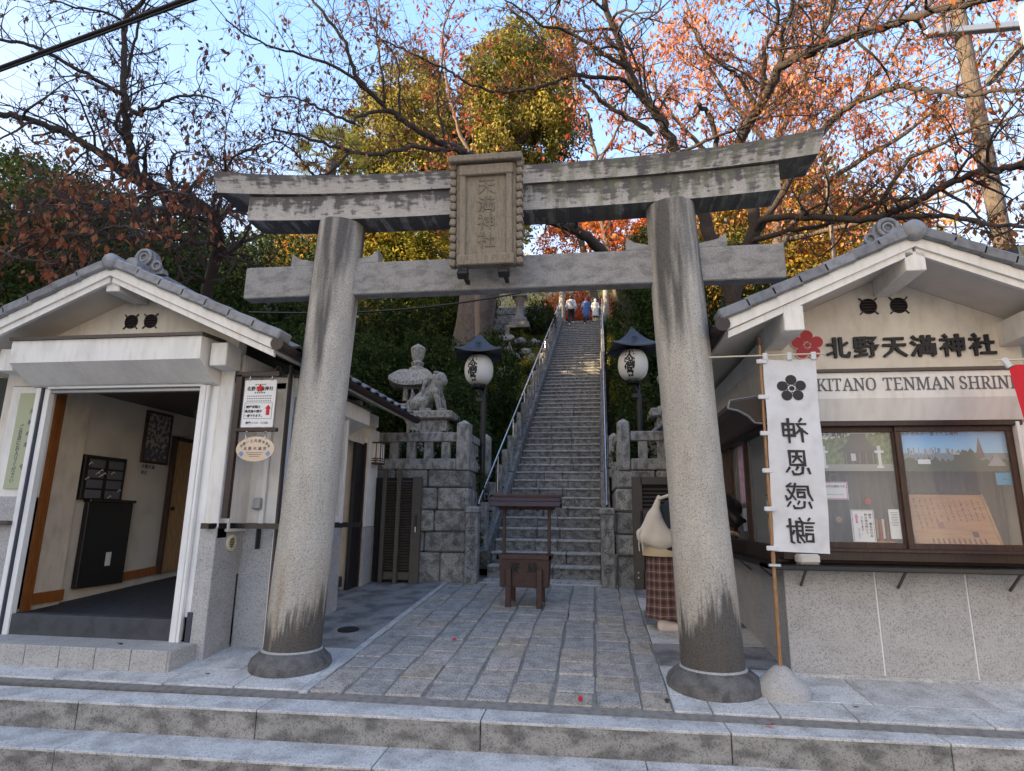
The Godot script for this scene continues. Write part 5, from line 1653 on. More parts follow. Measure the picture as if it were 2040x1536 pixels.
# ------------------------------------------------------------------ things on the forecourt
func build_front_things() -> void:
	# nobori banner: bamboo pole in a stone foot
	var fs := thing("banner_stone", "rounded grey stone foot holding the bamboo banner pole beside the right pillar", "stone base", Vector3(1.225, ground_y(-4.62), -4.62))
	var fm := MB.new()
	fm.lathe(PackedVector2Array([Vector2(0.172, -0.02), Vector2(0.172, 0.035), Vector2(0.155, 0.06), Vector2(0.10, 0.12), Vector2(0.055, 0.165), Vector2(0.035, 0.175), Vector2(0.0, 0.176)]), 20)
	for i in fm.v.size():
		fm.v[i].x *= 1.0 + 0.06 * sin(fm.v[i].y * 30 + fm.v[i].z * 9)
	part("stone", fm, M.foot_stone, fs)
	var bp := thing("banner_pole", "thin jointed bamboo pole standing in the stone foot beside the right pillar", "pole", Vector3(1.225, 0.2, -4.62))
	var pts := PackedVector3Array()
	var rad := PackedFloat32Array()
	for k in 47:
		var y := k * 0.05
		pts.append(Vector3(0.028 * y / 2.3, y, 0.0))
		rad.append(0.0145 - 0.0022 * y + (0.0024 if k % 5 == 0 else 0.0))
	var pm := MB.new()
	pm.tube(pts, rad, 12, true)
	part("pole", pm, M.bamboo, bp)
	var clipm := MB.new()
	clipm.box(Transform3D(Basis(), Vector3(0.01, 0.69, 0.012)), Vector3(0.085, 0.02, 0.03), 0.004)
	part("clip", clipm, M.steel, bp)
	var capm := MB.new()
	capm.tube(PackedVector3Array([Vector3(0.028, 2.3, 0), Vector3(0.028, 2.36, 0.0)]), PackedFloat32Array([0.018, 0.016]), 10, true)
	part("cap", capm, M.brown_wood, bp)
	var barm := MB.new()
	barm.tube(PackedVector3Array([Vector3(-0.36, 2.205, 0.02), Vector3(0.475, 2.215, 0.02)]), PackedFloat32Array([0.0065, 0.0065]), 8, true)
	part("crossbar", barm, M.ivory_plastic, bp)
	var bn := thing("banner", "tall white cloth banner with black plum crest and four mirrored characters by the right pillar", "banner", Vector3(0, 0, -4.605))
	var wave := func(p: Vector3) -> float: return 0.010 * sin(p.y * 5.1 + p.x * 4.0) + 0.006 * sin(p.y * 13.0 - p.x * 9.0) + 0.004 * sin(p.x * 26.0 + p.y * 3.0)
	var left := func(y: float) -> float: return 1.268 - 0.028 * (2.39 - y) / 1.4
	var width := 0.375
	var cm := MB.new()
	for j in 42:
		for i in 12:
			var q := []
			for w in [[0, 0], [1, 0], [1, 1], [0, 1]]:
				var u: float = (i + w[0]) / 12.0
				var y: float = 2.385 - (j + w[1]) * 1.40 / 42.0 - (0.012 * sin(u * PI) if j + w[1] == 0 else 0.0) - 0.012 * u * (1.0 if j + w[1] == 42 else 0.0)
				var p := Vector3(left.call(y) + u * width, y, 0)
				p.z = wave.call(p)
				q.append(p)
			cm.quad(q[0], q[1], q[2], q[3], Vector3.BACK)
	# even normals over the cloth
	for i in cm.v.size():
		var p := cm.v[i]
		var e := 0.01
		cm.n[i] = Vector3(wave.call(p - Vector3(e, 0, 0)) - wave.call(p + Vector3(e, 0, 0)), wave.call(p - Vector3(0, e, 0)) - wave.call(p + Vector3(0, e, 0)), 2 * e).normalized()
	part("cloth", cm, M.banner_cloth, bn)
	for k in 6:
		var y := 2.365 - k * 0.272
		bx("loop", Vector3(left.call(y) - 0.012, y, 0.0), Vector3(0.075, 0.032, 0.022), M.banner_cloth, bn, 0.004)
	for k in 3:
		bx("loop", Vector3(1.283 + k * 0.172, 2.40, 0.002), Vector3(0.036, 0.06, 0.018), M.banner_cloth, bn, 0.004)
	var lm := MB.new()
	for i in 4:
		glyph(lm, "神恩感謝"[i], Transform3D(Basis(), Vector3(1.447 - 0.004 * i, 1.842 - i * 0.238, 0.004)), 0.190, [0.021, 0.020, 0.0175, 0.0175][i], 0.001, true)
	for i in lm.v.size(): lm.v[i].z += wave.call(lm.v[i])
	part("lettering", lm, M.ink, bn)
	var cc := Vector3(1.455, 2.155, 0.004)
	for k in 11:
		var g := PI / 2 + TAU * k / 5
		var mb := MB.new()
		var r := 0.038 if k < 5 else 0.0185 if k == 5 else 0.006
		var o := Vector3(cos(g), sin(g), 0) * 0.066 if k < 5 else Vector3.ZERO if k == 5 else Vector3(cos(g + PI / 5), sin(g + PI / 5), 0) * 0.031
		mb.lathe(PackedVector2Array([Vector2(r, 0.0), Vector2(r * 0.5, 0.0012), Vector2(0.0, 0.0012)]), 24, Transform3D(Basis(Vector3.RIGHT, PI / 2), cc + o))
		for i in mb.v.size(): mb.v[i].z += wave.call(mb.v[i])
		part("petal" if k < 5 else "crest_dot", mb, M.ink, bn)
	# edge of a second, red banner at the right of the shop
	var rp := thing("red_banner", "corner of a red cloth banner on its bar at the right edge, before the shop", "banner", Vector3(0, 0, -4.4))
	var rb := MB.new()
	rb.tube(PackedVector3Array([Vector3(2.71, 2.285, 0), Vector3(3.7, 2.30, 0)]), PackedFloat32Array([0.006, 0.006]), 8, true)
	part("crossbar", rb, M.ivory_plastic, rp)
	var rc := MB.new()
	for i in 10:
		var x0 := 2.80 + i * 0.04
		rc.quad(Vector3(x0 + 0.05, 0.95, 0.01 * sin(i * 0.9)), Vector3(x0 + 0.09, 0.95, 0.01 * sin(i * 0.9 + 0.9)), Vector3(x0 + 0.04, 2.25, 0.01 * sin(i * 0.9 + 0.9)), Vector3(x0, 2.25 - (0.03 if i == 0 else 0.0), 0.01 * sin(i * 0.9)), Vector3.BACK)
	for i in rc.v.size():
		if rc.v[i].x < 2.99: rc.v[i].x = maxf(rc.v[i].x, 2.80 + (2.25 - rc.v[i].y) * 0.11)
	part("cloth", rc, M.red_cloth, rp)
	bx("loop", Vector3(2.79, 2.265, 0.005), Vector3(0.04, 0.07, 0.02), M.banner_cloth, rp, 0.004, Basis(Vector3.BACK, 0.5))
	# offering box with its own little roof
	var ob := thing("offering_box", "dark brown wooden offering box on legs under a small slatted roof at the stair foot", "offering box", Vector3(-0.80, ground_y(-7.05), -7.05))
	var gy := ground_y(-7.05)
	var bm := MB.new()
	bm.loft([[Vector3(-0.265, 0.44 - gy, 0.15), Vector3(0.265, 0.44 - gy, 0.15), Vector3(0.265, 0.44 - gy, -0.15), Vector3(-0.265, 0.44 - gy, -0.15)], [Vector3(-0.28, 0.755 - gy, 0.165), Vector3(0.28, 0.755 - gy, 0.165), Vector3(0.28, 0.755 - gy, -0.165), Vector3(-0.28, 0.755 - gy, -0.165)]])
	part("body", bm, M.box_wood, ob)
	for s in [[Vector3(0, 0.765 - gy, 0.165), Vector3(0.61, 0.05, 0.03)], [Vector3(0, 0.765 - gy, -0.165), Vector3(0.61, 0.05, 0.03)], [Vector3(-0.29, 0.765 - gy, 0), Vector3(0.03, 0.05, 0.36)], [Vector3(0.29, 0.765 - gy, 0), Vector3(0.03, 0.05, 0.36)]]:
		bx("rim", s[0], s[1], M.box_wood, ob, 0.004)
	for k in 6:
		bx("grate_bar", Vector3(0, 0.765 - gy, -0.12 + k * 0.048), Vector3(0.56, 0.022, 0.02), M.box_wood, ob, 0.003)
	for sx in [-0.165, 0.175]:
		for sz in [0.185, -0.185]:
			bx("leg", Vector3(sx, 0.175, sz), Vector3(0.062, 0.43, 0.045), M.box_wood, ob, 0.005)
	for sx in [-0.262, 0.262]:
		bx("roof_post", Vector3(sx, 0.80, -0.10), Vector3(0.035, 0.62, 0.035), M.box_wood, ob, 0.004)
	bx("roof_beam", Vector3(0, 1.055, -0.10), Vector3(0.66, 0.04, 0.045), M.box_wood, ob, 0.004)
	for sg in [1.0, -1.0]:
		for k in 4:
			bx("roof_slat", Vector3(0, 1.165 - k * 0.030 + 0.007 * (k % 2), -0.10 + sg * (0.045 + k * 0.060)), Vector3(0.81 - 0.012 * (k % 2), 0.016, 0.060), M.box_wood, ob, 0.004, Basis(Vector3.RIGHT, sg * 0.48))
		for sx in [-0.28, -0.1, 0.1, 0.28]:
			bx("rafter", Vector3(sx, 1.095, -0.10 + sg * 0.11), Vector3(0.025, 0.025, 0.26), M.box_wood, ob, 0.0, Basis(Vector3.RIGHT, sg * 0.48))
	bx("roof_ridge", Vector3(0.01, 1.195, -0.10), Vector3(0.83, 0.035, 0.07), M.box_wood, ob, 0.006)
	var om := MB.new()
	glyph(om, "賽", Transform3D(Basis(), Vector3(-0.095, 0.655 - gy, 0.163)), 0.115, 0.012, 0.002)
	glyph(om, "銭", Transform3D(Basis(), Vector3(0.095, 0.655 - gy, 0.163)), 0.115, 0.012, 0.002)
	part("lettering", om, M.matt_black, ob)
	# hanging signs by the left house
	var sb := thing("sign_bracket", "dark brown upright sign bracket with a side arm on the left house's corner post", "bracket", Vector3(-2.99, 0, -4.66))
	bx("upright", Vector3(0, 1.76, 0.0), Vector3(0.055, 1.20, 0.045), M.brown, sb, 0.004)
	bx("arm", Vector3(0.165, 2.36, 0.0), Vector3(0.39, 0.045, 0.045), M.brown, sb, 0.004)
	bx("lower_arm", Vector3(0.205, 1.882, 0.02), Vector3(0.37, 0.032, 0.035), M.brown, sb, 0.004)
	var hk := MB.new()
	hk.tube(PackedVector3Array([Vector3(0.31, 2.385, 0), Vector3(0.325, 2.43, 0), Vector3(0.35, 2.42, 0), Vector3(0.36, 2.385, 0)]), PackedFloat32Array([0.007, 0.007, 0.007, 0.007]), 6, true)
	part("hook", hk, M.black, sb)
	var ns := thing("hanging_notice", "white hanging notice with red arrow on the dark bracket by the left house", "sign", Vector3(-2.788, 2.105, -4.645))
	bx("board", Vector3.ZERO, Vector3(0.285, 0.405, 0.012), M.print_white, ns, 0.003)
	for sx in [-0.10, 0.10]:
		var rg := MB.new()
		rg.tube(PackedVector3Array([Vector3(sx, 0.195, 0.01), Vector3(sx, 0.235, 0.0)]), PackedFloat32Array([0.006, 0.006]), 6)
		part("hanger", rg, M.steel, ns)
	var nt := MB.new()
	letters(nt, "北野天満神社", Transform3D(Basis(), Vector3(-0.10, 0.128, 0.0072)), 0.038, 0.0055, 0.0006, Vector2(0.04, 0))
	letters(nt, "神戸市街と", Transform3D(Basis(), Vector3(-0.098, -0.028, 0.0072)), 0.027, 0.0045, 0.0006, Vector2(0.027, 0))
	letters(nt, "風見鶏の館が", Transform3D(Basis(), Vector3(-0.104, -0.066, 0.0072)), 0.025, 0.004, 0.0006, Vector2(0.0255, 0))
	letters(nt, "一望できます。", Transform3D(Basis(), Vector3(-0.106, -0.104, 0.0072)), 0.025, 0.004, 0.0006, Vector2(0.0245, 0))
	letters(nt, "閉門", Transform3D(Basis(), Vector3(-0.09, -0.165, 0.0072)), 0.022, 0.003, 0.0006, Vector2(0.024, 0))
	for r in 3:
		for k in 14:
			nt.box(Transform3D(Basis(), Vector3(-0.105 + k * 0.016, 0.063 - r * 0.021, 0.0073)), Vector3(0.009, 0.007, 0.0006))
	for k in 5:
		nt.box(Transform3D(Basis(), Vector3(-0.04 + k * 0.02, 0.163, 0.0073)), Vector3(0.011, 0.009, 0.0006))
		nt.box(Transform3D(Basis(), Vector3(-0.04 + k * 0.02, 0.092, 0.0073)), Vector3(0.012, 0.01, 0.0006))
	for s in [[0.0, 0.005, 0.245, 0.0022], [0.0, -0.128, 0.245, 0.0022]]:
		nt.box(Transform3D(Basis(), Vector3(s[0], s[1], 0.0073)), Vector3(s[2], s[3], 0.0006))
	for sx in [-0.1225, 0.1225]:
		nt.box(Transform3D(Basis(), Vector3(sx, -0.0615, 0.0073)), Vector3(0.0022, 0.133, 0.0006))
	part("lettering", nt, M.ink, ns)
	for w in [["(CLOSE)", -0.018, 0.017, M.ink_grey], ["17:00", 0.065, 0.027, M.ink]]:
		var tm := part("time_lettering", latin(w[0], w[2], 0.0006, false), w[3], ns)
		tm.position = Vector3(w[1], -0.165, 0.0078)
	arrow(ns, Vector3(0.088, -0.055, 0.0072), 0.088, 0.056, M.red_arrow)
	for k in 6:
		var g := PI / 2 + TAU * k / 5
		var mb := MB.new()
		var o := Vector3(cos(g), sin(g), 0) * 0.021 if k < 5 else Vector3.ZERO
		mb.lathe(PackedVector2Array([Vector2(0.012, 0.0), Vector2(0.012, 0.0005), Vector2(0.0, 0.0008)]), 14, Transform3D(Basis(Vector3.RIGHT, PI / 2), Vector3(0.0, 0.130, 0.0085) + o * (1.0 if k < 5 else 0.0)))
		part("petal", mb, M.red_arrow, ns)
	var os := thing("oval_sign", "cream oval enamel sign hung on two hooks below the white notice", "sign", Vector3(-2.778, 1.722, -4.64))
	var ov := MB.new()
	ov.lathe(PackedVector2Array([Vector2(0.17, -0.006), Vector2(0.17, 0.004), Vector2(0.165, 0.006), Vector2(0.0, 0.006)]), 40, Transform3D(Basis(Vector3(1, 0, 0), Vector3(0, 0, 1), Vector3(0, -0.61, 0)), Vector3.ZERO))
	part("plate", ov, M.cream_oval, os)
	for sx in [-0.085, 0.085]:
		var hm := MB.new()
		hm.tube(PackedVector3Array([Vector3(sx, 0.085, 0.01), Vector3(sx - 0.006, 0.115, 0.012), Vector3(sx, 0.145, 0.02), Vector3(sx + 0.012, 0.14, 0.02)]), PackedFloat32Array([0.005, 0.005, 0.005, 0.005]), 6)
		part("hook", hm, M.steel, os)
	var ol := MB.new()
	letters(ol, "北野天満宮", Transform3D(Basis(), Vector3(-0.086, 0.004, 0.007)), 0.030, 0.004, 0.0006, Vector2(0.043, 0))
	for k in 9:
		var g := PI * (0.85 - 0.70 * k / 8.0)
		glyph(ol, "天神一之元前本守与"[k], Transform3D(Basis(Vector3.BACK, g - PI / 2), Vector3(0.135 * cos(g), 0.082 * sin(g) - 0.012, 0.007)), 0.027, 0.0042, 0.0006)
	for r in 3:
		ol.box(Transform3D(Basis(), Vector3(0, -0.030 - r * 0.015, 0.0072)), Vector3(0.15 - 0.03 * r, 0.004, 0.0005))
	part("lettering", ol, M.ink_grey, os)
	for sx in [-0.118, 0.118]:
		var fl := MB.new()
		for k in 4:
			fl.lathe(PackedVector2Array([Vector2(0.011, 0), Vector2(0.011, 0.0006), Vector2(0, 0.0008)]), 10, Transform3D(Basis(Vector3.RIGHT, PI / 2), Vector3(sx + 0.010 * cos(k * TAU / 4), -0.038 + 0.010 * sin(k * TAU / 4), 0.0065 + 0.0002 * k)))
		part("flower_mark", fl, M.blue_mark, os)
	# wires overhead
	var no := 0
	for w in [[0.0, 0.0, 0.0145, "thick upper black cable crossing the top left sky"], [0.05, -0.05, 0.008, "thin cable just beneath the thick upper one at the top left"], [0.45, -0.15, 0.013, "lower separate black cable crossing the top left sky"]]:
		var wm := MB.new()
		var wp := PackedVector3Array()
		var wr := PackedFloat32Array()
		for k in 41:
			var s := lerpf(-14.0, 14.0, k / 40.0)
			wp.append(Vector3(-3.58 + s * 0.977, 4.60 + w[1] + 0.0012 * s * s, -3.29 + s * 0.213 + w[0] * 0.25))
			wr.append(w[2])
		wm.tube(wp, wr, 6)
		tag(part("overhead_cable", wm, M.matt_black), w[3], "cable", "cables over the road")
	var km := MB.new()
	var kp := PackedVector3Array()
	var kr := PackedFloat32Array()
	for k in 21:
		var u := k / 20.0
		kp.append(Vector3(lerpf(-6.4, -0.2, u), lerpf(4.9, 5.25, u) - 0.22 * sin(u * PI), -10.0))
		kr.append(0.017)
	km.tube(kp, kr, 6)
	tag(part("slope_cable", km, M.black), "black cable slung across the slope below the tie beam", "cable")
	# poles at the right
	var up := thing("utility_pole", "tall vine-grown utility pole behind the shop roof at the right", "utility pole", Vector3(5.58, 0, -8.5))
	var um := MB.new()
	um.tube(PackedVector3Array([Vector3(0.1, 2, 0), Vector3(0, 6, 0), Vector3(-0.07, 10.5, 0)]), PackedFloat32Array([0.125, 0.11, 0.095]), 14, true)
	part("pole", um, M.bark_grey, up)
	for k in 5:
		bx("step_bolt", Vector3(0.1, 4.4 + k * 0.7, 0.05), Vector3(0.22, 0.02, 0.02), M.grey_metal, up, 0.0)
	bx("cable_box", Vector3(-0.02, 4.55, 0.14), Vector3(0.17, 0.5, 0.14), M.black, up, 0.01)
	bx("crossarm", Vector3(0.1, 8.3, 0.1), Vector3(1.4, 0.1, 0.1), M.grey_metal, up, 0.01)
	var tl := MB.new()
	tl.tube(PackedVector3Array([Vector3(0.22, 7.35, 0.9), Vector3(0.22, 7.9, 0.9)]), PackedFloat32Array([0.11, 0.11]), 16, true)
	part("transformer", tl, M.white_metal, up)
	bx("transformer_bracket", Vector3(0.18, 7.45, 0.45), Vector3(0.08, 0.08, 0.9), M.grey_metal, up, 0.0)
	var lp := thing("lamp_post", "slim dark lamp post rising behind the left slope of the shop roof", "lamp post", Vector3(4.74, 0, -12.0))
	var lpm := MB.new()
	lpm.tube(PackedVector3Array([Vector3(0, 2.0, 0), Vector3(0.1, 8.4, 0)]), PackedFloat32Array([0.055, 0.045]), 10, true)
	part("post", lpm, M.brown_metal, lp)
	bx("lamp_head", Vector3(0.1, 8.44, 0.12), Vector3(0.12, 0.08, 0.4), M.grey_metal, lp, 0.02)


func pointed_post(called: String, c: Vector3, w: float, h: float, m: Material, p: Node3D) -> MeshInstance3D:
	var mb := MB.new()
	mb.box(Transform3D(Basis(), c + Vector3(0, h / 2 - 0.025, 0)), Vector3(w, h - 0.05, w), 0.008)
	var hw := w / 2 - 0.008
	mb.loft([[c + Vector3(-hw, h - 0.05, hw), c + Vector3(hw, h - 0.05, hw), c + Vector3(hw, h - 0.05, -hw), c + Vector3(-hw, h - 0.05, -hw)], [c + Vector3(-0.01, h, 0.01), c + Vector3(0.01, h, 0.01), c + Vector3(0.01, h, -0.01), c + Vector3(-0.01, h, -0.01)]])
	return part(called, mb, m, p)


func courses(p: Node3D, x0: float, x1: float, ys: Array, z: float, wmin: float, wmax: float, turn := 0.0, origin := Vector3.ZERO) -> void:
	for r in ys.size() - 1:
		var x := x0
		while x < x1 - 0.02:
			var w := rng.randf_range(wmin, wmax)
			if x + w > x1 - wmin * 0.6: w = x1 - x
			var h: float = ys[r] - ys[r + 1]
			var c := Vector3(x + w / 2, (ys[r] + ys[r + 1]) / 2, z - 0.15 + rng.randf_range(-0.012, 0.018))
			c = origin + yaw(turn) * c
			bx("block", c, Vector3(w - 0.008, h - 0.008, 0.30), pick("wall_stone", 3), p, 0.022, yaw(turn + rng.randf_range(-0.01, 0.01)))
			x += w


func build_fences() -> void:
	# retaining walls either side of the stair foot
	var wl := thing("retaining_wall", "dark dressed stone retaining wall left of the stair foot", "wall")
	var ys := [1.83, 1.585, 1.28, 0.99, 0.72, 0.26]
	courses(wl, -3.3, -1.72, ys, -8.20, 0.32, 0.62)
	courses(wl, 0.0, 1.3, ys, 0.0, 0.18, 0.32, PI / 2, Vector3(-1.72, 0, -8.5))
	var wr := thing("retaining_wall", "dark dressed stone retaining wall right of the stair foot", "wall")
	courses(wr, 0.26, 3.4, ys, -8.20, 0.30, 0.60)
	courses(wr, -1.3, 0.0, ys, 0.0, 0.18, 0.32, -PI / 2, Vector3(0.26, 0, -8.5))
	bx("earth_backing", Vector3(-2.6, 0.9, -8.62), Vector3(1.75, 1.74, 0.24), M.mortar, wl, 0.0)
	bx("earth_backing", Vector3(-1.9, 0.9, -9.2), Vector3(0.12, 1.74, 1.3), M.mortar, wl, 0.0)
	bx("earth_backing", Vector3(1.9, 0.9, -8.62), Vector3(3.1, 1.74, 0.24), M.mortar, wr, 0.0)
	bx("earth_backing", Vector3(0.45, 0.9, -9.2), Vector3(0.12, 1.74, 1.3), M.mortar, wr, 0.0)
	# stone fences on top
	for side in [-1.0, 1.0]:
		var f := thing("stone_fence", "grey stone post and rail fence on the wall %s of the stair" % ("left" if side < 0 else "right"), "fence")
		var px := -1.815 if side < 0 else 0.385
		pointed_post("post", Vector3(px, 1.825, -8.27), 0.185 if side < 0 else 0.165, 0.70, M.post_stone, f)
		var far := -3.4 if side < 0 else 2.2
		var x0 := minf(px, far) + 0.09
		var x1 := maxf(px, far) - 0.09
		bx("rail", Vector3((x0 + x1) / 2, 2.285, -8.27), Vector3(x1 - x0, 0.13, 0.12), M.post_stone, f, 0.01)
		bx("rail", Vector3((x0 + x1) / 2, 1.905, -8.27), Vector3(x1 - x0, 0.15, 0.16), M.post_stone, f, 0.01)
		for k in 6:
			var x: float = px + side * (0.255 + k * 0.252)
			bx("baluster", Vector3(x, 2.10, -8.27), Vector3(0.125, 0.25, 0.085), M.post_stone, f, 0.008)
		var rx := -1.70 if side < 0 else 0.29
		pointed_post("post", Vector3(rx, 1.80, -9.36), 0.15, 0.68, M.post_stone, f)
		bx("rail", Vector3((rx + px) / 2, 2.28, -8.82), Vector3(0.10, 0.11, 0.92), M.post_stone, f, 0.01)
		bx("rail", Vector3((rx + px) / 2, 1.89, -8.82), Vector3(0.12, 0.13, 0.92), M.post_stone, f, 0.01)
		for k in 5:
			bx("baluster", Vector3((rx + px) / 2, 2.08, -8.46 - k * 0.165), Vector3(0.07, 0.28, 0.075), M.post_stone, f, 0.006)
	# carved gate posts at the stair foot
	for side in [-1.0, 1.0]:
		var x := -1.645 if side < 0 else 0.145
		var g := thing("gate_post", "square stone gate post with carved writing at the %s of the stair foot" % ("left" if side < 0 else "right"), "gate post", Vector3(x, 0.33, -8.17))
		bx("shaft", Vector3(0, 0.45, 0), Vector3(0.175, 0.92, 0.175), M.post_stone, g, 0.010)
		bx("cap", Vector3(0, 0.955, 0), Vector3(0.20, 0.09, 0.20), M.post_stone, g, 0.018)
		var mb := MB.new()
		for i in 3:
			glyph(mb, ("奉文之" if side < 0 else "元之宮")[i], Transform3D(Basis(), Vector3(0, 0.68 - i * 0.22, 0.0885)), 0.12, 0.013, 0.001)
		part("lettering", mb, M.carved_dark, g)
	# metal lattice gates folded against the walls
	var gl := thing("lattice_gate", "dark brown metal lattice gate folded against the wall left of the stair", "gate")
	bx("backing", Vector3(-2.80, 1.0, -8.13), Vector3(0.70, 1.42, 0.03), M.matt_black, gl, 0.0)
	for x in [-2.845, -2.645]:
		bx("upright", Vector3(x, 1.06, -8.02), Vector3(0.055, 1.52, 0.05), M.gate_metal, gl, 0.004)
	bx("stile", Vector3(-2.40, 1.02, -8.06), Vector3(0.13, 1.40, 0.05), M.gate_metal, gl, 0.004)
	bx("lock_plate", Vector3(-2.395, 1.10, -8.03), Vector3(0.03, 0.22, 0.02), M.black, gl, 0.003)
	bx("lock_plate", Vector3(-2.395, 1.02, -8.018), Vector3(0.014, 0.07, 0.01), M.print_white, gl, 0.002)
	bx("bottom_rail", Vector3(-2.62, 0.42, -8.06), Vector3(0.44, 0.10, 0.04), M.gate_metal, gl, 0.004)
	for k in 34:
		bx("slat", Vector3(-2.65, 0.50 + k * 0.035, -8.09), Vector3(0.42, 0.014, 0.03), M.gate_metal, gl, 0.0, Basis(Vector3.RIGHT, 0.6))
	var gr := thing("lattice_gate", "brown metal louvred gate with a long handle against the wall right of the stair", "gate")
	bx("leaf", Vector3(0.80, 1.03, -8.14), Vector3(0.66, 1.40, 0.02), M.matt_black, gr, 0.0)
	for s in [[Vector3(0.535, 1.03, -8.10), Vector3(0.13, 1.40, 0.05)], [Vector3(1.08, 1.03, -8.10), Vector3(0.11, 1.40, 0.05)], [Vector3(0.80, 1.68, -8.10), Vector3(0.44, 0.10, 0.05)], [Vector3(0.80, 1.16, -8.10), Vector3(0.44, 0.30, 0.05)], [Vector3(0.80, 0.44, -8.10), Vector3(0.44, 0.22, 0.05)]]:
		bx("frame", s[0], s[1], M.gate_metal, gr, 0.004)
	for k in 20:
		var y := 0.57 + k * 0.030 if k < 14 else 1.32 + (k - 14) * 0.05
		bx("slat", Vector3(0.80, y, -8.10), Vector3(0.44, 0.012, 0.03), M.gate_metal, gr, 0.0, Basis(Vector3.RIGHT, 0.6))
	var hm := MB.new()
	hm.tube(PackedVector3Array([Vector3(0.575, 0.98, -8.07), Vector3(0.575, 0.99, -8.03), Vector3(0.575, 1.27, -8.03), Vector3(0.575, 1.28, -8.07)]), PackedFloat32Array([0.012, 0.012, 0.012, 0.012]), 8, true)
	part("handle", hm, M.black, gr)
	for y in [0.47, 0.53]:
		bx("bolt", Vector3(0.52, y, -8.07), Vector3(0.016, 0.016, 0.012), M.print_white, gr, 0.003)
	# old wall up by the top of the stair
	var uw := thing("terrace_wall", "pale stone block wall high on the slope left of the stair top", "wall")
	courses(uw, -7.6, -1.75, [9.25, 8.92, 8.55, 8.15, 7.7], -22.2, 0.6, 1.1)
	for x in [-1.33, 0.60]:
		var ps := thing("stair_head_post", "tall sunlit stone post at the %s of the stair top" % ("left" if x < 0 else "right"), "post", Vector3(x, 9.3, -25.4))
		var mb := MB.new()
		mb.tube(PackedVector3Array([Vector3(0, 0, 0), Vector3(0, 3.2, 0)]), PackedFloat32Array([0.14, 0.12]), 14, true)
		part("shaft", mb, M.pale_stone, ps)
		bx("plinth", Vector3(0, 0.15, 0), Vector3(0.4, 0.3, 0.4), M.pale_stone, ps, 0.02)


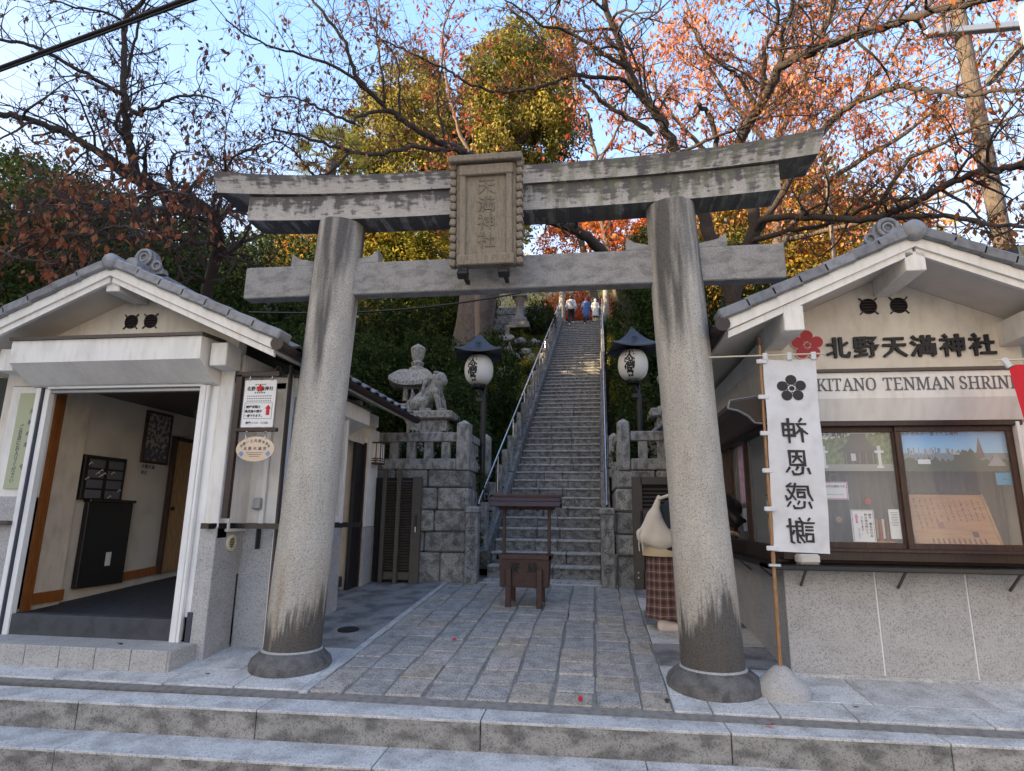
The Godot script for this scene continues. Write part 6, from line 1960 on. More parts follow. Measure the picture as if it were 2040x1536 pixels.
func build_lanterns() -> void:
	for side in [-1.0, 1.0]:
		var at := Vector3(-1.745, 0, -8.85) if side < 0 else Vector3(0.585, 0, -8.85)
		var t := thing("lantern_post", "white paper festival lantern with black writing under a dark roof, %s of the stair" % ("left" if side < 0 else "right"), "lantern", at, 0.0)
		var yc := 3.40 if side < 0 else 3.425
		# ribbed paper body
		var pr := PackedVector2Array()
		for k in 61:
			var g := PI * (0.10 + 0.80 * k / 60.0)
			var rr := 0.222 * pow(sin(g), 0.62) * (1.0 - 0.012 * absf(sin(k * PI / 2.0)))
			pr.append(Vector2(rr, -0.235 * cos(g)))
		var body := MB.new()
		body.lathe(pr, 40, Transform3D(Basis(), Vector3(0, yc, 0)))
		var bo := part("paper_body", body, M.lantern_paper, t)
		var lm := MB.new()
		for i in 3:
			glyph(lm, "天満宮"[i], Transform3D(Basis(), Vector3(0, 0.115 - i * 0.118, 0)), 0.160 if i else 0.165, 0.026, 0.0)
		for i in lm.v.size():
			var p := lm.v[i]
			var cy := clampf(p.y / 0.235, -0.95, 0.95)
			var rr := 0.222 * pow(sqrt(1.0 - cy * cy), 0.62) + 0.0035
			var a := p.x / 0.222 - 0.30
			lm.v[i] = Vector3(rr * sin(a), yc + p.y, rr * cos(a))
			lm.n[i] = Vector3(sin(a), cy, cos(a)).normalized()
		part("lettering", lm, M.ink, bo)
		for e in [[-0.262, 0.11, 0.06], [0.235, 0.10, 0.03]]:
			var cm := MB.new()
			cm.lathe(PackedVector2Array([Vector2(0.0, -e[2] / 2), Vector2(e[1] * 0.9, -e[2] / 2), Vector2(e[1], -e[2] / 4), Vector2(e[1], e[2] / 2), Vector2(0.0, e[2] / 2)]), 24, Transform3D(Basis(), Vector3(0, yc + e[0], 0)))
			part("end_ring", cm, M.black_lacquer, t)
		# roof: four slopes sweeping up to a point, corners lifted, an emblem in front
		var rm := MB.new()
		var n := 10
		for q in 4:
			var b := yaw(q * PI / 2 + 0.12)
			for j in 8:
				for i in n:
					var c := []
					for w in [[0, 0], [1, 0], [1, 1], [0, 1]]:
						var v: float = (j + w[1]) / 8.0
						var u: float = (i + w[0]) / float(n) * 2.0 - 1.0
						var half := 0.35 * (1.0 - v) + 0.028 * v
						var y := 0.225 + 0.335 * pow(v, 1.55) + 0.055 * u * u * (1.0 - v) * (1.0 - v)
						c.append(Vector3(0, yc, 0) + b * Vector3(u * half, y, half))
					rm.quad(c[0], c[1], c[2], c[3], b * Vector3(0, 0.7, 0.7))
					if j == 0:
						var dn := Vector3(0, -0.022, 0)
						rm.quad(c[0], c[1], c[1] + dn, c[0] + dn, b * Vector3.BACK)
						rm.quad(c[0] + dn, c[1] + dn, Vector3(0, yc + 0.29, 0), Vector3(0, yc + 0.29, 0), Vector3.DOWN)
		part("roof", rm, M.copper, t)
		var fm := MB.new()
		fm.tube(PackedVector3Array([Vector3(0, yc + 0.54, 0), Vector3(0, yc + 0.60, 0)]), PackedFloat32Array([0.03, 0.018]), 10, true)
		part("finial", fm, M.black, t)
		for k in 6:
			var g := PI / 2 + TAU * k / 5
			var em := MB.new()
			em.lathe(PackedVector2Array([Vector2(0.014, 0), Vector2(0.014, 0.004), Vector2(0, 0.006)]), 10, Transform3D(yaw(0.12) * Basis(Vector3.RIGHT, 0.62), Vector3(0.022, yc + 0.375, 0.20) + yaw(0.12) * Basis(Vector3.RIGHT, -0.9) * (Vector3(cos(g), sin(g), 0) * (0.03 if k < 5 else 0.0))))
			part("emblem_petal", em, M.matt_black, t)
		var pm := MB.new()
		pm.tube(PackedVector3Array([Vector3(0.075, 1.4, -0.05), Vector3(0.075, yc - 0.45, -0.05)]), PackedFloat32Array([0.042, 0.042]), 10)
		pm.tube(PackedVector3Array([Vector3(0.075, yc - 0.45, -0.05), Vector3(0.075, yc + 0.25, -0.26)]), PackedFloat32Array([0.028, 0.028]), 8)
		pm.tube(PackedVector3Array([Vector3(0.075, yc - 0.45, -0.05), Vector3(0.0, yc - 0.29, 0.0)]), PackedFloat32Array([0.02, 0.02]), 8)
		part("post", pm, M.black, t)
		bx("junction_box", Vector3(0.02, yc - 0.46, -0.03), Vector3(0.10, 0.07, 0.06), M.black, t, 0.006)


func stone_lantern(label: String, at: Vector3, s: float, group: String) -> Node3D:
	var t := thing("stone_lantern", label, "stone lantern", at, 0.0, group)
	t.scale = Vector3(s, s, s)
	bx("base", Vector3(0, 0.10, 0), Vector3(0.74, 0.20, 0.74), M.pale_stone, t, 0.02)
	bx("plinth", Vector3(0, 0.29, 0), Vector3(0.56, 0.18, 0.56), M.pale_stone, t, 0.02)
	var pm := MB.new()
	pm.lathe(PackedVector2Array([Vector2(0.25, 0.38), Vector2(0.25, 0.42), Vector2(0.17, 0.55), Vector2(0.13, 0.78), Vector2(0.15, 1.0), Vector2(0.24, 1.15), Vector2(0.24, 1.18)]), 8)
	part("shaft", pm, M.pale_stone, t)
	bx("platform", Vector3(0, 1.25, 0), Vector3(0.52, 0.13, 0.52), M.pale_stone, t, 0.025)
	for c in [[-1, -1], [1, -1], [1, 1], [-1, 1]]:
		bx("light_post", Vector3(c[0] * 0.14, 1.47, c[1] * 0.14), Vector3(0.08, 0.32, 0.08), M.pale_stone, t, 0.008)
	bx("light_sill", Vector3(0, 1.345, 0), Vector3(0.36, 0.07, 0.36), M.pale_stone, t, 0.008)
	bx("light_head", Vector3(0, 1.60, 0), Vector3(0.37, 0.06, 0.37), M.pale_stone, t, 0.008)
	bx("light_core", Vector3(0, 1.47, 0), Vector3(0.24, 0.24, 0.24), M.matt_black, t, 0.0)
	var rm := MB.new()
	for q in 4:
		var b := yaw(q * PI / 2)
		for j in 6:
			for i in 8:
				var c := []
				for w in [[0, 0], [1, 0], [1, 1], [0, 1]]:
					var v: float = (j + w[1]) / 6.0
					var u: float = (i + w[0]) / 8.0 * 2.0 - 1.0
					var half := 0.38 * (1.0 - v) + 0.10 * v
					var y := 1.66 + 0.26 * sin(v * PI / 2) + 0.11 * pow(absf(u), 3.0) * (1.0 - v)
					c.append(b * Vector3(u * half, y, half))
				rm.quad(c[0], c[1], c[2], c[3], b * Vector3(0, 0.7, 0.7))
				if j == 0:
					var dn := Vector3(0, -0.06, 0)
					rm.quad(c[0], c[1], c[1] + dn, c[0] + dn, b * Vector3.BACK)
					rm.quad(c[0] + dn, c[1] + dn, Vector3(0, 1.60, 0), Vector3(0, 1.60, 0), Vector3.DOWN)
	part("roof", rm, M.pale_stone, t)
	var fm := MB.new()
	fm.lathe(PackedVector2Array([Vector2(0.15, 1.90), Vector2(0.15, 1.96), Vector2(0.09, 2.0), Vector2(0.12, 2.06), Vector2(0.075, 2.10), Vector2(0.11, 2.18), Vector2(0.135, 2.32), Vector2(0.10, 2.36), Vector2(0.0, 2.42)]), 12)
	part("finial", fm, M.pale_stone, t)
	return t


func build_statues() -> void:
	stone_lantern("tall pale stone lantern standing behind the left guardian dog", Vector3(-3.2, 1.75, -10.4), 1.06, "stone lanterns on the slope")
	stone_lantern("pale stone lantern on a plinth high on the slope before the block wall", Vector3(-2.68, 7.95, -21.2), 1.05, "stone lanterns on the slope")
	stone_lantern("small dark-roofed stone lantern half hidden behind the big trunk", Vector3(-2.35, 4.9, -15.8), 0.62, "stone lanterns on the slope")
	for side in [-1.0, 1.0]:
		var x := -2.60 if side < 0 else 1.22
		var pd := thing("statue_pedestal", "stepped pale stone pedestal under the %s guardian dog" % ("left" if side < 0 else "right"), "pedestal", Vector3(x, 1.75, -9.45))
		bx("top_slab", Vector3(0, 1.02, 0), Vector3(0.76, 0.13, 0.62), M.pale_stone, pd, 0.02)
		bx("block", Vector3(0, 0.78, 0), Vector3(0.56, 0.36, 0.46), M.pale_stone, pd, 0.012)
		bx("foot_slab", Vector3(0, 0.45, 0), Vector3(0.90, 0.32, 0.76), M.pale_stone, pd, 0.02)
		bx("carved_panel", Vector3(0, 0.80, 0.231), Vector3(0.34, 0.22, 0.006), M.post_stone, pd, 0.0)
	var d := thing("guardian_dog", "seated pale stone guardian lion dog on the pedestal left of the stair", "statue", Vector3(-2.66, 2.835, -9.45))
	# seated facing +x, head turned a little to the road
	var s := [
		[Vector3(-0.22, 0.17, 0.0), Vector3(0.06, 0.36, 0.0), 0.125, 0.135], [Vector3(0.06, 0.36, 0.0), Vector3(0.13, 0.50, 0.02), 0.13, 0.115],
		[Vector3(0.13, 0.555, 0.03), Vector3(0.155, 0.575, 0.035), 0.115, 0.11], [Vector3(0.19, 0.53, 0.05), Vector3(0.235, 0.525, 0.06), 0.075, 0.06],
		[Vector3(0.20, 0.485, 0.055), Vector3(0.235, 0.48, 0.06), 0.05, 0.042], [Vector3(0.05, 0.64, 0.0), Vector3(0.01, 0.645, -0.05), 0.035, 0.02], [Vector3(0.12, 0.655, 0.10), Vector3(0.09, 0.66, 0.14), 0.035, 0.02],
		[Vector3(0.10, 0.34, 0.10), Vector3(0.155, 0.20, 0.11), 0.065, 0.05], [Vector3(0.155, 0.20, 0.11), Vector3(0.185, 0.04, 0.11), 0.05, 0.045], [Vector3(0.185, 0.03, 0.11), Vector3(0.25, 0.025, 0.115), 0.042, 0.035],
		[Vector3(0.12, 0.34, -0.09), Vector3(0.18, 0.20, -0.10), 0.065, 0.05], [Vector3(0.18, 0.20, -0.10), Vector3(0.215, 0.04, -0.10), 0.05, 0.045], [Vector3(0.215, 0.03, -0.10), Vector3(0.28, 0.025, -0.105), 0.042, 0.035],
		[Vector3(-0.19, 0.14, 0.11), Vector3(-0.08, 0.16, 0.13), 0.115, 0.09], [Vector3(-0.08, 0.16, 0.14), Vector3(-0.10, 0.035, 0.14), 0.06, 0.04], [Vector3(-0.10, 0.03, 0.14), Vector3(0.03, 0.028, 0.15), 0.042, 0.036],
		[Vector3(-0.19, 0.14, -0.11), Vector3(-0.08, 0.16, -0.13), 0.115, 0.09], [Vector3(-0.10, 0.03, -0.14), Vector3(0.03, 0.028, -0.15), 0.042, 0.036],
			]
	part("body", sdf(s, 0.010, 0.016), M.pale_stone, d)
	var curls := []
	for k in 34:
		var a := k * 2.399
		var u := (k % 7) / 6.0
		var c := Vector3(0.09, 0.585, 0.02).lerp(Vector3(-0.02, 0.36, 0.0), u) + Vector3(-0.085 - 0.045 * absf(cos(a * 0.5)) + 0.03 * u, 0.015 * sin(a * 2), (0.115 + 0.03 * u) * sin(a))
		curls.append([c, c + Vector3(0.012, -0.025, 0.0), 0.026, 0.02])
	part("mane", sdf(curls, 0.008, 0.004), M.pale_stone, d)
	var flames := []
	for k in 7:
		var a := (k - 3) * 0.22
		flames.append([Vector3(-0.31, 0.14 + 0.02 * absf(k - 3), sin(a) * 0.10), Vector3(-0.315 + 0.06 * absf(a), 0.40 - 0.22 * absf(a), sin(a) * 0.20), 0.045, 0.014])
	part("tail", sdf(flames, 0.009, 0.006), M.pale_stone, d)
	var mouth := MB.new()
	mouth.box(Transform3D(Basis(), Vector3(0.245, 0.503, 0.06)), Vector3(0.06, 0.014, 0.085), 0.004)
	part("mouth", mouth, M.carved_dark, d)
	bx("base_slab", Vector3(-0.02, -0.01, 0), Vector3(0.66, 0.05, 0.40), M.pale_stone, d, 0.012)
	var e := MB.new()
	e.ball(Vector3(0.222, 0.575, 0.10), Vector3(0.017, 0.017, 0.014), 8, 6)
	part("eye", e, M.post_stone, d)
	dup(d, "guardian_dog", Vector3(1.28, 2.835, -9.45), PI - 0.1, "seated stone guardian lion dog right of the stair, mostly behind the right pillar")
	# roofed notice house at the right, its eave just showing beside the pillar
	var hr := thing("small_shed", "small tiled shed with its eave end showing behind the right pillar", "shed", Vector3(1.55, 1.8, -9.3))
	bx("wall", Vector3(0, 0.3, 0), Vector3(1.1, 0.7, 0.9), M.white_paint, hr, 0.01)
	for k in 5:
		bx("roof_tile", Vector3(-0.66 + k * 0.13, 0.66 + k * 0.105, 0.0), Vector3(0.19, 0.05, 1.2), pick("roof_tile", 3), hr, 0.015, Basis(Vector3.BACK, 0.68))
	bx("eave_board", Vector3(-0.40, 0.70, 0.55), Vector3(0.75, 0.07, 0.05), M.white_paint, hr, 0.006, Basis(Vector3.BACK, 0.68))


# ------------------------------------------------------------------ rounded bodies: tapered capsules joined smoothly, meshed by surface nets
func sdf(caps: Array, cell: float, k: float) -> ArrayMesh:
	var lo := Vector3(1e9, 1e9, 1e9)
	var hi := -lo
	for c in caps:
		var r: float = maxf(c[2], c[3]) + 2.5 * cell
		for e in 2:
			lo = lo.min(c[e] - Vector3(r, r, r))
			hi = hi.max(c[e] + Vector3(r, r, r))
	var nx := int((hi.x - lo.x) / cell) + 2
	var ny := int((hi.y - lo.y) / cell) + 2
	var nz := int((hi.z - lo.z) / cell) + 2
	var f := PackedFloat32Array()
	f.resize(nx * ny * nz)
	f.fill(1.0)
	for c in caps:
		var a: Vector3 = c[0]
		var ab: Vector3 = c[1] - c[0]
		var l2 := maxf(ab.length_squared(), 1e-9)
		var ra: float = c[2]
		var rb: float = c[3]
		var r := maxf(ra, rb) + k + 2.0 * cell
		var b0: Vector3 = (a.min(c[1]) - Vector3(r, r, r) - lo) / cell
		var b1: Vector3 = (a.max(c[1]) + Vector3(r, r, r) - lo) / cell
		for z in range(maxi(int(b0.z), 0), mini(int(b1.z) + 1, nz)):
			for y in range(maxi(int(b0.y), 0), mini(int(b1.y) + 1, ny)):
				var row := (z * ny + y) * nx
				for x in range(maxi(int(b0.x), 0), mini(int(b1.x) + 1, nx)):
					var p := lo + Vector3(x, y, z) * cell - a
					var t := clampf(p.dot(ab) / l2, 0.0, 1.0)
					var d := (p - ab * t).length() - (ra + (rb - ra) * t)
					var o := f[row + x]
					if absf(d - o) < k:
						var h := (k - absf(d - o)) / k
						f[row + x] = minf(d, o) - h * h * k * 0.25
					elif d < o:
						f[row + x] = d
	var id := PackedInt32Array()
	id.resize(nx * ny * nz)
	id.fill(-1)
	var v := PackedVector3Array()
	var n := PackedVector3Array()
	for z in nz - 1:
		for y in ny - 1:
			for x in nx - 1:
				var q := (z * ny + y) * nx + x
				var sgn := 0
				var acc := Vector3.ZERO
				var cnt := 0
				var g := [f[q], f[q + 1], f[q + nx], f[q + nx + 1], f[q + nx * ny], f[q + nx * ny + 1], f[q + nx * ny + nx], f[q + nx * ny + nx + 1]]
				for i in 8:
					if g[i] < 0.0: sgn += 1
				if sgn == 0 or sgn == 8: continue
				for i in 8:
					for ax in [1, 2, 4]:
						if i & ax: continue
						var j: int = i | ax
						var fa: float = g[i]
						var fb: float = g[j]
						if (fa < 0.0) != (fb < 0.0):
							var t := fa / (fa - fb)
							acc += Vector3(i & 1, (i >> 1) & 1, (i >> 2) & 1).lerp(Vector3(j & 1, (j >> 1) & 1, (j >> 2) & 1), t)
							cnt += 1
				id[q] = v.size()
				v.append(lo + (Vector3(x, y, z) + acc / cnt) * cell)
				n.append(Vector3(g[1] + g[3] + g[5] + g[7] - g[0] - g[2] - g[4] - g[6], g[2] + g[3] + g[6] + g[7] - g[0] - g[1] - g[4] - g[5], g[4] + g[5] + g[6] + g[7] - g[0] - g[1] - g[2] - g[3]).normalized())
	var ix := PackedInt32Array()
	var st := [1, nx, nx * ny]
	for z in range(1, nz - 1):
		for y in range(1, ny - 1):
			for x in range(1, nx - 1):
				var q := (z * ny + y) * nx + x
				var ins := f[q] < 0.0
				for ax in 3:
					if (f[q + st[ax]] < 0.0) == ins: continue
					var u: int = st[(ax + 1) % 3]
					var w: int = st[(ax + 2) % 3]
					var a := id[q]
					var b := id[q - u]
					var c := id[q - u - w]
					var d := id[q - w]
					if a < 0 or b < 0 or c < 0 or d < 0: continue
					if ins: ix.append_array([a, c, b, a, d, c])
					else: ix.append_array([a, b, c, a, c, d])
	var arr := []
	arr.resize(Mesh.ARRAY_MAX)
	arr[Mesh.ARRAY_VERTEX] = v
	arr[Mesh.ARRAY_NORMAL] = n
	var uv := PackedVector2Array()
	for p in v: uv.append(Vector2(atan2(p.x, p.z) * 0.3, p.y) * 3.2)
	arr[Mesh.ARRAY_TEX_UV] = uv
	arr[Mesh.ARRAY_INDEX] = ix
	var m := ArrayMesh.new()
	m.add_surface_from_arrays(Mesh.PRIMITIVE_TRIANGLES, arr)
	return m


func hand(mb_caps: Array, wrist: Vector3, dir: Vector3, nrm: Vector3, s: float) -> void:
	# palm, four bent fingers and a thumb from the palm's side
	var side := dir.cross(nrm).normalized()
	var palm := wrist + dir * 0.075 * s
	for i in 4:
		var o := side * (i - 1.5) * 0.020 * s
		mb_caps.append([wrist + o * 0.6, palm + o, 0.014 * s, 0.013 * s])
		var l: float = [0.055, 0.068, 0.072, 0.062][i] * s
		var k := palm + o + dir * l * 0.5 - nrm * 0.006 * s
		mb_caps.append([palm + o, k, 0.0095 * s, 0.0088 * s])
		mb_caps.append([k, k + (dir * 0.8 - nrm * 0.6).normalized() * l * 0.5, 0.0088 * s, 0.0075 * s])
	var tb := wrist + dir * 0.025 * s + side * 0.03 * s
	mb_caps.append([tb, tb + (dir * 0.6 + side * 0.7).normalized() * 0.04 * s, 0.013 * s, 0.0105 * s])
	mb_caps.append([tb + (dir * 0.6 + side * 0.7).normalized() * 0.04 * s, tb + (dir * 0.6 + side * 0.7).normalized() * 0.04 * s + dir * 0.03 * s, 0.0105 * s, 0.0085 * s])


func build_people() -> void:
	# visitor leaning over the shop's side counter, mostly behind the right pillar
	var g := ground_y(-6.25)
	var w := thing("person", "person in checked skirt and dark coat bending to the counter behind the right pillar", "person", Vector3(0.64, g, -6.22))
	var cap := [
		[Vector3(0.02, 0.88, 0), Vector3(0.16, 1.06, 0), 0.125, 0.12], [Vector3(0.16, 1.06, 0), Vector3(0.42, 1.18, 0), 0.12, 0.12],
		[Vector3(0.46, 1.19, 0), Vector3(0.58, 1.16, 0), 0.055, 0.05], [Vector3(0.64, 1.12, 0), Vector3(0.665, 1.10, 0), 0.095, 0.088], [Vector3(0.665, 1.03, 0), Vector3(0.67, 1.02, 0), 0.055, 0.05], [Vector3(0.73, 1.06, 0), Vector3(0.745, 1.05, 0), 0.016, 0.013],
		[Vector3(0.0, 0.86, 0.085), Vector3(0.05, 0.46, 0.09), 0.085, 0.056], [Vector3(0.05, 0.46, 0.09), Vector3(-0.03, 0.08, 0.09), 0.055, 0.036], [Vector3(-0.03, 0.05, 0.09), Vector3(0.12, 0.03, 0.10), 0.036, 0.032],
		[Vector3(0.0, 0.86, -0.085), Vector3(0.06, 0.46, -0.07), 0.08, 0.056], [Vector3(0.06, 0.46, -0.07), Vector3(0.09, 0.08, -0.08), 0.055, 0.036], [Vector3(0.10, 0.05, -0.09), Vector3(0.25, 0.03, -0.10), 0.036, 0.032],
		[Vector3(0.32, 1.20, 0.16), Vector3(0.38, 0.98, 0.20), 0.05, 0.042], [Vector3(0.38, 0.98, 0.20), Vector3(0.55, 0.90, 0.16), 0.04, 0.028],
		[Vector3(0.32, 1.20, -0.16), Vector3(0.38, 0.98, -0.20), 0.05, 0.042], [Vector3(0.38, 0.98, -0.20), Vector3(0.55, 0.90, -0.16), 0.04, 0.028],
	]
	hand(cap, Vector3(0.55, 0.90, 0.16), Vector3(1, -0.1, 0), Vector3(0, 1, 0), 1.0)
	hand(cap, Vector3(0.55, 0.90, -0.16), Vector3(1, -0.1, 0), Vector3(0, 1, 0), 1.0)
	part("body", sdf(cap, 0.011, 0.022), M.skin, w)
	part("hair", sdf([[Vector3(0.63, 1.145, 0), Vector3(0.67, 1.125, 0), 0.112, 0.10], [Vector3(0.60, 1.12, 0.055), Vector3(0.69, 0.99, 0.085), 0.07, 0.05], [Vector3(0.60, 1.12, -0.055), Vector3(0.69, 0.99, -0.085), 0.07, 0.05], [Vector3(0.60, 1.13, 0.0), Vector3(0.50, 1.12, 0.0), 0.09, 0.07], [Vector3(0.69, 1.02, 0.085), Vector3(0.77, 1.0, 0.07), 0.05, 0.02]], 0.014, 0.03), M.hair, w)
	part("coat", sdf([[Vector3(0.0, 0.84, 0), Vector3(0.14, 1.05, 0), 0.155, 0.15], [Vector3(0.14, 1.05, 0), Vector3(0.46, 1.17, 0), 0.15, 0.14], [Vector3(-0.02, 0.86, 0.08), Vector3(0.04, 0.76, 0.09), 0.10, 0.10], [Vector3(-0.02, 0.86, -0.08), Vector3(0.04, 0.76, -0.09), 0.10, 0.10], [Vector3(0.30, 1.20, 0.16), Vector3(0.38, 0.98, 0.20), 0.085, 0.075], [Vector3(0.38, 0.98, 0.20), Vector3(0.53, 0.91, 0.165), 0.07, 0.055], [Vector3(0.30, 1.20, -0.16), Vector3(0.38, 0.98, -0.20), 0.085, 0.075], [Vector3(0.38, 0.98, -0.20), Vector3(0.53, 0.91, -0.165), 0.07, 0.055]], 0.016, 0.04), M.navy_coat, w)
	# jumper hem and long checked skirt: rings of folds
	part("jumper_hem", skirt(Vector3(0.01, 0, 0), [[0.92, 0.185], [0.80, 0.20], [0.70, 0.205], [0.665, 0.205], [0.66, 0.18]], 0.0), M.tan_hem, w)
	part("checked_skirt", skirt(Vector3(0.02, 0, 0), [[0.80, 0.178], [0.6, 0.182], [0.42, 0.186], [0.24, 0.195], [0.10, 0.21]], 0.016), M.check_cloth, w)
	for s in [[-0.02, 0.10], [0.12, -0.10]]:
		part("shoe", sdf([[Vector3(s[0] - 0.02, 0.045, s[1]), Vector3(s[0] + 0.14, 0.032, s[1]), 0.046, 0.036], [Vector3(s[0] - 0.03, 0.015, s[1]), Vector3(s[0] + 0.16, 0.013, s[1]), 0.034, 0.034], [Vector3(s[0] - 0.02, 0.06, s[1]), Vector3(s[0] - 0.01, 0.09, s[1]), 0.042, 0.038]], 0.009, 0.015), M.shoe_white, w)
	# canvas bag slung on the far shoulder, hanging behind
	var bag := thing("shoulder_bag", "slouching pale canvas bag with dangling ties carried behind the right pillar", "bag", Vector3(0.62, g, -6.10))
	part("pouch", sdf([[Vector3(-0.01, 1.22, 0.0), Vector3(-0.06, 1.05, 0.0), 0.02, 0.05], [Vector3(-0.06, 1.03, 0.0), Vector3(-0.15, 0.85, 0.0), 0.07, 0.075], [Vector3(-0.06, 1.0, 0.0), Vector3(-0.02, 0.82, 0.01), 0.07, 0.09], [Vector3(-0.16, 0.84, 0.0), Vector3(0.0, 0.79, 0.01), 0.065, 0.075], [Vector3(-0.02, 0.95, 0.0), Vector3(0.06, 0.81, 0.02), 0.06, 0.075], [Vector3(-0.21, 0.885, 0), Vector3(-0.17, 0.86, 0), 0.02, 0.05]], 0.011, 0.035), M.bag_cloth, bag)
	for k in 2:
		var tm := MB.new()
		var x := -0.215 + k * 0.03
		tm.tube(PackedVector3Array([Vector3(x + 0.02, 0.91, 0.05), Vector3(x, 0.87, 0.062), Vector3(x - 0.004, 0.76, 0.06), Vector3(x, 0.71, 0.06)]), PackedFloat32Array([0.006, 0.006, 0.005, 0.004]), 6)
		part("tie", tm, M.bag_cloth, bag)
	var sm := MB.new()
	sm.tube(curve(PackedVector3Array([Vector3(-0.02, 1.20, 0.03), Vector3(0.10, 1.24, 0.06), Vector3(0.20, 1.26, 0.05), Vector3(0.28, 1.18, 0.10)]), 5), PackedFloat32Array([0.016, 0.016, 0.016, 0.016, 0.016, 0.016, 0.016, 0.016, 0.016, 0.016, 0.016, 0.016, 0.016, 0.016, 0.016, 0.016]), 8)
	part("strap", sm, M.bag_cloth, bag)
	# three visitors at the head of the stair, seen from behind
	climber("person in pale jumper and black trousers climbing the last steps, seen from behind", Vector3(-0.88, 9.02, -24.05), 1.30, M.jumper, M.trousers, M.hair, 0)
	climber("person wrapped in a blue checked shawl at the stair top, seen from behind", Vector3(-0.26, 9.20, -24.55), 1.18, M.blue_check, M.trousers, M.red_wrap, 1)
	climber("small person in white hat and pale coat at the right of the stair top", Vector3(0.13, 9.45, -25.0), 1.02, M.child_white, M.child_white, M.child_white, 2)


func skirt(c: Vector3, rows: Array, fold: float) -> MB:
	var mb := MB.new()
	var seg := 36
	for j in rows.size():
		for i in seg + 1:
			var a := TAU * i / seg
			var r: float = rows[j][1] * (1.0 + fold * 6.0 * (rows[0][0] - rows[j][0]) * sin(a * 7.0 + j * 0.2))
			mb.vert(c + Vector3(r * cos(a), rows[j][0], r * sin(a) * 0.9), Vector3(cos(a), 0.15, sin(a)).normalized(), Vector2(4.5 * i / seg, rows[j][0] * 3.2))
	for j in rows.size() - 1:
		for i in seg:
			var q := j * (seg + 1) + i
			mb.ix.append_array([q, q + seg + 1, q + 1, q + 1, q + seg + 1, q + seg + 2])
	return mb


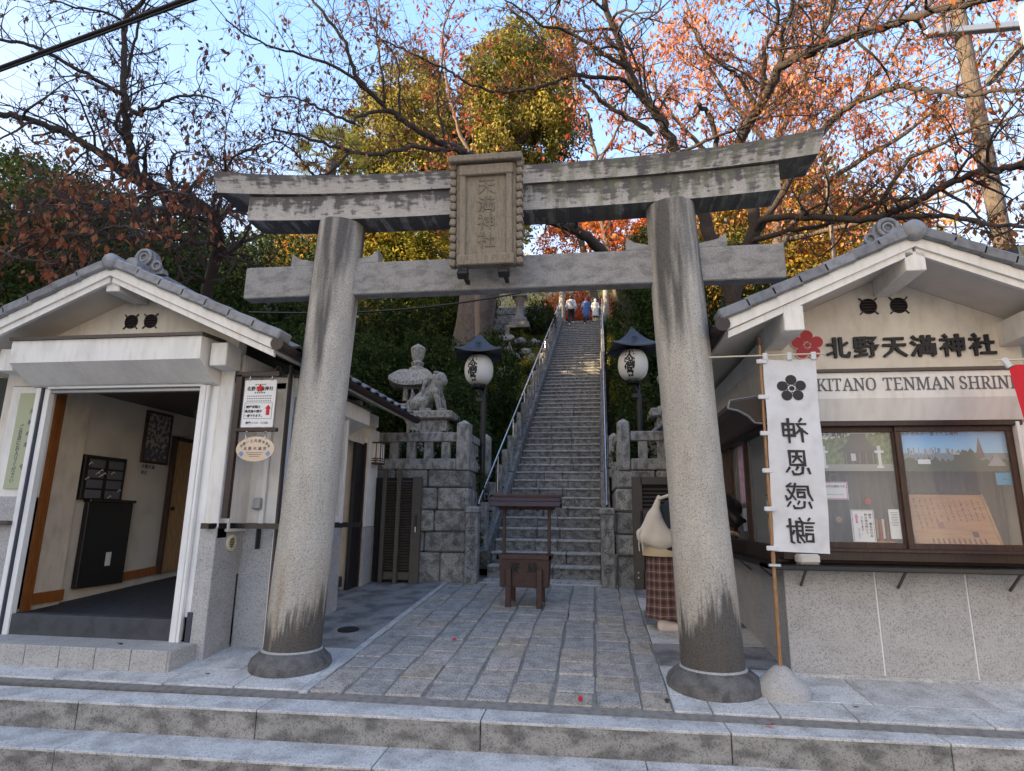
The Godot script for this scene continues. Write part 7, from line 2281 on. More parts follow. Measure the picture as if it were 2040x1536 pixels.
func climber(label: String, at: Vector3, h: float, top: Material, legs: Material, hair: Material, kind: int) -> void:
	var t := thing("person", label, "person", at, PI)
	var s := h / 1.7
	t.scale = Vector3(s, s, s)
	var cap := [
		[Vector3(0, 0.92, 0), Vector3(0, 1.15, 0), 0.12, 0.115], [Vector3(0, 1.15, 0), Vector3(0, 1.36, 0), 0.12, 0.13], [Vector3(0, 1.42, 0), Vector3(0, 1.50, 0), 0.055, 0.052], [Vector3(0, 1.58, 0.01), Vector3(0, 1.61, 0.015), 0.09, 0.09], [Vector3(0, 1.53, 0.06), Vector3(0, 1.55, 0.085), 0.04, 0.02],
		[Vector3(0.09, 0.90, 0), Vector3(0.10, 0.50, 0.05), 0.085, 0.06], [Vector3(0.10, 0.50, 0.05), Vector3(0.10, 0.10, -0.05), 0.055, 0.04], [Vector3(0.10, 0.05, -0.05), Vector3(0.11, 0.03, 0.10), 0.04, 0.035],
		[Vector3(-0.09, 0.90, 0), Vector3(-0.10, 0.56, 0.14), 0.085, 0.06], [Vector3(-0.10, 0.56, 0.14), Vector3(-0.10, 0.24, 0.10), 0.055, 0.04], [Vector3(-0.10, 0.20, 0.10), Vector3(-0.11, 0.18, 0.24), 0.04, 0.035],
		[Vector3(0.17, 1.37, 0), Vector3(0.23, 1.08, -0.03), 0.05, 0.042], [Vector3(0.23, 1.08, -0.03), Vector3(0.20, 0.88, 0.08), 0.04, 0.03], [Vector3(-0.17, 1.37, 0), Vector3(-0.23, 1.08, -0.03), 0.05, 0.042], [Vector3(-0.23, 1.08, -0.03), Vector3(-0.20, 0.88, 0.08), 0.04, 0.03],
	]
	hand(cap, Vector3(0.20, 0.88, 0.08), Vector3(-0.1, -0.8, 0.5).normalized(), Vector3(1, 0, 0), 1.0)
	hand(cap, Vector3(-0.20, 0.88, 0.08), Vector3(0.1, -0.8, 0.5).normalized(), Vector3(-1, 0, 0), 1.0)
	part("body", sdf(cap, 0.016, 0.03), M.skin, t)
	part("hair" if kind < 2 else "hat", sdf([[Vector3(0, 1.61, -0.015), Vector3(0, 1.635, 0.0), 0.108, 0.10], [Vector3(0, 1.55, -0.03), Vector3(0, 1.50 - 0.16 * (kind % 2), -0.05), 0.085, 0.07 + 0.03 * (kind % 2)]], 0.02, 0.03), hair, t)
	part("top", sdf([[Vector3(0, 0.98, -0.01), Vector3(0, 1.34, -0.01), 0.165, 0.165], [Vector3(0.17, 1.37, 0), Vector3(0.245, 1.06, -0.03), 0.08, 0.07], [Vector3(-0.17, 1.37, 0), Vector3(-0.245, 1.06, -0.03), 0.08, 0.07], [Vector3(0.245, 1.06, -0.03), Vector3(0.20, 0.90, 0.07), 0.065, 0.05], [Vector3(-0.245, 1.06, -0.03), Vector3(-0.20, 0.90, 0.07), 0.065, 0.05]] + ([[Vector3(0, 1.30, -0.02), Vector3(0, 0.55, -0.03), 0.2, 0.21]] if kind == 1 else []), 0.02, 0.05), top, t)
	if kind < 2:
		part("trousers", sdf([[Vector3(0, 0.95, 0), Vector3(0, 0.90, 0), 0.145, 0.145], [Vector3(0.09, 0.88, 0), Vector3(0.10, 0.50, 0.05), 0.10, 0.08], [Vector3(0.10, 0.50, 0.05), Vector3(0.10, 0.12, -0.05), 0.078, 0.068], [Vector3(-0.09, 0.88, 0), Vector3(-0.10, 0.56, 0.14), 0.10, 0.08], [Vector3(-0.10, 0.56, 0.14), Vector3(-0.10, 0.26, 0.10), 0.078, 0.068]], 0.02, 0.03), legs, t)
	else:
		part("coat", skirt(Vector3.ZERO, [[1.1, 0.17], [0.8, 0.21], [0.4, 0.25]], 0.01), legs, t)
	for sx in [[0.10, 0.0, -0.05], [-0.10, 0.15, 0.10]]:
		part("shoe", sdf([[Vector3(sx[0], sx[1] + 0.05, sx[2] - 0.03), Vector3(sx[0], sx[1] + 0.035, sx[2] + 0.16), 0.052, 0.045]], 0.016, 0.02), M.shoe_white, t)
	if kind == 0:
		var sm := MB.new()
		sm.tube(PackedVector3Array([Vector3(0.13, 1.46, 0.0), Vector3(0.03, 1.30, -0.185), Vector3(-0.13, 1.06, -0.18)]), PackedFloat32Array([0.014, 0.014, 0.014]), 6)
		part("bag_strap", sm, M.navy_coat, t)


# ------------------------------------------------------------------ trees and shrubs
func leaf_shape(mb: MB, x: Transform3D, size: float) -> void:
	var a := x * Vector3(0, 0, 0)
	var b := x * (Vector3(0.27, -0.45, 0.07) * size)
	var c := x * (Vector3(0.02, -1.0, -0.05) * size)
	var d := x * (Vector3(-0.27, -0.45, 0.07) * size)
	mb.tri(a, b, c, x.basis.z)
	mb.tri(a, c, d, x.basis.z)


func spray(count: int, radius: float, size: float, sd: int) -> ArrayMesh:
	# a tuft of separate leaves pointing every way
	var r := RandomNumberGenerator.new()
	r.seed = sd
	var mb := MB.new()
	for i in count:
		var d := Vector3(r.randfn(), r.randfn(), r.randfn()).normalized()
		var at := d * radius * sqrt(r.randf())
		var b := Basis(Quaternion(Vector3(r.randfn(), r.randfn(), r.randfn()).normalized(), r.randf() * TAU))
		leaf_shape(mb, Transform3D(b, at), size * r.randf_range(0.7, 1.25))
	return mb.mesh()


func scatter(called: String, parent: Node3D, mesh: Mesh, xs: Array, cols: PackedColorArray, m: Material) -> MultiMeshInstance3D:
	var mm := MultiMesh.new()
	mm.transform_format = MultiMesh.TRANSFORM_3D
	mm.use_colors = true
	mm.mesh = mesh
	mm.instance_count = xs.size()
	for i in xs.size():
		mm.set_instance_transform(i, xs[i])
		mm.set_instance_color(i, cols[i])
	var o := MultiMeshInstance3D.new()
	o.multimesh = mm
	o.material_override = m
	o.set_meta("kind", "stuff")
	if parent:
		o.name = called
		parent.add_child(o, true)
	else:
		o.name = numbered(called)
		add_child(o)
	return o


func pal(r: RandomNumberGenerator, p: Array) -> Color:
	var i := r.randi() % (p.size() - 1)
	var c: Vector3 = (p[i] as Vector3).lerp(p[i + 1], r.randf())
	var k := r.randf_range(0.75, 1.25)
	return Color(c.x * k, c.y * k, c.z * k)


# leafy volume: blobs of [centre, radii]; gaps where a noise field is low
func crown(called: String, parent: Node3D, blobs: Array, count: int, mesh: Mesh, palette: Array, sd: int, gap := -0.12, shell := 0.55) -> void:
	var r := RandomNumberGenerator.new()
	r.seed = sd
	var f := FastNoiseLite.new()
	f.seed = sd
	f.frequency = 0.75
	var xs := []
	var cs := PackedColorArray()
	var vol := 0.0
	for b in blobs: vol += b[1].x * b[1].y + b[1].z * b[1].y
	for b in blobs:
		var c: Vector3 = b[0]
		var q: Vector3 = b[1]
		var n := int(count * (q.x * q.y + q.z * q.y) / vol)
		for i in n:
			var d := Vector3(r.randfn(), r.randfn(), r.randfn()).normalized()
			var rad := lerpf(shell, 1.04, sqrt(r.randf()))
			var p := c + d * q * rad * (1.0 + 0.22 * f.get_noise_3d(d.x * 3 + c.x, d.y * 3, d.z * 3))
			if f.get_noise_3d(p.x, p.y, p.z) < gap: continue
			var u := f.get_noise_3d(p.x * 0.5 + 50, p.y * 0.5, p.z * 0.5)
			var col := pal(r, palette)
			if palette.size() > 3:
				var j := clampi(int((u * 1.4 + 0.5) * (palette.size() - 1)), 0, palette.size() - 2)
				col = pal(r, [palette[j], palette[j + 1]])
			xs.append(Transform3D(Basis(Quaternion(Vector3(r.randfn(), r.randfn(), r.randfn()).normalized(), r.randf() * TAU)).scaled(Vector3.ONE * r.randf_range(0.8, 1.25)), p))
			cs.append(col)
	scatter(called, parent, mesh, xs, cs, M.leaf)


# boughs given point by point, then side branches and twigs grown from them; leaf places are gathered as they come
class Grower:
	var bough: MB
	var twig: MB
	var r: RandomNumberGenerator
	var leaves: Array = []
	var leaf_chance := 0.5
	var twig_len := 0.34
	var rise := 0.25

	func limb(host: Node3D, pts: PackedVector3Array, r0: float, r1: float) -> PackedVector3Array:
		var c: PackedVector3Array = host.curve(pts, 5)
		var rad := PackedFloat32Array()
		for i in c.size():
			var u := float(i) / (c.size() - 1)
			if i and i < c.size() - 1: c[i] += Vector3(r.randfn(), r.randfn(), r.randfn()) * 0.012
			rad.append(lerpf(r0, r1, pow(u, 0.8)) * r.randf_range(0.93, 1.08))
		bough.tube(c, rad, 9 if r0 > 0.07 else 7)
		return c

	func side(c: PackedVector3Array, from: float, spacing: float, len: float, rad: float, depth: int) -> void:
		var run := 0.0
		var total := 0.0
		for i in c.size() - 1: total += c[i].distance_to(c[i + 1])
		var next := total * from
		for i in c.size() - 1:
			var l := c[i].distance_to(c[i + 1])
			while next < run + l:
				var p := c[i].lerp(c[i + 1], (next - run) / l)
				var t := (c[i + 1] - c[i]).normalized()
				var o := Vector3(r.randfn(), r.randfn() + rise, r.randfn())
				o = (o - t * o.dot(t)).normalized()
				shoot(p, (t * 0.55 + o).normalized(), len * r.randf_range(0.55, 1.25), rad, depth)
				next += spacing * r.randf_range(0.6, 1.4)
			run += l

	func shoot(p: Vector3, d: Vector3, len: float, rad: float, depth: int) -> void:
		var n := 5 if depth > 0 else 3
		var pts := PackedVector3Array([p])
		var rr := PackedFloat32Array([rad])
		var bend := Vector3(r.randfn(), r.randfn() + rise, r.randfn()) * 0.22
		for i in n:
			d = (d + bend + Vector3(r.randfn(), r.randfn(), r.randfn()) * 0.16).normalized()
			p += d * len / n
			pts.append(p)
			rr.append(lerpf(rad, rad * 0.35, (i + 1.0) / n))
		(bough if rad > 0.012 else twig).tube(pts, rr, 5 if rad > 0.012 else 3)
		if depth > 0:
			var kids := r.randi_range(3, 5)
			for k in kids:
				var i := r.randi_range(1, n)
				var t := (pts[i] - pts[i - 1]).normalized()
				var o := Vector3(r.randfn(), r.randfn() + rise, r.randfn()).normalized()
				shoot(pts[i], (t * 0.8 + o * 0.9).normalized(), len * r.randf_range(0.45, 0.7), maxf(rad * 0.5, 0.0028), depth - 1)
		for i in range(1, n + 1):
			if r.randf() < leaf_chance * (1.0 if depth < 2 else 0.3):
				leaves.append(pts[i])


func hung_leaf(r: RandomNumberGenerator, p: Vector3, s: float) -> Transform3D:
	var b := Basis(Vector3.UP, r.randf() * TAU) * Basis(Vector3.RIGHT, r.randfn() * 0.55) * Basis(Vector3.BACK, r.randfn() * 0.45)
	return Transform3D(b.scaled(Vector3.ONE * s * r.randf_range(0.7, 1.3)), p)


func bough_tree(called: String, label: String, limbs: Array, bark: Material, palette: Array, sd: int, chance: float, leaf_size: float, spacing: float, picked: int, depth := 2) -> Node3D:
	var t := thing(called, label, "tree")
	var g := Grower.new()
	g.bough = MB.new()
	g.twig = MB.new()
	g.r = RandomNumberGenerator.new()
	g.r.seed = sd
	g.leaf_chance = chance
	var no := 0
	for l in limbs:
		var bm := MB.new()
		g.bough = bm
		var c := g.limb(self, v3(l[0]), l[1] * 0.82, l[2] * 0.8)
		part("trunk" if no == 0 else "limb", bm, bark, t)
		var sb := MB.new()
		g.bough = sb
		g.side(c, l[3], spacing, l[4], maxf(l[2] * 0.5, 0.008), depth)
		if sb.v.size(): part("branch", sb, bark, t, "stuff")
		no += 1
	part("twigs", g.twig, M.twig, t, "stuff")
	var lm := MB.new()
	leaf_shape(lm, Transform3D(), 1.0)
	var shape := lm.mesh()
	var xs := []
	var cs := PackedColorArray()
	# the leaves nearest the viewer are pieces of their own
	var order := []
	for p in g.leaves: order.append([p.distance_squared_to(Vector3(0, 1.2, 0)), p])
	order.sort_custom(func(a, b): return a[0] < b[0])
	var tints := []
	for k in 5:
		var m := mat("leaf_tint_%s_%d" % [called, k], Color.WHITE, 0.75)
		m.metallic_specular = 0.2
		var c := pal(g.r, palette)
		m.albedo_color = Color(c.r, c.g, c.b).linear_to_srgb()
		var top := maxf(c.r, maxf(c.g, c.b))
		m.backlight_enabled = true
		m.backlight = lin(0.22 * c.r / top, 0.22 * c.g / top, 0.22 * c.b / top)
		tints.append(m)
	for i in order.size():
		var x := hung_leaf(g.r, order[i][1], leaf_size)
		if i < picked:
			var o := part("leaf", shape, tints[g.r.randi() % 5], t)
			o.transform = x
		else:
			xs.append(x)
			cs.append(pal(g.r, palette))
	if xs.size(): scatter("leaves", t, shape, xs, cs, M.leaf_thin)
	return t


func build_trees() -> void:
	var autumn := [Vector3(0.20, 0.065, 0.035), Vector3(0.32, 0.12, 0.06), Vector3(0.38, 0.19, 0.10), Vector3(0.14, 0.05, 0.035)]
	var autumn_dark := [Vector3(0.10, 0.05, 0.035), Vector3(0.17, 0.06, 0.04), Vector3(0.09, 0.07, 0.04), Vector3(0.22, 0.085, 0.045)]
	# 1: cherry behind the left house. [points, radius at foot, radius at tip, where side branches begin, their length]
	bough_tree("cherry_tree", "bare branched dark cherry tree with a few rust leaves rising behind the left house", [
		["-5.5,1.7,-9.7 -6.1,3.6,-9.2 -6.33,4.6,-8.7 -5.89,5.37,-8.20 -5.82,5.65,-7.90 -5.86,5.76,-7.60 -6.12,5.74,-7.20 -6.31,5.77,-6.90", 0.13, 0.09, 0.6, 0.8],
		["-6.31,5.77,-6.90 -6.45,6.27,-6.80 -6.47,6.60,-6.70 -6.59,7.10,-6.70 -6.70,7.70,-6.70 -6.76,8.31,-6.70 -6.44,8.57,-6.60 -6.29,8.93,-6.50", 0.085, 0.03, 0.1, 0.95],
		["-6.31,5.77,-6.90 -6.45,5.89,-6.70 -6.66,6.02,-6.40 -6.75,6.01,-6.10 -6.96,6.00,-5.80 -7.16,5.95,-5.60 -7.20,5.77,-5.30", 0.075, 0.035, 0.1, 0.9],
		["-6.54,7.01,-6.70 -6.61,6.99,-6.50 -6.82,7.04,-6.20 -6.98,7.05,-5.90 -7.07,7.02,-5.70 -7.14,6.85,-5.40 -7.24,6.74,-5.20", 0.04, 0.02, 0.1, 0.8],
		["-6.12,5.74,-7.20 -6.24,5.65,-6.60 -6.47,5.86,-6.30 -6.72,5.96,-6.00", 0.05, 0.03, 0.2, 0.7],
		["-5.86,5.76,-7.60 -5.96,5.23,-6.80 -6.25,5.02,-6.30 -6.18,4.73,-5.90 -6.19,4.69,-5.60 -6.13,4.39,-5.20 -6.29,4.17,-5.00", 0.05, 0.02, 0.15, 0.8],
		["-5.82,5.65,-7.90 -5.37,5.68,-7.40 -5.09,5.82,-7.00 -4.66,5.85,-6.60 -4.12,5.75,-6.30", 0.045, 0.014, 0.1, 0.8],
		["-6.43,6.68,-6.70 -5.85,6.52,-6.40 -5.36,6.48,-6.20 -4.81,6.31,-6.00 -4.45,6.09,-5.90", 0.035, 0.012, 0.1, 0.75],
		["-6.41,6.19,-6.80 -6.38,6.30,-6.50 -6.33,6.37,-6.40 -6.15,6.59,-6.30", 0.04, 0.02, 0.2, 0.6],
		["-5.89,5.37,-8.20 -5.69,5.01,-7.30 -5.65,4.70,-6.50 -5.64,4.34,-5.90 -5.76,3.98,-5.40 -5.86,3.81,-5.00", 0.05, 0.016, 0.2, 0.75],
		["-5.90,5.46,-8.20 -5.17,5.22,-7.00 -4.43,4.90,-6.00 -3.74,4.55,-5.20 -3.22,4.28,-4.40", 0.04, 0.012, 0.2, 0.65],
		["-6.74,8.13,-6.70 -6.74,8.20,-6.50 -7.09,8.08,-6.20 -7.36,8.08,-6.00", 0.03, 0.012, 0.1, 0.7],
		["-6.60,7.3,-6.70 -6.35,7.7,-6.5 -6.2,8.1,-6.4 -5.95,8.5,-6.3", 0.03, 0.012, 0.1, 0.75],
	], M.bark_dark, autumn_dark, 11, 0.13, 0.075, 0.14, 120)
	# big rust leaves hanging low over the left house
	bough_tree("cherry_bough", "low cherry bough of large rust leaves hanging above the left house roof", [
		["-6.2,4.85,-6.15 -6.3,4.4,-5.8 -6.1,4.2,-5.5 -5.6,4.05,-5.2 -5.0,3.95,-5.0 -4.5,3.9,-4.8 -4.1,3.75,-4.7", 0.035, 0.012, 0.05, 0.6],
		["-6.2,4.85,-6.15 -6.0,4.75,-5.8 -5.8,4.6,-5.4 -5.1,4.4,-5.2 -4.4,4.35,-5.0 -3.9,4.25,-4.9", 0.03, 0.012, 0.05, 0.6],
		["-6.3,4.4,-5.8 -6.3,4.0,-5.3 -5.9,3.75,-5.0 -5.2,3.6,-4.9", 0.03, 0.012, 0.05, 0.5],
	], M.bark_dark, autumn, 12, 0.26, 0.085, 0.15, 200)
	# 2: cherry behind the plaque
	bough_tree("cherry_tree", "dark cherry tree spreading leftward over the top lintel behind the name plaque", [
		["1.2,2.2,-11.7 0.9,4.2,-11.6 0.51,5.83,-11.50 0.16,6.31,-11.00 -0.14,6.42,-10.60 -0.52,6.46,-10.20 -1.04,6.45,-9.80 -1.52,6.65,-9.40 -1.81,7.00,-9.00", 0.16, 0.085, 0.7, 0.7],
		["-1.77,7.09,-9.00 -2.01,7.06,-8.70 -2.19,6.99,-8.50 -2.69,6.74,-8.00 -3.13,6.41,-7.60 -3.34,6.25,-7.30 -3.64,6.22,-7.00 -3.87,6.21,-6.80 -4.13,6.14,-6.50", 0.055, 0.02, 0.15, 0.85],
		["-2.01,7.06,-8.70 -2.35,7.06,-8.40 -2.74,7.17,-8.10 -3.05,7.33,-7.90 -3.28,7.45,-7.60 -3.49,7.73,-7.40 -3.60,8.11,-7.20 -3.91,8.46,-7.00 -4.16,8.80,-6.90", 0.075, 0.02, 0.1, 0.95],
		["-3.05,7.33,-7.90 -3.27,7.11,-7.60 -3.48,6.78,-7.30 -3.78,6.86,-7.10 -3.98,6.85,-6.90 -4.39,6.74,-6.60", 0.04, 0.012, 0.1, 0.8],
		["-3.28,7.45,-7.60 -3.57,7.54,-7.20 -4.05,7.59,-6.90 -4.49,7.58,-6.60 -4.83,7.71,-6.30", 0.035, 0.012, 0.1, 0.85],
		["-2.93,7.28,-8.00 -2.97,7.78,-8.00 -3.01,8.25,-7.90 -3.33,8.68,-7.70 -3.45,9.15,-7.60", 0.03, 0.012, 0.1, 0.8],
		["-3.12,7.42,-7.80 -3.14,7.83,-7.70 -3.21,8.29,-7.60 -3.23,8.84,-7.50", 0.03, 0.012, 0.1, 0.8],
		["-3.37,6.26,-7.30 -3.60,5.92,-7.20 -3.78,5.79,-7.10 -3.95,5.97,-7.00 -4.15,6.13,-6.80 -4.52,5.84,-6.50", 0.03, 0.01, 0.1, 0.6],
		["-2.3,7.1,-8.3 -2.4,7.7,-8.2 -2.35,8.3,-8.2 -2.2,9.0,-8.1", 0.028, 0.01, 0.1, 0.7],
	], M.bark_dark, autumn, 13, 0.17, 0.075, 0.16, 80)
	# 3: the pair of trunks behind the right pillar
	bough_tree("cherry_tree", "large dark cherry tree behind the right pillar with long boughs over the shop", [
		["2.05,2.0,-9.7 2.20,3.31,-9.60 2.23,3.97,-9.60 2.24,4.61,-9.50 2.08,5.08,-9.40 1.90,5.57,-9.30 1.80,5.96,-9.20 1.60,6.45,-9.10 1.38,7.03,-9.00 1.20,7.44,-8.90 1.02,7.70,-8.80 0.85,7.86,-8.70 0.64,8.23,-8.50 0.45,8.61,-8.20 0.28,8.99,-8.00 0.17,9.46,-7.90", 0.19, 0.05, 0.6, 0.9],
		["1.02,7.29,-8.90 0.70,7.50,-8.80 0.25,7.71,-8.60 -0.06,7.95,-8.40 -0.18,8.01,-8.30 -0.55,8.26,-8.10 -0.85,8.57,-7.90 -1.22,8.88,-7.70", 0.055, 0.015, 0.2, 0.8],
		["0.64,8.23,-8.50 0.23,8.39,-8.30 -0.31,8.67,-8.10 -0.69,8.64,-7.90 -0.98,8.76,-7.70 -1.22,8.77,-7.50", 0.05, 0.012, 0.2, 0.7],
		["1.05,7.80,-9.00 0.65,8.18,-8.80 0.23,8.18,-8.60 -0.29,8.11,-8.40 -0.58,7.82,-8.20 -1.02,7.58,-8.00 -1.49,7.48,-7.80 -1.87,7.55,-7.60 -2.09,7.67,-7.50 -2.45,7.74,-7.30 -2.74,7.86,-7.20 -3.06,7.91,-7.00", 0.05, 0.012, 0.25, 0.6],
		["2.24,4.61,-9.50 2.37,5.20,-9.30 2.50,5.52,-9.10 2.50,5.90,-9.00 2.35,6.48,-8.80 2.25,6.81,-8.60 2.47,7.13,-8.40 2.64,7.39,-8.20 2.76,7.62,-8.00 2.95,7.52,-7.70 3.16,7.41,-7.40 3.32,7.17,-7.00 3.55,6.94,-6.60 3.68,6.76,-6.30 3.90,6.49,-5.90 4.04,6.30,-5.60", 0.14, 0.04, 0.35, 0.9],
		["2.54,7.20,-8.35 2.58,7.49,-8.30 2.59,7.71,-8.20 2.59,8.04,-8.00 2.72,8.18,-7.80 2.66,8.39,-7.60 2.61,8.64,-7.50", 0.06, 0.025, 0.2, 0.8],
		["2.76,7.62,-8.00 2.76,7.82,-7.90 2.74,7.98,-7.70 2.80,8.10,-7.50 2.82,8.34,-7.40", 0.06, 0.025, 0.2, 0.8],
		["2.54,7.18,-8.40 2.31,7.64,-8.30 2.12,7.80,-8.20 1.70,8.02,-8.00 1.59,8.34,-7.90", 0.045, 0.012, 0.2, 0.7],
		["3.09,6.38,-8.60 3.39,6.75,-8.20 3.51,6.78,-7.90 3.73,6.73,-7.60 3.87,6.54,-7.20 4.00,6.26,-6.90 4.14,5.86,-6.50 4.30,5.68,-6.20 4.41,5.42,-5.90", 0.06, 0.02, 0.2, 0.8],
		["2.50,5.52,-9.10 2.57,5.65,-8.90 2.72,5.57,-8.60 3.11,5.33,-8.20 3.54,4.97,-7.60 3.73,4.93,-7.30 3.88,4.91,-7.00 4.06,4.90,-6.60 4.17,4.75,-6.20 4.21,4.57,-5.80", 0.075, 0.04, 0.25, 0.75],
		["2.50,5.44,-9.10 2.82,5.37,-8.70 3.20,5.28,-8.40 3.52,5.26,-8.00 3.77,5.26,-7.70 4.02,5.11,-7.40", 0.055, 0.02, 0.2, 0.6],
		["3.72,4.84,-7.30 3.89,4.68,-7.00 4.06,4.39,-6.60 4.13,4.13,-6.20 4.18,3.94,-5.90", 0.045, 0.02, 0.2, 0.6],
		["3.54,4.97,-7.60 3.85,5.51,-7.30 4.11,5.57,-7.00 4.32,5.53,-6.60 4.54,5.35,-6.20", 0.04, 0.015, 0.2, 0.8],
		["2.02,6.59,-8.80 1.97,6.82,-8.70 1.92,7.07,-8.60 1.81,7.32,-8.50 1.66,7.42,-8.40", 0.05, 0.045, 0.9, 0.3],
		["1.33,6.95,-9.00 1.89,6.95,-8.60 2.29,6.99,-8.40 2.61,6.96,-8.00 2.76,7.00,-7.80", 0.035, 0.012, 0.3, 0.5],
		["3.09,6.38,-8.60 2.8,5.9,-8.9 2.50,5.52,-9.10", 0.06, 0.075, 0.9, 0.5],
	], M.bark_dark, [Vector3(0.22, 0.075, 0.02), Vector3(0.30, 0.12, 0.04), Vector3(0.13, 0.085, 0.025), Vector3(0.30, 0.05, 0.035)], 14, 0.20, 0.075, 0.15, 120)
	# 4: red-leaved trees catching the sun behind, upper right
	var pink := [Vector3(0.56, 0.18, 0.10), Vector3(0.66, 0.33, 0.20), Vector3(0.62, 0.18, 0.13), Vector3(0.58, 0.32, 0.10), Vector3(0.68, 0.36, 0.28)]
	bough_tree("red_leaved_tree", "tall sunlit tree full of small pink and red leaves at the upper right", [
		["3.9,3.4,-13.2 4.1,7.0,-13.1 4.21,9.45,-13.00 4.46,10.14,-12.90 4.71,10.62,-12.70 4.94,11.22,-12.50 5.23,11.93,-12.30 5.63,12.78,-12.00", 0.17, 0.04, 0.4, 1.8],
		["4.1,7.0,-13.1 5.19,8.87,-13.00 5.10,9.64,-13.00 5.05,10.69,-13.00 5.04,11.49,-13.00 5.0,12.6,-13", 0.11, 0.03, 0.2, 1.8],
		["4.21,9.45,-13.00 3.5,10.3,-12.8 2.9,11.2,-12.6 2.5,12.3,-12.4 2.3,13.2,-12.3", 0.09, 0.025, 0.1, 1.7],
		["4.15,8.0,-13.1 3.2,8.6,-12.6 2.3,9.4,-12.3 1.6,10.3,-12.1 1.1,11.4,-12.0", 0.09, 0.025, 0.2, 1.6],
		["4.6,8.2,-13.0 5.6,8.7,-12.6 6.6,9.2,-12.2 7.5,9.9,-11.9 8.3,10.9,-11.6", 0.09, 0.025, 0.2, 1.7],
		["4.3,7.3,-13.1 5.5,7.3,-12.5 6.6,7.4,-11.9 7.6,7.6,-11.4", 0.08, 0.025, 0.3, 1.4],
		["5.1,9.64,-13 6.1,10.6,-12.6 6.9,11.7,-12.3 7.4,12.8,-12", 0.07, 0.02, 0.1, 1.7],
	], M.bark_grey, pink, 15, 0.62, 0.105, 0.30, 0, 3)
	bough_tree("slender_tree", "slender pale-stemmed bare tree in the sun between the plaque and the right pillar", [
		["1.1,3.6,-14.3 0.7,6.0,-14.2 0.3,8.4,-14.1 0.19,10.00,-14.00 0.08,10.73,-14.00 -0.04,11.33,-13.80 -0.29,11.93,-13.60 -0.40,13.12,-13.40", 0.10, 0.03, 0.3, 1.0],
		["0.19,10.0,-14 0.6,10.7,-13.9 0.9,11.3,-13.8 0.95,12.2,-13.7", 0.06, 0.02, 0.2, 0.9],
	], M.bark_grey, [Vector3(0.42, 0.07, 0.03), Vector3(0.50, 0.14, 0.05), Vector3(0.35, 0.06, 0.05), Vector3(0.45, 0.2, 0.08)], 16, 0.30, 0.13, 0.26, 0)
	bough_tree("slender_tree", "thin pale tree rising just left of the name plaque against the yellow crown", [
		["-2.1,1.9,-10.9 -2.15,4.5,-10.8 -2.25,6.6,-10.6 -2.31,7.98,-10.50 -2.55,8.62,-10.40 -2.72,9.27,-10.30 -2.85,10.00,-10.20 -2.91,10.72,-10.10 -2.66,11.42,-10.00", 0.075, 0.02, 0.4, 1.0],
	], M.twig_light, [Vector3(0.42, 0.09, 0.05), Vector3(0.52, 0.2, 0.1), Vector3(0.36, 0.07, 0.05), Vector3(0.4, 0.14, 0.08)], 17, 0.45, 0.10, 0.20, 0)
	# camphor: great leaning trunk and two clipped domes of yellow-green leaves
	var cam := thing("camphor_tree", "great camphor tree with leaning brown trunk and two domed yellow-green crowns above the plaque", "tree")
	var tm := MB.new()
	var tp := curve(v3("-3.45,3.4,-15 -3.36,4.3,-15 -3.22,5.4,-15 -3.05,6.8,-15 -2.9,8.4,-15 -2.75,10.0,-15"), 6)
	var tr := PackedFloat32Array()
	for i in tp.size(): tr.append(lerpf(0.72, 0.36, pow(float(i) / (tp.size() - 1), 0.55)))
	tm.tube(tp, tr, 28)
	for i in tm.v.size():
		var p := tm.v[i]
		var a := (i % 29) / 28.0 * TAU
		tm.v[i] += tm.n[i] * (0.05 * sin(a * 5.0 + p.y * 0.5) + 0.03 * sin(a * 9.0 - p.y * 1.3))
	part("trunk", tm, M.bark_grey, cam)
	for l in ["-2.9,8.4,-15 -3.6,9.6,-15 -4.6,10.9,-15 -5.5,12.2,-15", "-2.75,10,-15 -2.4,11.2,-15 -2.2,12.6,-15 -2.1,13.8,-15", "-2.4,11.2,-15 -1.6,12.0,-15 -1.1,12.8,-15", "-3.6,9.6,-15 -3.4,10.8,-14.8 -3.9,12,-14.6"]:
		var lm := MB.new()
		var c := curve(v3(l), 5)
		var rr := PackedFloat32Array()
		for i in c.size(): rr.append(lerpf(0.24, 0.07, float(i) / (c.size() - 1)))
		lm.tube(c, rr, 10)
		part("limb", lm, M.bark_grey, cam)
	var cl := spray(9, 0.17, 0.115, 31)
	var yel := [Vector3(0.10, 0.125, 0.028), Vector3(0.22, 0.21, 0.05), Vector3(0.36, 0.30, 0.07), Vector3(0.24, 0.23, 0.05), Vector3(0.42, 0.34, 0.09)]
	var grn := [Vector3(0.055, 0.085, 0.02), Vector3(0.10, 0.13, 0.022), Vector3(0.22, 0.21, 0.03), Vector3(0.36, 0.30, 0.04)]
	crown("crown", cam, [[Vector3(-2.3, 13.55, -15), Vector3(1.25, 1.35, 1.3)], [Vector3(-1.25, 13.1, -15.2), Vector3(0.95, 1.3, 1.1)], [Vector3(-2.75, 12.3, -14.6), Vector3(0.85, 1.25, 0.9)], [Vector3(-1.45, 11.75, -15), Vector3(1.0, 1.1, 1.0)], [Vector3(-2.0, 14.6, -15), Vector3(0.75, 0.7, 0.8)], [Vector3(-0.95, 14.4, -15), Vector3(0.65, 0.7, 0.7)], [Vector3(-2.5, 11.2, -14.5), Vector3(0.7, 0.9, 0.7)]], 4600, cl, yel, 41, -0.22)
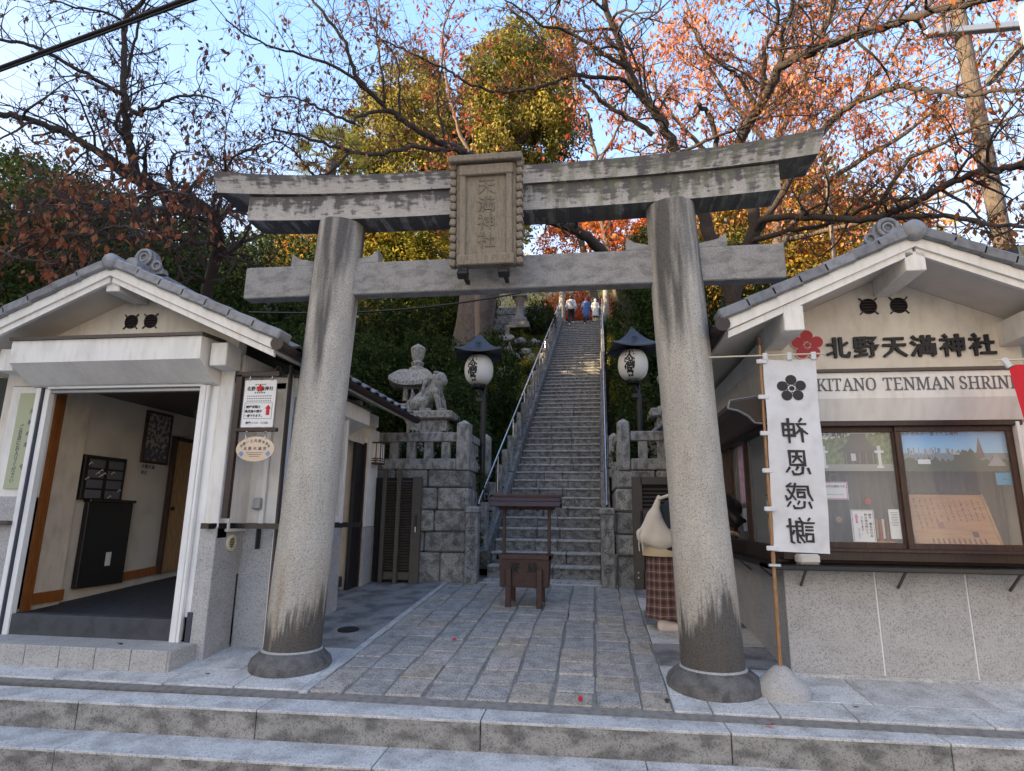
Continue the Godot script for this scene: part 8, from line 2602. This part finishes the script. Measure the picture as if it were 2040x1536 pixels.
	crown("crown", cam, [[Vector3(-5.1, 13.3, -15), Vector3(1.0, 1.15, 1.1)], [Vector3(-5.9, 12.3, -15), Vector3(1.1, 1.15, 1.1)], [Vector3(-4.6, 12.2, -14.6), Vector3(1.0, 1.15, 1.0)], [Vector3(-5.2, 11.3, -14.6), Vector3(1.4, 0.95, 1.1)], [Vector3(-6.3, 11.2, -14.8), Vector3(0.9, 0.85, 0.9)], [Vector3(-4.0, 11.2, -14.8), Vector3(0.9, 0.9, 0.9)], [Vector3(-4.6, 10.4, -14.6), Vector3(1.5, 0.75, 1.0)]], 4600, cl, yel, 42, -0.16)
	crown("dark_crown", cam, [[Vector3(-1.3, 12.0, -15.6), Vector3(1.3, 1.5, 1.0)], [Vector3(-3.3, 11.2, -15.6), Vector3(1.0, 1.2, 0.8)]], 1300, cl, grn, 43)
	palm("fan palm with spiky green fronds above the left end of the top lintel", Vector3(-6.1, 3.2, -12.0), 6.1)
	# leafy trees beyond: [label, foot, blobs, palette, count]
	var orange := [Vector3(0.46, 0.14, 0.03), Vector3(0.55, 0.22, 0.05), Vector3(0.50, 0.09, 0.04), Vector3(0.55, 0.30, 0.08)]
	var gold := [Vector3(0.16, 0.16, 0.03), Vector3(0.42, 0.27, 0.05), Vector3(0.55, 0.28, 0.06), Vector3(0.30, 0.22, 0.04), Vector3(0.12, 0.13, 0.03)]
	var dark := [Vector3(0.022, 0.040, 0.012), Vector3(0.040, 0.060, 0.018), Vector3(0.060, 0.075, 0.02)]
	var mid := [Vector3(0.05, 0.075, 0.02), Vector3(0.10, 0.12, 0.025), Vector3(0.18, 0.17, 0.03)]
	var olive := [Vector3(0.10, 0.12, 0.02), Vector3(0.30, 0.26, 0.04), Vector3(0.44, 0.34, 0.06), Vector3(0.20, 0.19, 0.03)]
	leafy("round_tree", "broad round tree of orange and green leaves behind the shop roof ridge", Vector3(5.4, 4.5, -17), [[Vector3(5.4, 9.6, -17), Vector3(2.2, 2.4, 2)], [Vector3(4.2, 8.3, -16.6), Vector3(1.8, 1.9, 1.6)], [Vector3(6.9, 8.2, -16.6), Vector3(1.8, 2.0, 1.6)], [Vector3(5.4, 7.0, -16), Vector3(2.6, 1.5, 1.6)]], gold, 2600, 51)
	leafy("maple_tree", "orange red maple glowing under the lintels right of the plaque", Vector3(0.3, 9.0, -27), [[Vector3(-0.6, 16.2, -27), Vector3(2.2, 1.7, 1.6)], [Vector3(1.8, 15.4, -27), Vector3(2.3, 1.9, 1.6)], [Vector3(0.4, 13.9, -26.6), Vector3(3.0, 1.4, 1.6)]], orange, 2300, 52)
	leafy("golden_tree", "golden leaved tree between the right pillar and the dark boughs", Vector3(5.6, 7.5, -22), [[Vector3(4.7, 12.4, -22), Vector3(2.1, 1.9, 1.7)], [Vector3(6.9, 12.3, -22), Vector3(2.0, 2.2, 1.7)], [Vector3(5.8, 10.3, -21.6), Vector3(2.8, 1.8, 1.8)], [Vector3(3.3, 10.8, -21.6), Vector3(1.4, 1.6, 1.3)]], gold, 2600, 53)
	leafy("yellow_bush_tree", "yellow green bushy tree seen between tie beam and lintel left of the plaque", Vector3(-6.6, 9.5, -25), [[Vector3(-6.4, 14.6, -25), Vector3(2.3, 1.7, 1.5)], [Vector3(-4.4, 14.3, -25), Vector3(1.8, 1.5, 1.5)], [Vector3(-8.2, 14.2, -25), Vector3(1.7, 1.6, 1.5)], [Vector3(-6.2, 12.6, -24.6), Vector3(3.2, 1.3, 1.5)]], olive, 2600, 54)
	leafy("orange_tree", "small orange leaved tree beyond the left end of the torii", Vector3(-10.2, 7.5, -20), [[Vector3(-10.0, 11.2, -20), Vector3(1.7, 1.6, 1.5)], [Vector3(-8.6, 10.5, -20), Vector3(1.4, 1.4, 1.4)], [Vector3(-10.8, 9.4, -19.6), Vector3(1.6, 1.4, 1.4)]], gold, 1500, 55)
	for d in [["dark pine wood tree filling the slope far left above the rest house", Vector3(-15.5, 5.5, -18), 0.0, 56], ["dark spreading pine behind the rest house gable", Vector3(-12.6, 4.5, -16.5), -0.6, 57], ["dark bushy tree between the rest house ridge and the left pillar", Vector3(-9.2, 4.2, -15.5), -1.4, 58], ["tall dark pine at the left edge of the hill", Vector3(-19, 7, -22), 1.4, 59], ["dark green tree on the hill crest behind the orange one", Vector3(-15, 10, -28), 1.0, 60], ["dark tree at the far left behind the rest house eave", Vector3(-18.2, 6.0, -16), 0.4, 67], ["darkest tree on the hill at the left edge of the view", Vector3(-22, 7.4, -18), 0.6, 68], ["broad dark tree low on the left hill beside the pines", Vector3(-15.2, 5.2, -14), -0.8, 69]]:
		var f: Vector3 = d[1]
		leafy("dark_tree", d[0], f, [[f + Vector3(0, 4.6 + d[2], 0), Vector3(2.4, 1.7, 1.8)], [f + Vector3(-2.0, 3.4 + d[2], 0.3), Vector3(2.0, 1.5, 1.6)], [f + Vector3(2.0, 3.2 + d[2], 0.3), Vector3(2.1, 1.5, 1.6)], [f + Vector3(0, 2.2 + d[2], 0.8), Vector3(3.0, 1.5, 1.6)]], dark if d[3] != 60 else mid, 2400, d[3])
	leafy("evergreen_tree", "tall evergreen on the left slope between orange tree and left pillar", Vector3(-7.6, 6.5, -20), [[Vector3(-7.6, 12.0, -20), Vector3(1.6, 1.6, 1.5)], [Vector3(-8.6, 10.8, -20), Vector3(1.6, 1.4, 1.5)], [Vector3(-6.5, 10.9, -19.6), Vector3(1.5, 1.5, 1.4)], [Vector3(-7.4, 9.4, -19.4), Vector3(2.4, 1.5, 1.5)]], olive, 2600, 66)
	leafy("red_maple", "low red maple glowing behind the visitors at the stair top", Vector3(-0.6, 9.4, -29.5), [[Vector3(-1.2, 11.3, -29), Vector3(1.3, 1.2, 1.0)], [Vector3(0.5, 11.0, -29.4), Vector3(1.3, 1.2, 1.0)], [Vector3(-0.2, 10.2, -28.6), Vector3(1.6, 0.8, 0.8)]], [Vector3(0.52, 0.10, 0.06), Vector3(0.60, 0.2, 0.12), Vector3(0.5, 0.14, 0.05), Vector3(0.55, 0.25, 0.12)], 1200, 61)
	leafy("back_tree", "green tree beyond the stair top under the tie beam", Vector3(0.6, 9.6, -36), [[Vector3(-1.5, 15.0, -36), Vector3(3.4, 2.6, 2)], [Vector3(3.0, 14.6, -36), Vector3(3.0, 2.6, 2)], [Vector3(-5.5, 14.6, -36), Vector3(3.0, 2.6, 2)]], mid, 1800, 62)
	leafy("back_tree", "green and gold tree at the back right beyond the golden tree", Vector3(9.5, 9, -27), [[Vector3(9.5, 13.5, -27), Vector3(3.4, 2.6, 2)], [Vector3(12.8, 13.0, -27), Vector3(3.0, 2.8, 2)], [Vector3(7.5, 11.4, -26), Vector3(2.6, 2.0, 1.6)]], olive, 2200, 63)
	leafy("evergreen_tree", "dark evergreen right of the stair behind the right lantern", Vector3(2.6, 3.4, -12.5), [[Vector3(1.6, 6.3, -12.6), Vector3(0.85, 1.2, 0.9)], [Vector3(2.9, 5.9, -12.4), Vector3(1.2, 1.3, 1.0)], [Vector3(1.7, 4.7, -12.0), Vector3(0.9, 1.2, 0.8)], [Vector3(3.6, 4.7, -12.2), Vector3(1.4, 1.2, 1.0)]], dark, 1900, 64, true)


func leafy(called: String, label: String, foot: Vector3, blobs: Array, palette: Array, count: int, sd: int, fine := false) -> void:
	var t := thing(called, label, "tree")
	var r := RandomNumberGenerator.new()
	r.seed = sd
	var first: Vector3 = blobs[0][0]
	var tm := MB.new()
	foot.y = minf(foot.y, hill_y(foot.x, foot.z)) - 0.2
	tm.tube(curve(PackedVector3Array([foot, foot.lerp(first, 0.35) + Vector3(0.12, 0, 0), foot.lerp(first, 0.7) + Vector3(-0.1, 0, 0.05), first]), 4), PackedFloat32Array([0.26, 0.23, 0.21, 0.2, 0.19, 0.18, 0.17, 0.16, 0.15, 0.13, 0.11, 0.09, 0.07]), 9)
	part("trunk", tm, M.bark_lichen, t)
	for b in blobs:
		for k in 2:
			var lm := MB.new()
			var a := foot.lerp(first, r.randf_range(0.35, 0.7))
			var e: Vector3 = b[0] + Vector3(r.randfn(), r.randfn(), r.randfn()) * 0.35
			lm.tube(curve(PackedVector3Array([a, a.lerp(e, 0.5) + Vector3(0, -0.25, 0.1), e]), 4), PackedFloat32Array([0.10, 0.09, 0.08, 0.07, 0.06, 0.055, 0.045, 0.04, 0.03]), 6)
			part("limb", lm, M.bark_lichen, t)
	crown("crown", t, blobs, count, spray(10, 0.16 if fine else 0.24, 0.10 if fine else 0.16, sd), palette, sd)


func palm(label: String, foot: Vector3, h: float) -> void:
	var t := thing("palm_tree", label, "palm")
	var top := foot + Vector3(0.1, h, 0)
	var tm := MB.new()
	tm.tube(PackedVector3Array([foot, foot.lerp(top, 0.5) + Vector3(-0.06, 0, 0), top]), PackedFloat32Array([0.13, 0.12, 0.13]), 10)
	part("trunk", tm, M.bark_grey, t)
	var r := RandomNumberGenerator.new()
	r.seed = 5
	var m := mat("palm_leaf", lin(0.16, 0.17, 0.04), 0.8)
	m.metallic_specular = 0.2
	m.backlight_enabled = true
	m.backlight = lin(0.19, 0.20, 0.05)
	for k in 22:
		var a := k * 2.399
		var el := lerpf(1.2, -0.5, k / 21.0)
		var d := Vector3(cos(a) * cos(el), sin(el), sin(a) * cos(el))
		var mb := MB.new()
		var base := top + d * 0.55
		mb.tube(PackedVector3Array([top, base]), PackedFloat32Array([0.014, 0.010]), 5)
		var sd := d.cross(Vector3.UP).normalized()
		var nn := sd.cross(d)
		for i in 17:
			var g := (i - 8) * 0.155
			var f := (d * cos(g) + sd * sin(g)).normalized()
			var tip := base + f * 0.50 * r.randf_range(0.85, 1.1) + Vector3(0, -0.06 - 0.05 * absf(g), 0)
			var w := f.cross(nn).normalized() * 0.016
			mb.quad(base + f * 0.03 - w * 0.3, base + f * 0.25 - w, base + f * 0.25 + w, base + f * 0.03 + w * 0.3, nn)
			mb.tri(base + f * 0.25 - w, tip, base + f * 0.25 + w, nn)
		part("frond", mb, m, t)


func build_shrubs() -> void:
	var dark := [Vector3(0.020, 0.038, 0.012), Vector3(0.034, 0.056, 0.016), Vector3(0.055, 0.075, 0.02)]
	var light := [Vector3(0.05, 0.07, 0.015), Vector3(0.13, 0.14, 0.025), Vector3(0.25, 0.22, 0.035), Vector3(0.16, 0.16, 0.03)]
	var tuft := spray(12, 0.11, 0.062, 71)
	var fine := spray(14, 0.10, 0.048, 72)
	# clipped hedges and bushes one can tell apart
	var list := [
		["hedge", "clipped dark hedge behind the left stone fence beneath the big trunk", Vector3(-2.32, 2.35, -9.75), Vector3(0.42, 0.55, 0.35)],
		["bush", "dark bush beside the stair behind the left lantern post", Vector3(-2.45, 2.75, -10.6), Vector3(0.5, 0.95, 0.6)],
		["bush", "tall dark bush behind the left stone lantern", Vector3(-3.4, 3.5, -11.8), Vector3(0.9, 1.5, 0.8)],
		["bush", "dark bush left of the left stone lantern above the house eave", Vector3(-4.5, 3.4, -11.2), Vector3(0.9, 1.3, 0.8)],
		["bush", "dark bush on the slope between trunk and stone lantern", Vector3(-2.35, 4.1, -12.6), Vector3(0.7, 1.0, 0.7)],
		["bush", "rounded bush before the stone plinth high on the slope", Vector3(-1.95, 8.6, -21.4), Vector3(0.5, 0.5, 0.4)],
		["bush", "dark bush under the upper block wall left of the trunk", Vector3(-5.2, 7.4, -17.5), Vector3(1.5, 1.6, 1.0)],
		["bush", "tall evergreen bush left of the block wall high on the slope", Vector3(-6.4, 9.2, -20.6), Vector3(1.9, 1.9, 1.2)],
		["bush", "rounded evergreen bush between trunk and block wall under the tie beam", Vector3(-4.1, 8.4, -18.8), Vector3(0.9, 1.3, 0.8)],
		["bush", "dense bush right of the stair foot behind the fence", Vector3(0.82, 2.5, -9.9), Vector3(0.42, 0.8, 0.5)],
		["bush", "tall ivy-clad bush right of the stair behind the right lantern", Vector3(0.95, 4.3, -11.6), Vector3(0.55, 1.6, 0.8)],
		["bush", "dark bush right of the stair half way up", Vector3(1.35, 6.3, -15.0), Vector3(0.8, 1.7, 0.9)],
		["bush", "dark bush near the top of the stair on its right side", Vector3(1.9, 9.3, -20.0), Vector3(1.0, 1.8, 0.9)],
		["hedge", "low dark hedge showing between the balusters of the left stone fence", Vector3(-2.55, 2.08, -8.85), Vector3(0.85, 0.34, 0.2)],
		["hedge", "low dark hedge showing between the balusters of the right stone fence", Vector3(1.05, 2.08, -8.85), Vector3(0.75, 0.34, 0.2)],
		["bush", "dark bush behind the left house's far eave", Vector3(-5.9, 3.9, -12.0), Vector3(1.1, 1.3, 0.8)],
	]
	var k := 0
	for b in list:
		var t := thing(b[0], b[1], b[0])
		var n := int(1500 * maxf(b[3].x * b[3].y, 0.25))
		crown("foliage", t, [[b[2], b[3]], [b[2] + Vector3(0.15, -0.3, 0.1), b[3] * 0.85]], mini(n, 2600), tuft, dark, 200 + k, -0.3, 0.75)
		var sm := MB.new()
		var f: Vector3 = b[2]
		for j in 4:
			sm.tube(PackedVector3Array([Vector3(f.x, hill_y(f.x, f.z) - 0.1, f.z), f + Vector3(rng.randf_range(-0.3, 0.3), 0.2, rng.randf_range(-0.2, 0.2))]), PackedFloat32Array([0.025, 0.01]), 5)
		part("stem", sm, M.bark_dark, t)
		k += 1
	# low planting over the whole slope: nobody could count it
	for side in [-1.0, 1.0]:
		var r := RandomNumberGenerator.new()
		r.seed = 90 + int(side)
		var xs := []
		var cs := PackedColorArray()
		var f := FastNoiseLite.new()
		f.frequency = 0.4
		for i in 21000:
			var z := -8.7 - 18.0 * pow(r.randf(), 1.25)
			var x := -1.72 - 8.0 * pow(r.randf(), 1.7) if side < 0 else 0.38 + 6.0 * pow(r.randf(), 1.6)
			x += 0.0155 * (-z - 8.3)
			if z > -9.9 and side < 0 and x < -2.25 and x > -3.0: continue
			var y := hill_y(x, z) + 0.06 + 0.34 * maxf(0.0, f.get_noise_2d(x * 4.0, z * 4.0) + 0.35) * r.randf() * 1.6
			xs.append(Transform3D(Basis(Quaternion(Vector3(r.randfn(), r.randfn(), r.randfn()).normalized(), r.randf() * TAU)).scaled(Vector3.ONE * r.randf_range(0.8, 1.5)), Vector3(x, y, z)))
			cs.append(pal(r, light if f.get_noise_2d(x * 1.3 + 20, z * 1.3) > 0.05 and z < -12.5 else dark))
		var o := scatter("slope_ground_cover", null, fine, xs, cs, M.leaf)
		tag(o, "low evergreen planting covering the slope %s of the stair" % ("left" if side < 0 else "right"), "ground cover")
	# round stones set among the shrubs below the upper stone lantern
	for i in 7:
		var p: Vector3 = [Vector3(-2.55, 6.6, -18.6), Vector3(-2.2, 7.1, -19.2), Vector3(-2.95, 6.9, -19.0), Vector3(-1.95, 6.5, -18.2), Vector3(-2.5, 7.6, -20.0), Vector3(-3.0, 7.5, -19.9), Vector3(-2.0, 7.7, -20.2)][i]
		p.y = hill_y(p.x, p.z) + 0.16
		var mb := MB.new()
		mb.ball(Vector3.ZERO, Vector3(0.26, 0.2, 0.22) * rng.randf_range(0.8, 1.2), 12, 8)
		for j in mb.v.size(): mb.v[j] *= 1.0 + 0.12 * sin(mb.v[j].x * 17 + i) * sin(mb.v[j].y * 19 + mb.v[j].z * 13)
		var o := part("garden_rock", mb, M.wall_stone2 if i % 2 else M.wall_stone0)
		o.position = p
		tag(o, ["lowest rounded rock in the middle of the group below the upper stone lantern", "rounded rock at the right of the group below the upper stone lantern", "rounded rock at the left of the group below the upper stone lantern", "pale rock nearest the stair in the group on the slope", "rock right under the plinth of the upper stone lantern", "upper left rock beside the plinth of the upper stone lantern", "upper right pale rock beside the plinth of the upper stone lantern"][i], "rock", "rocks on the slope")
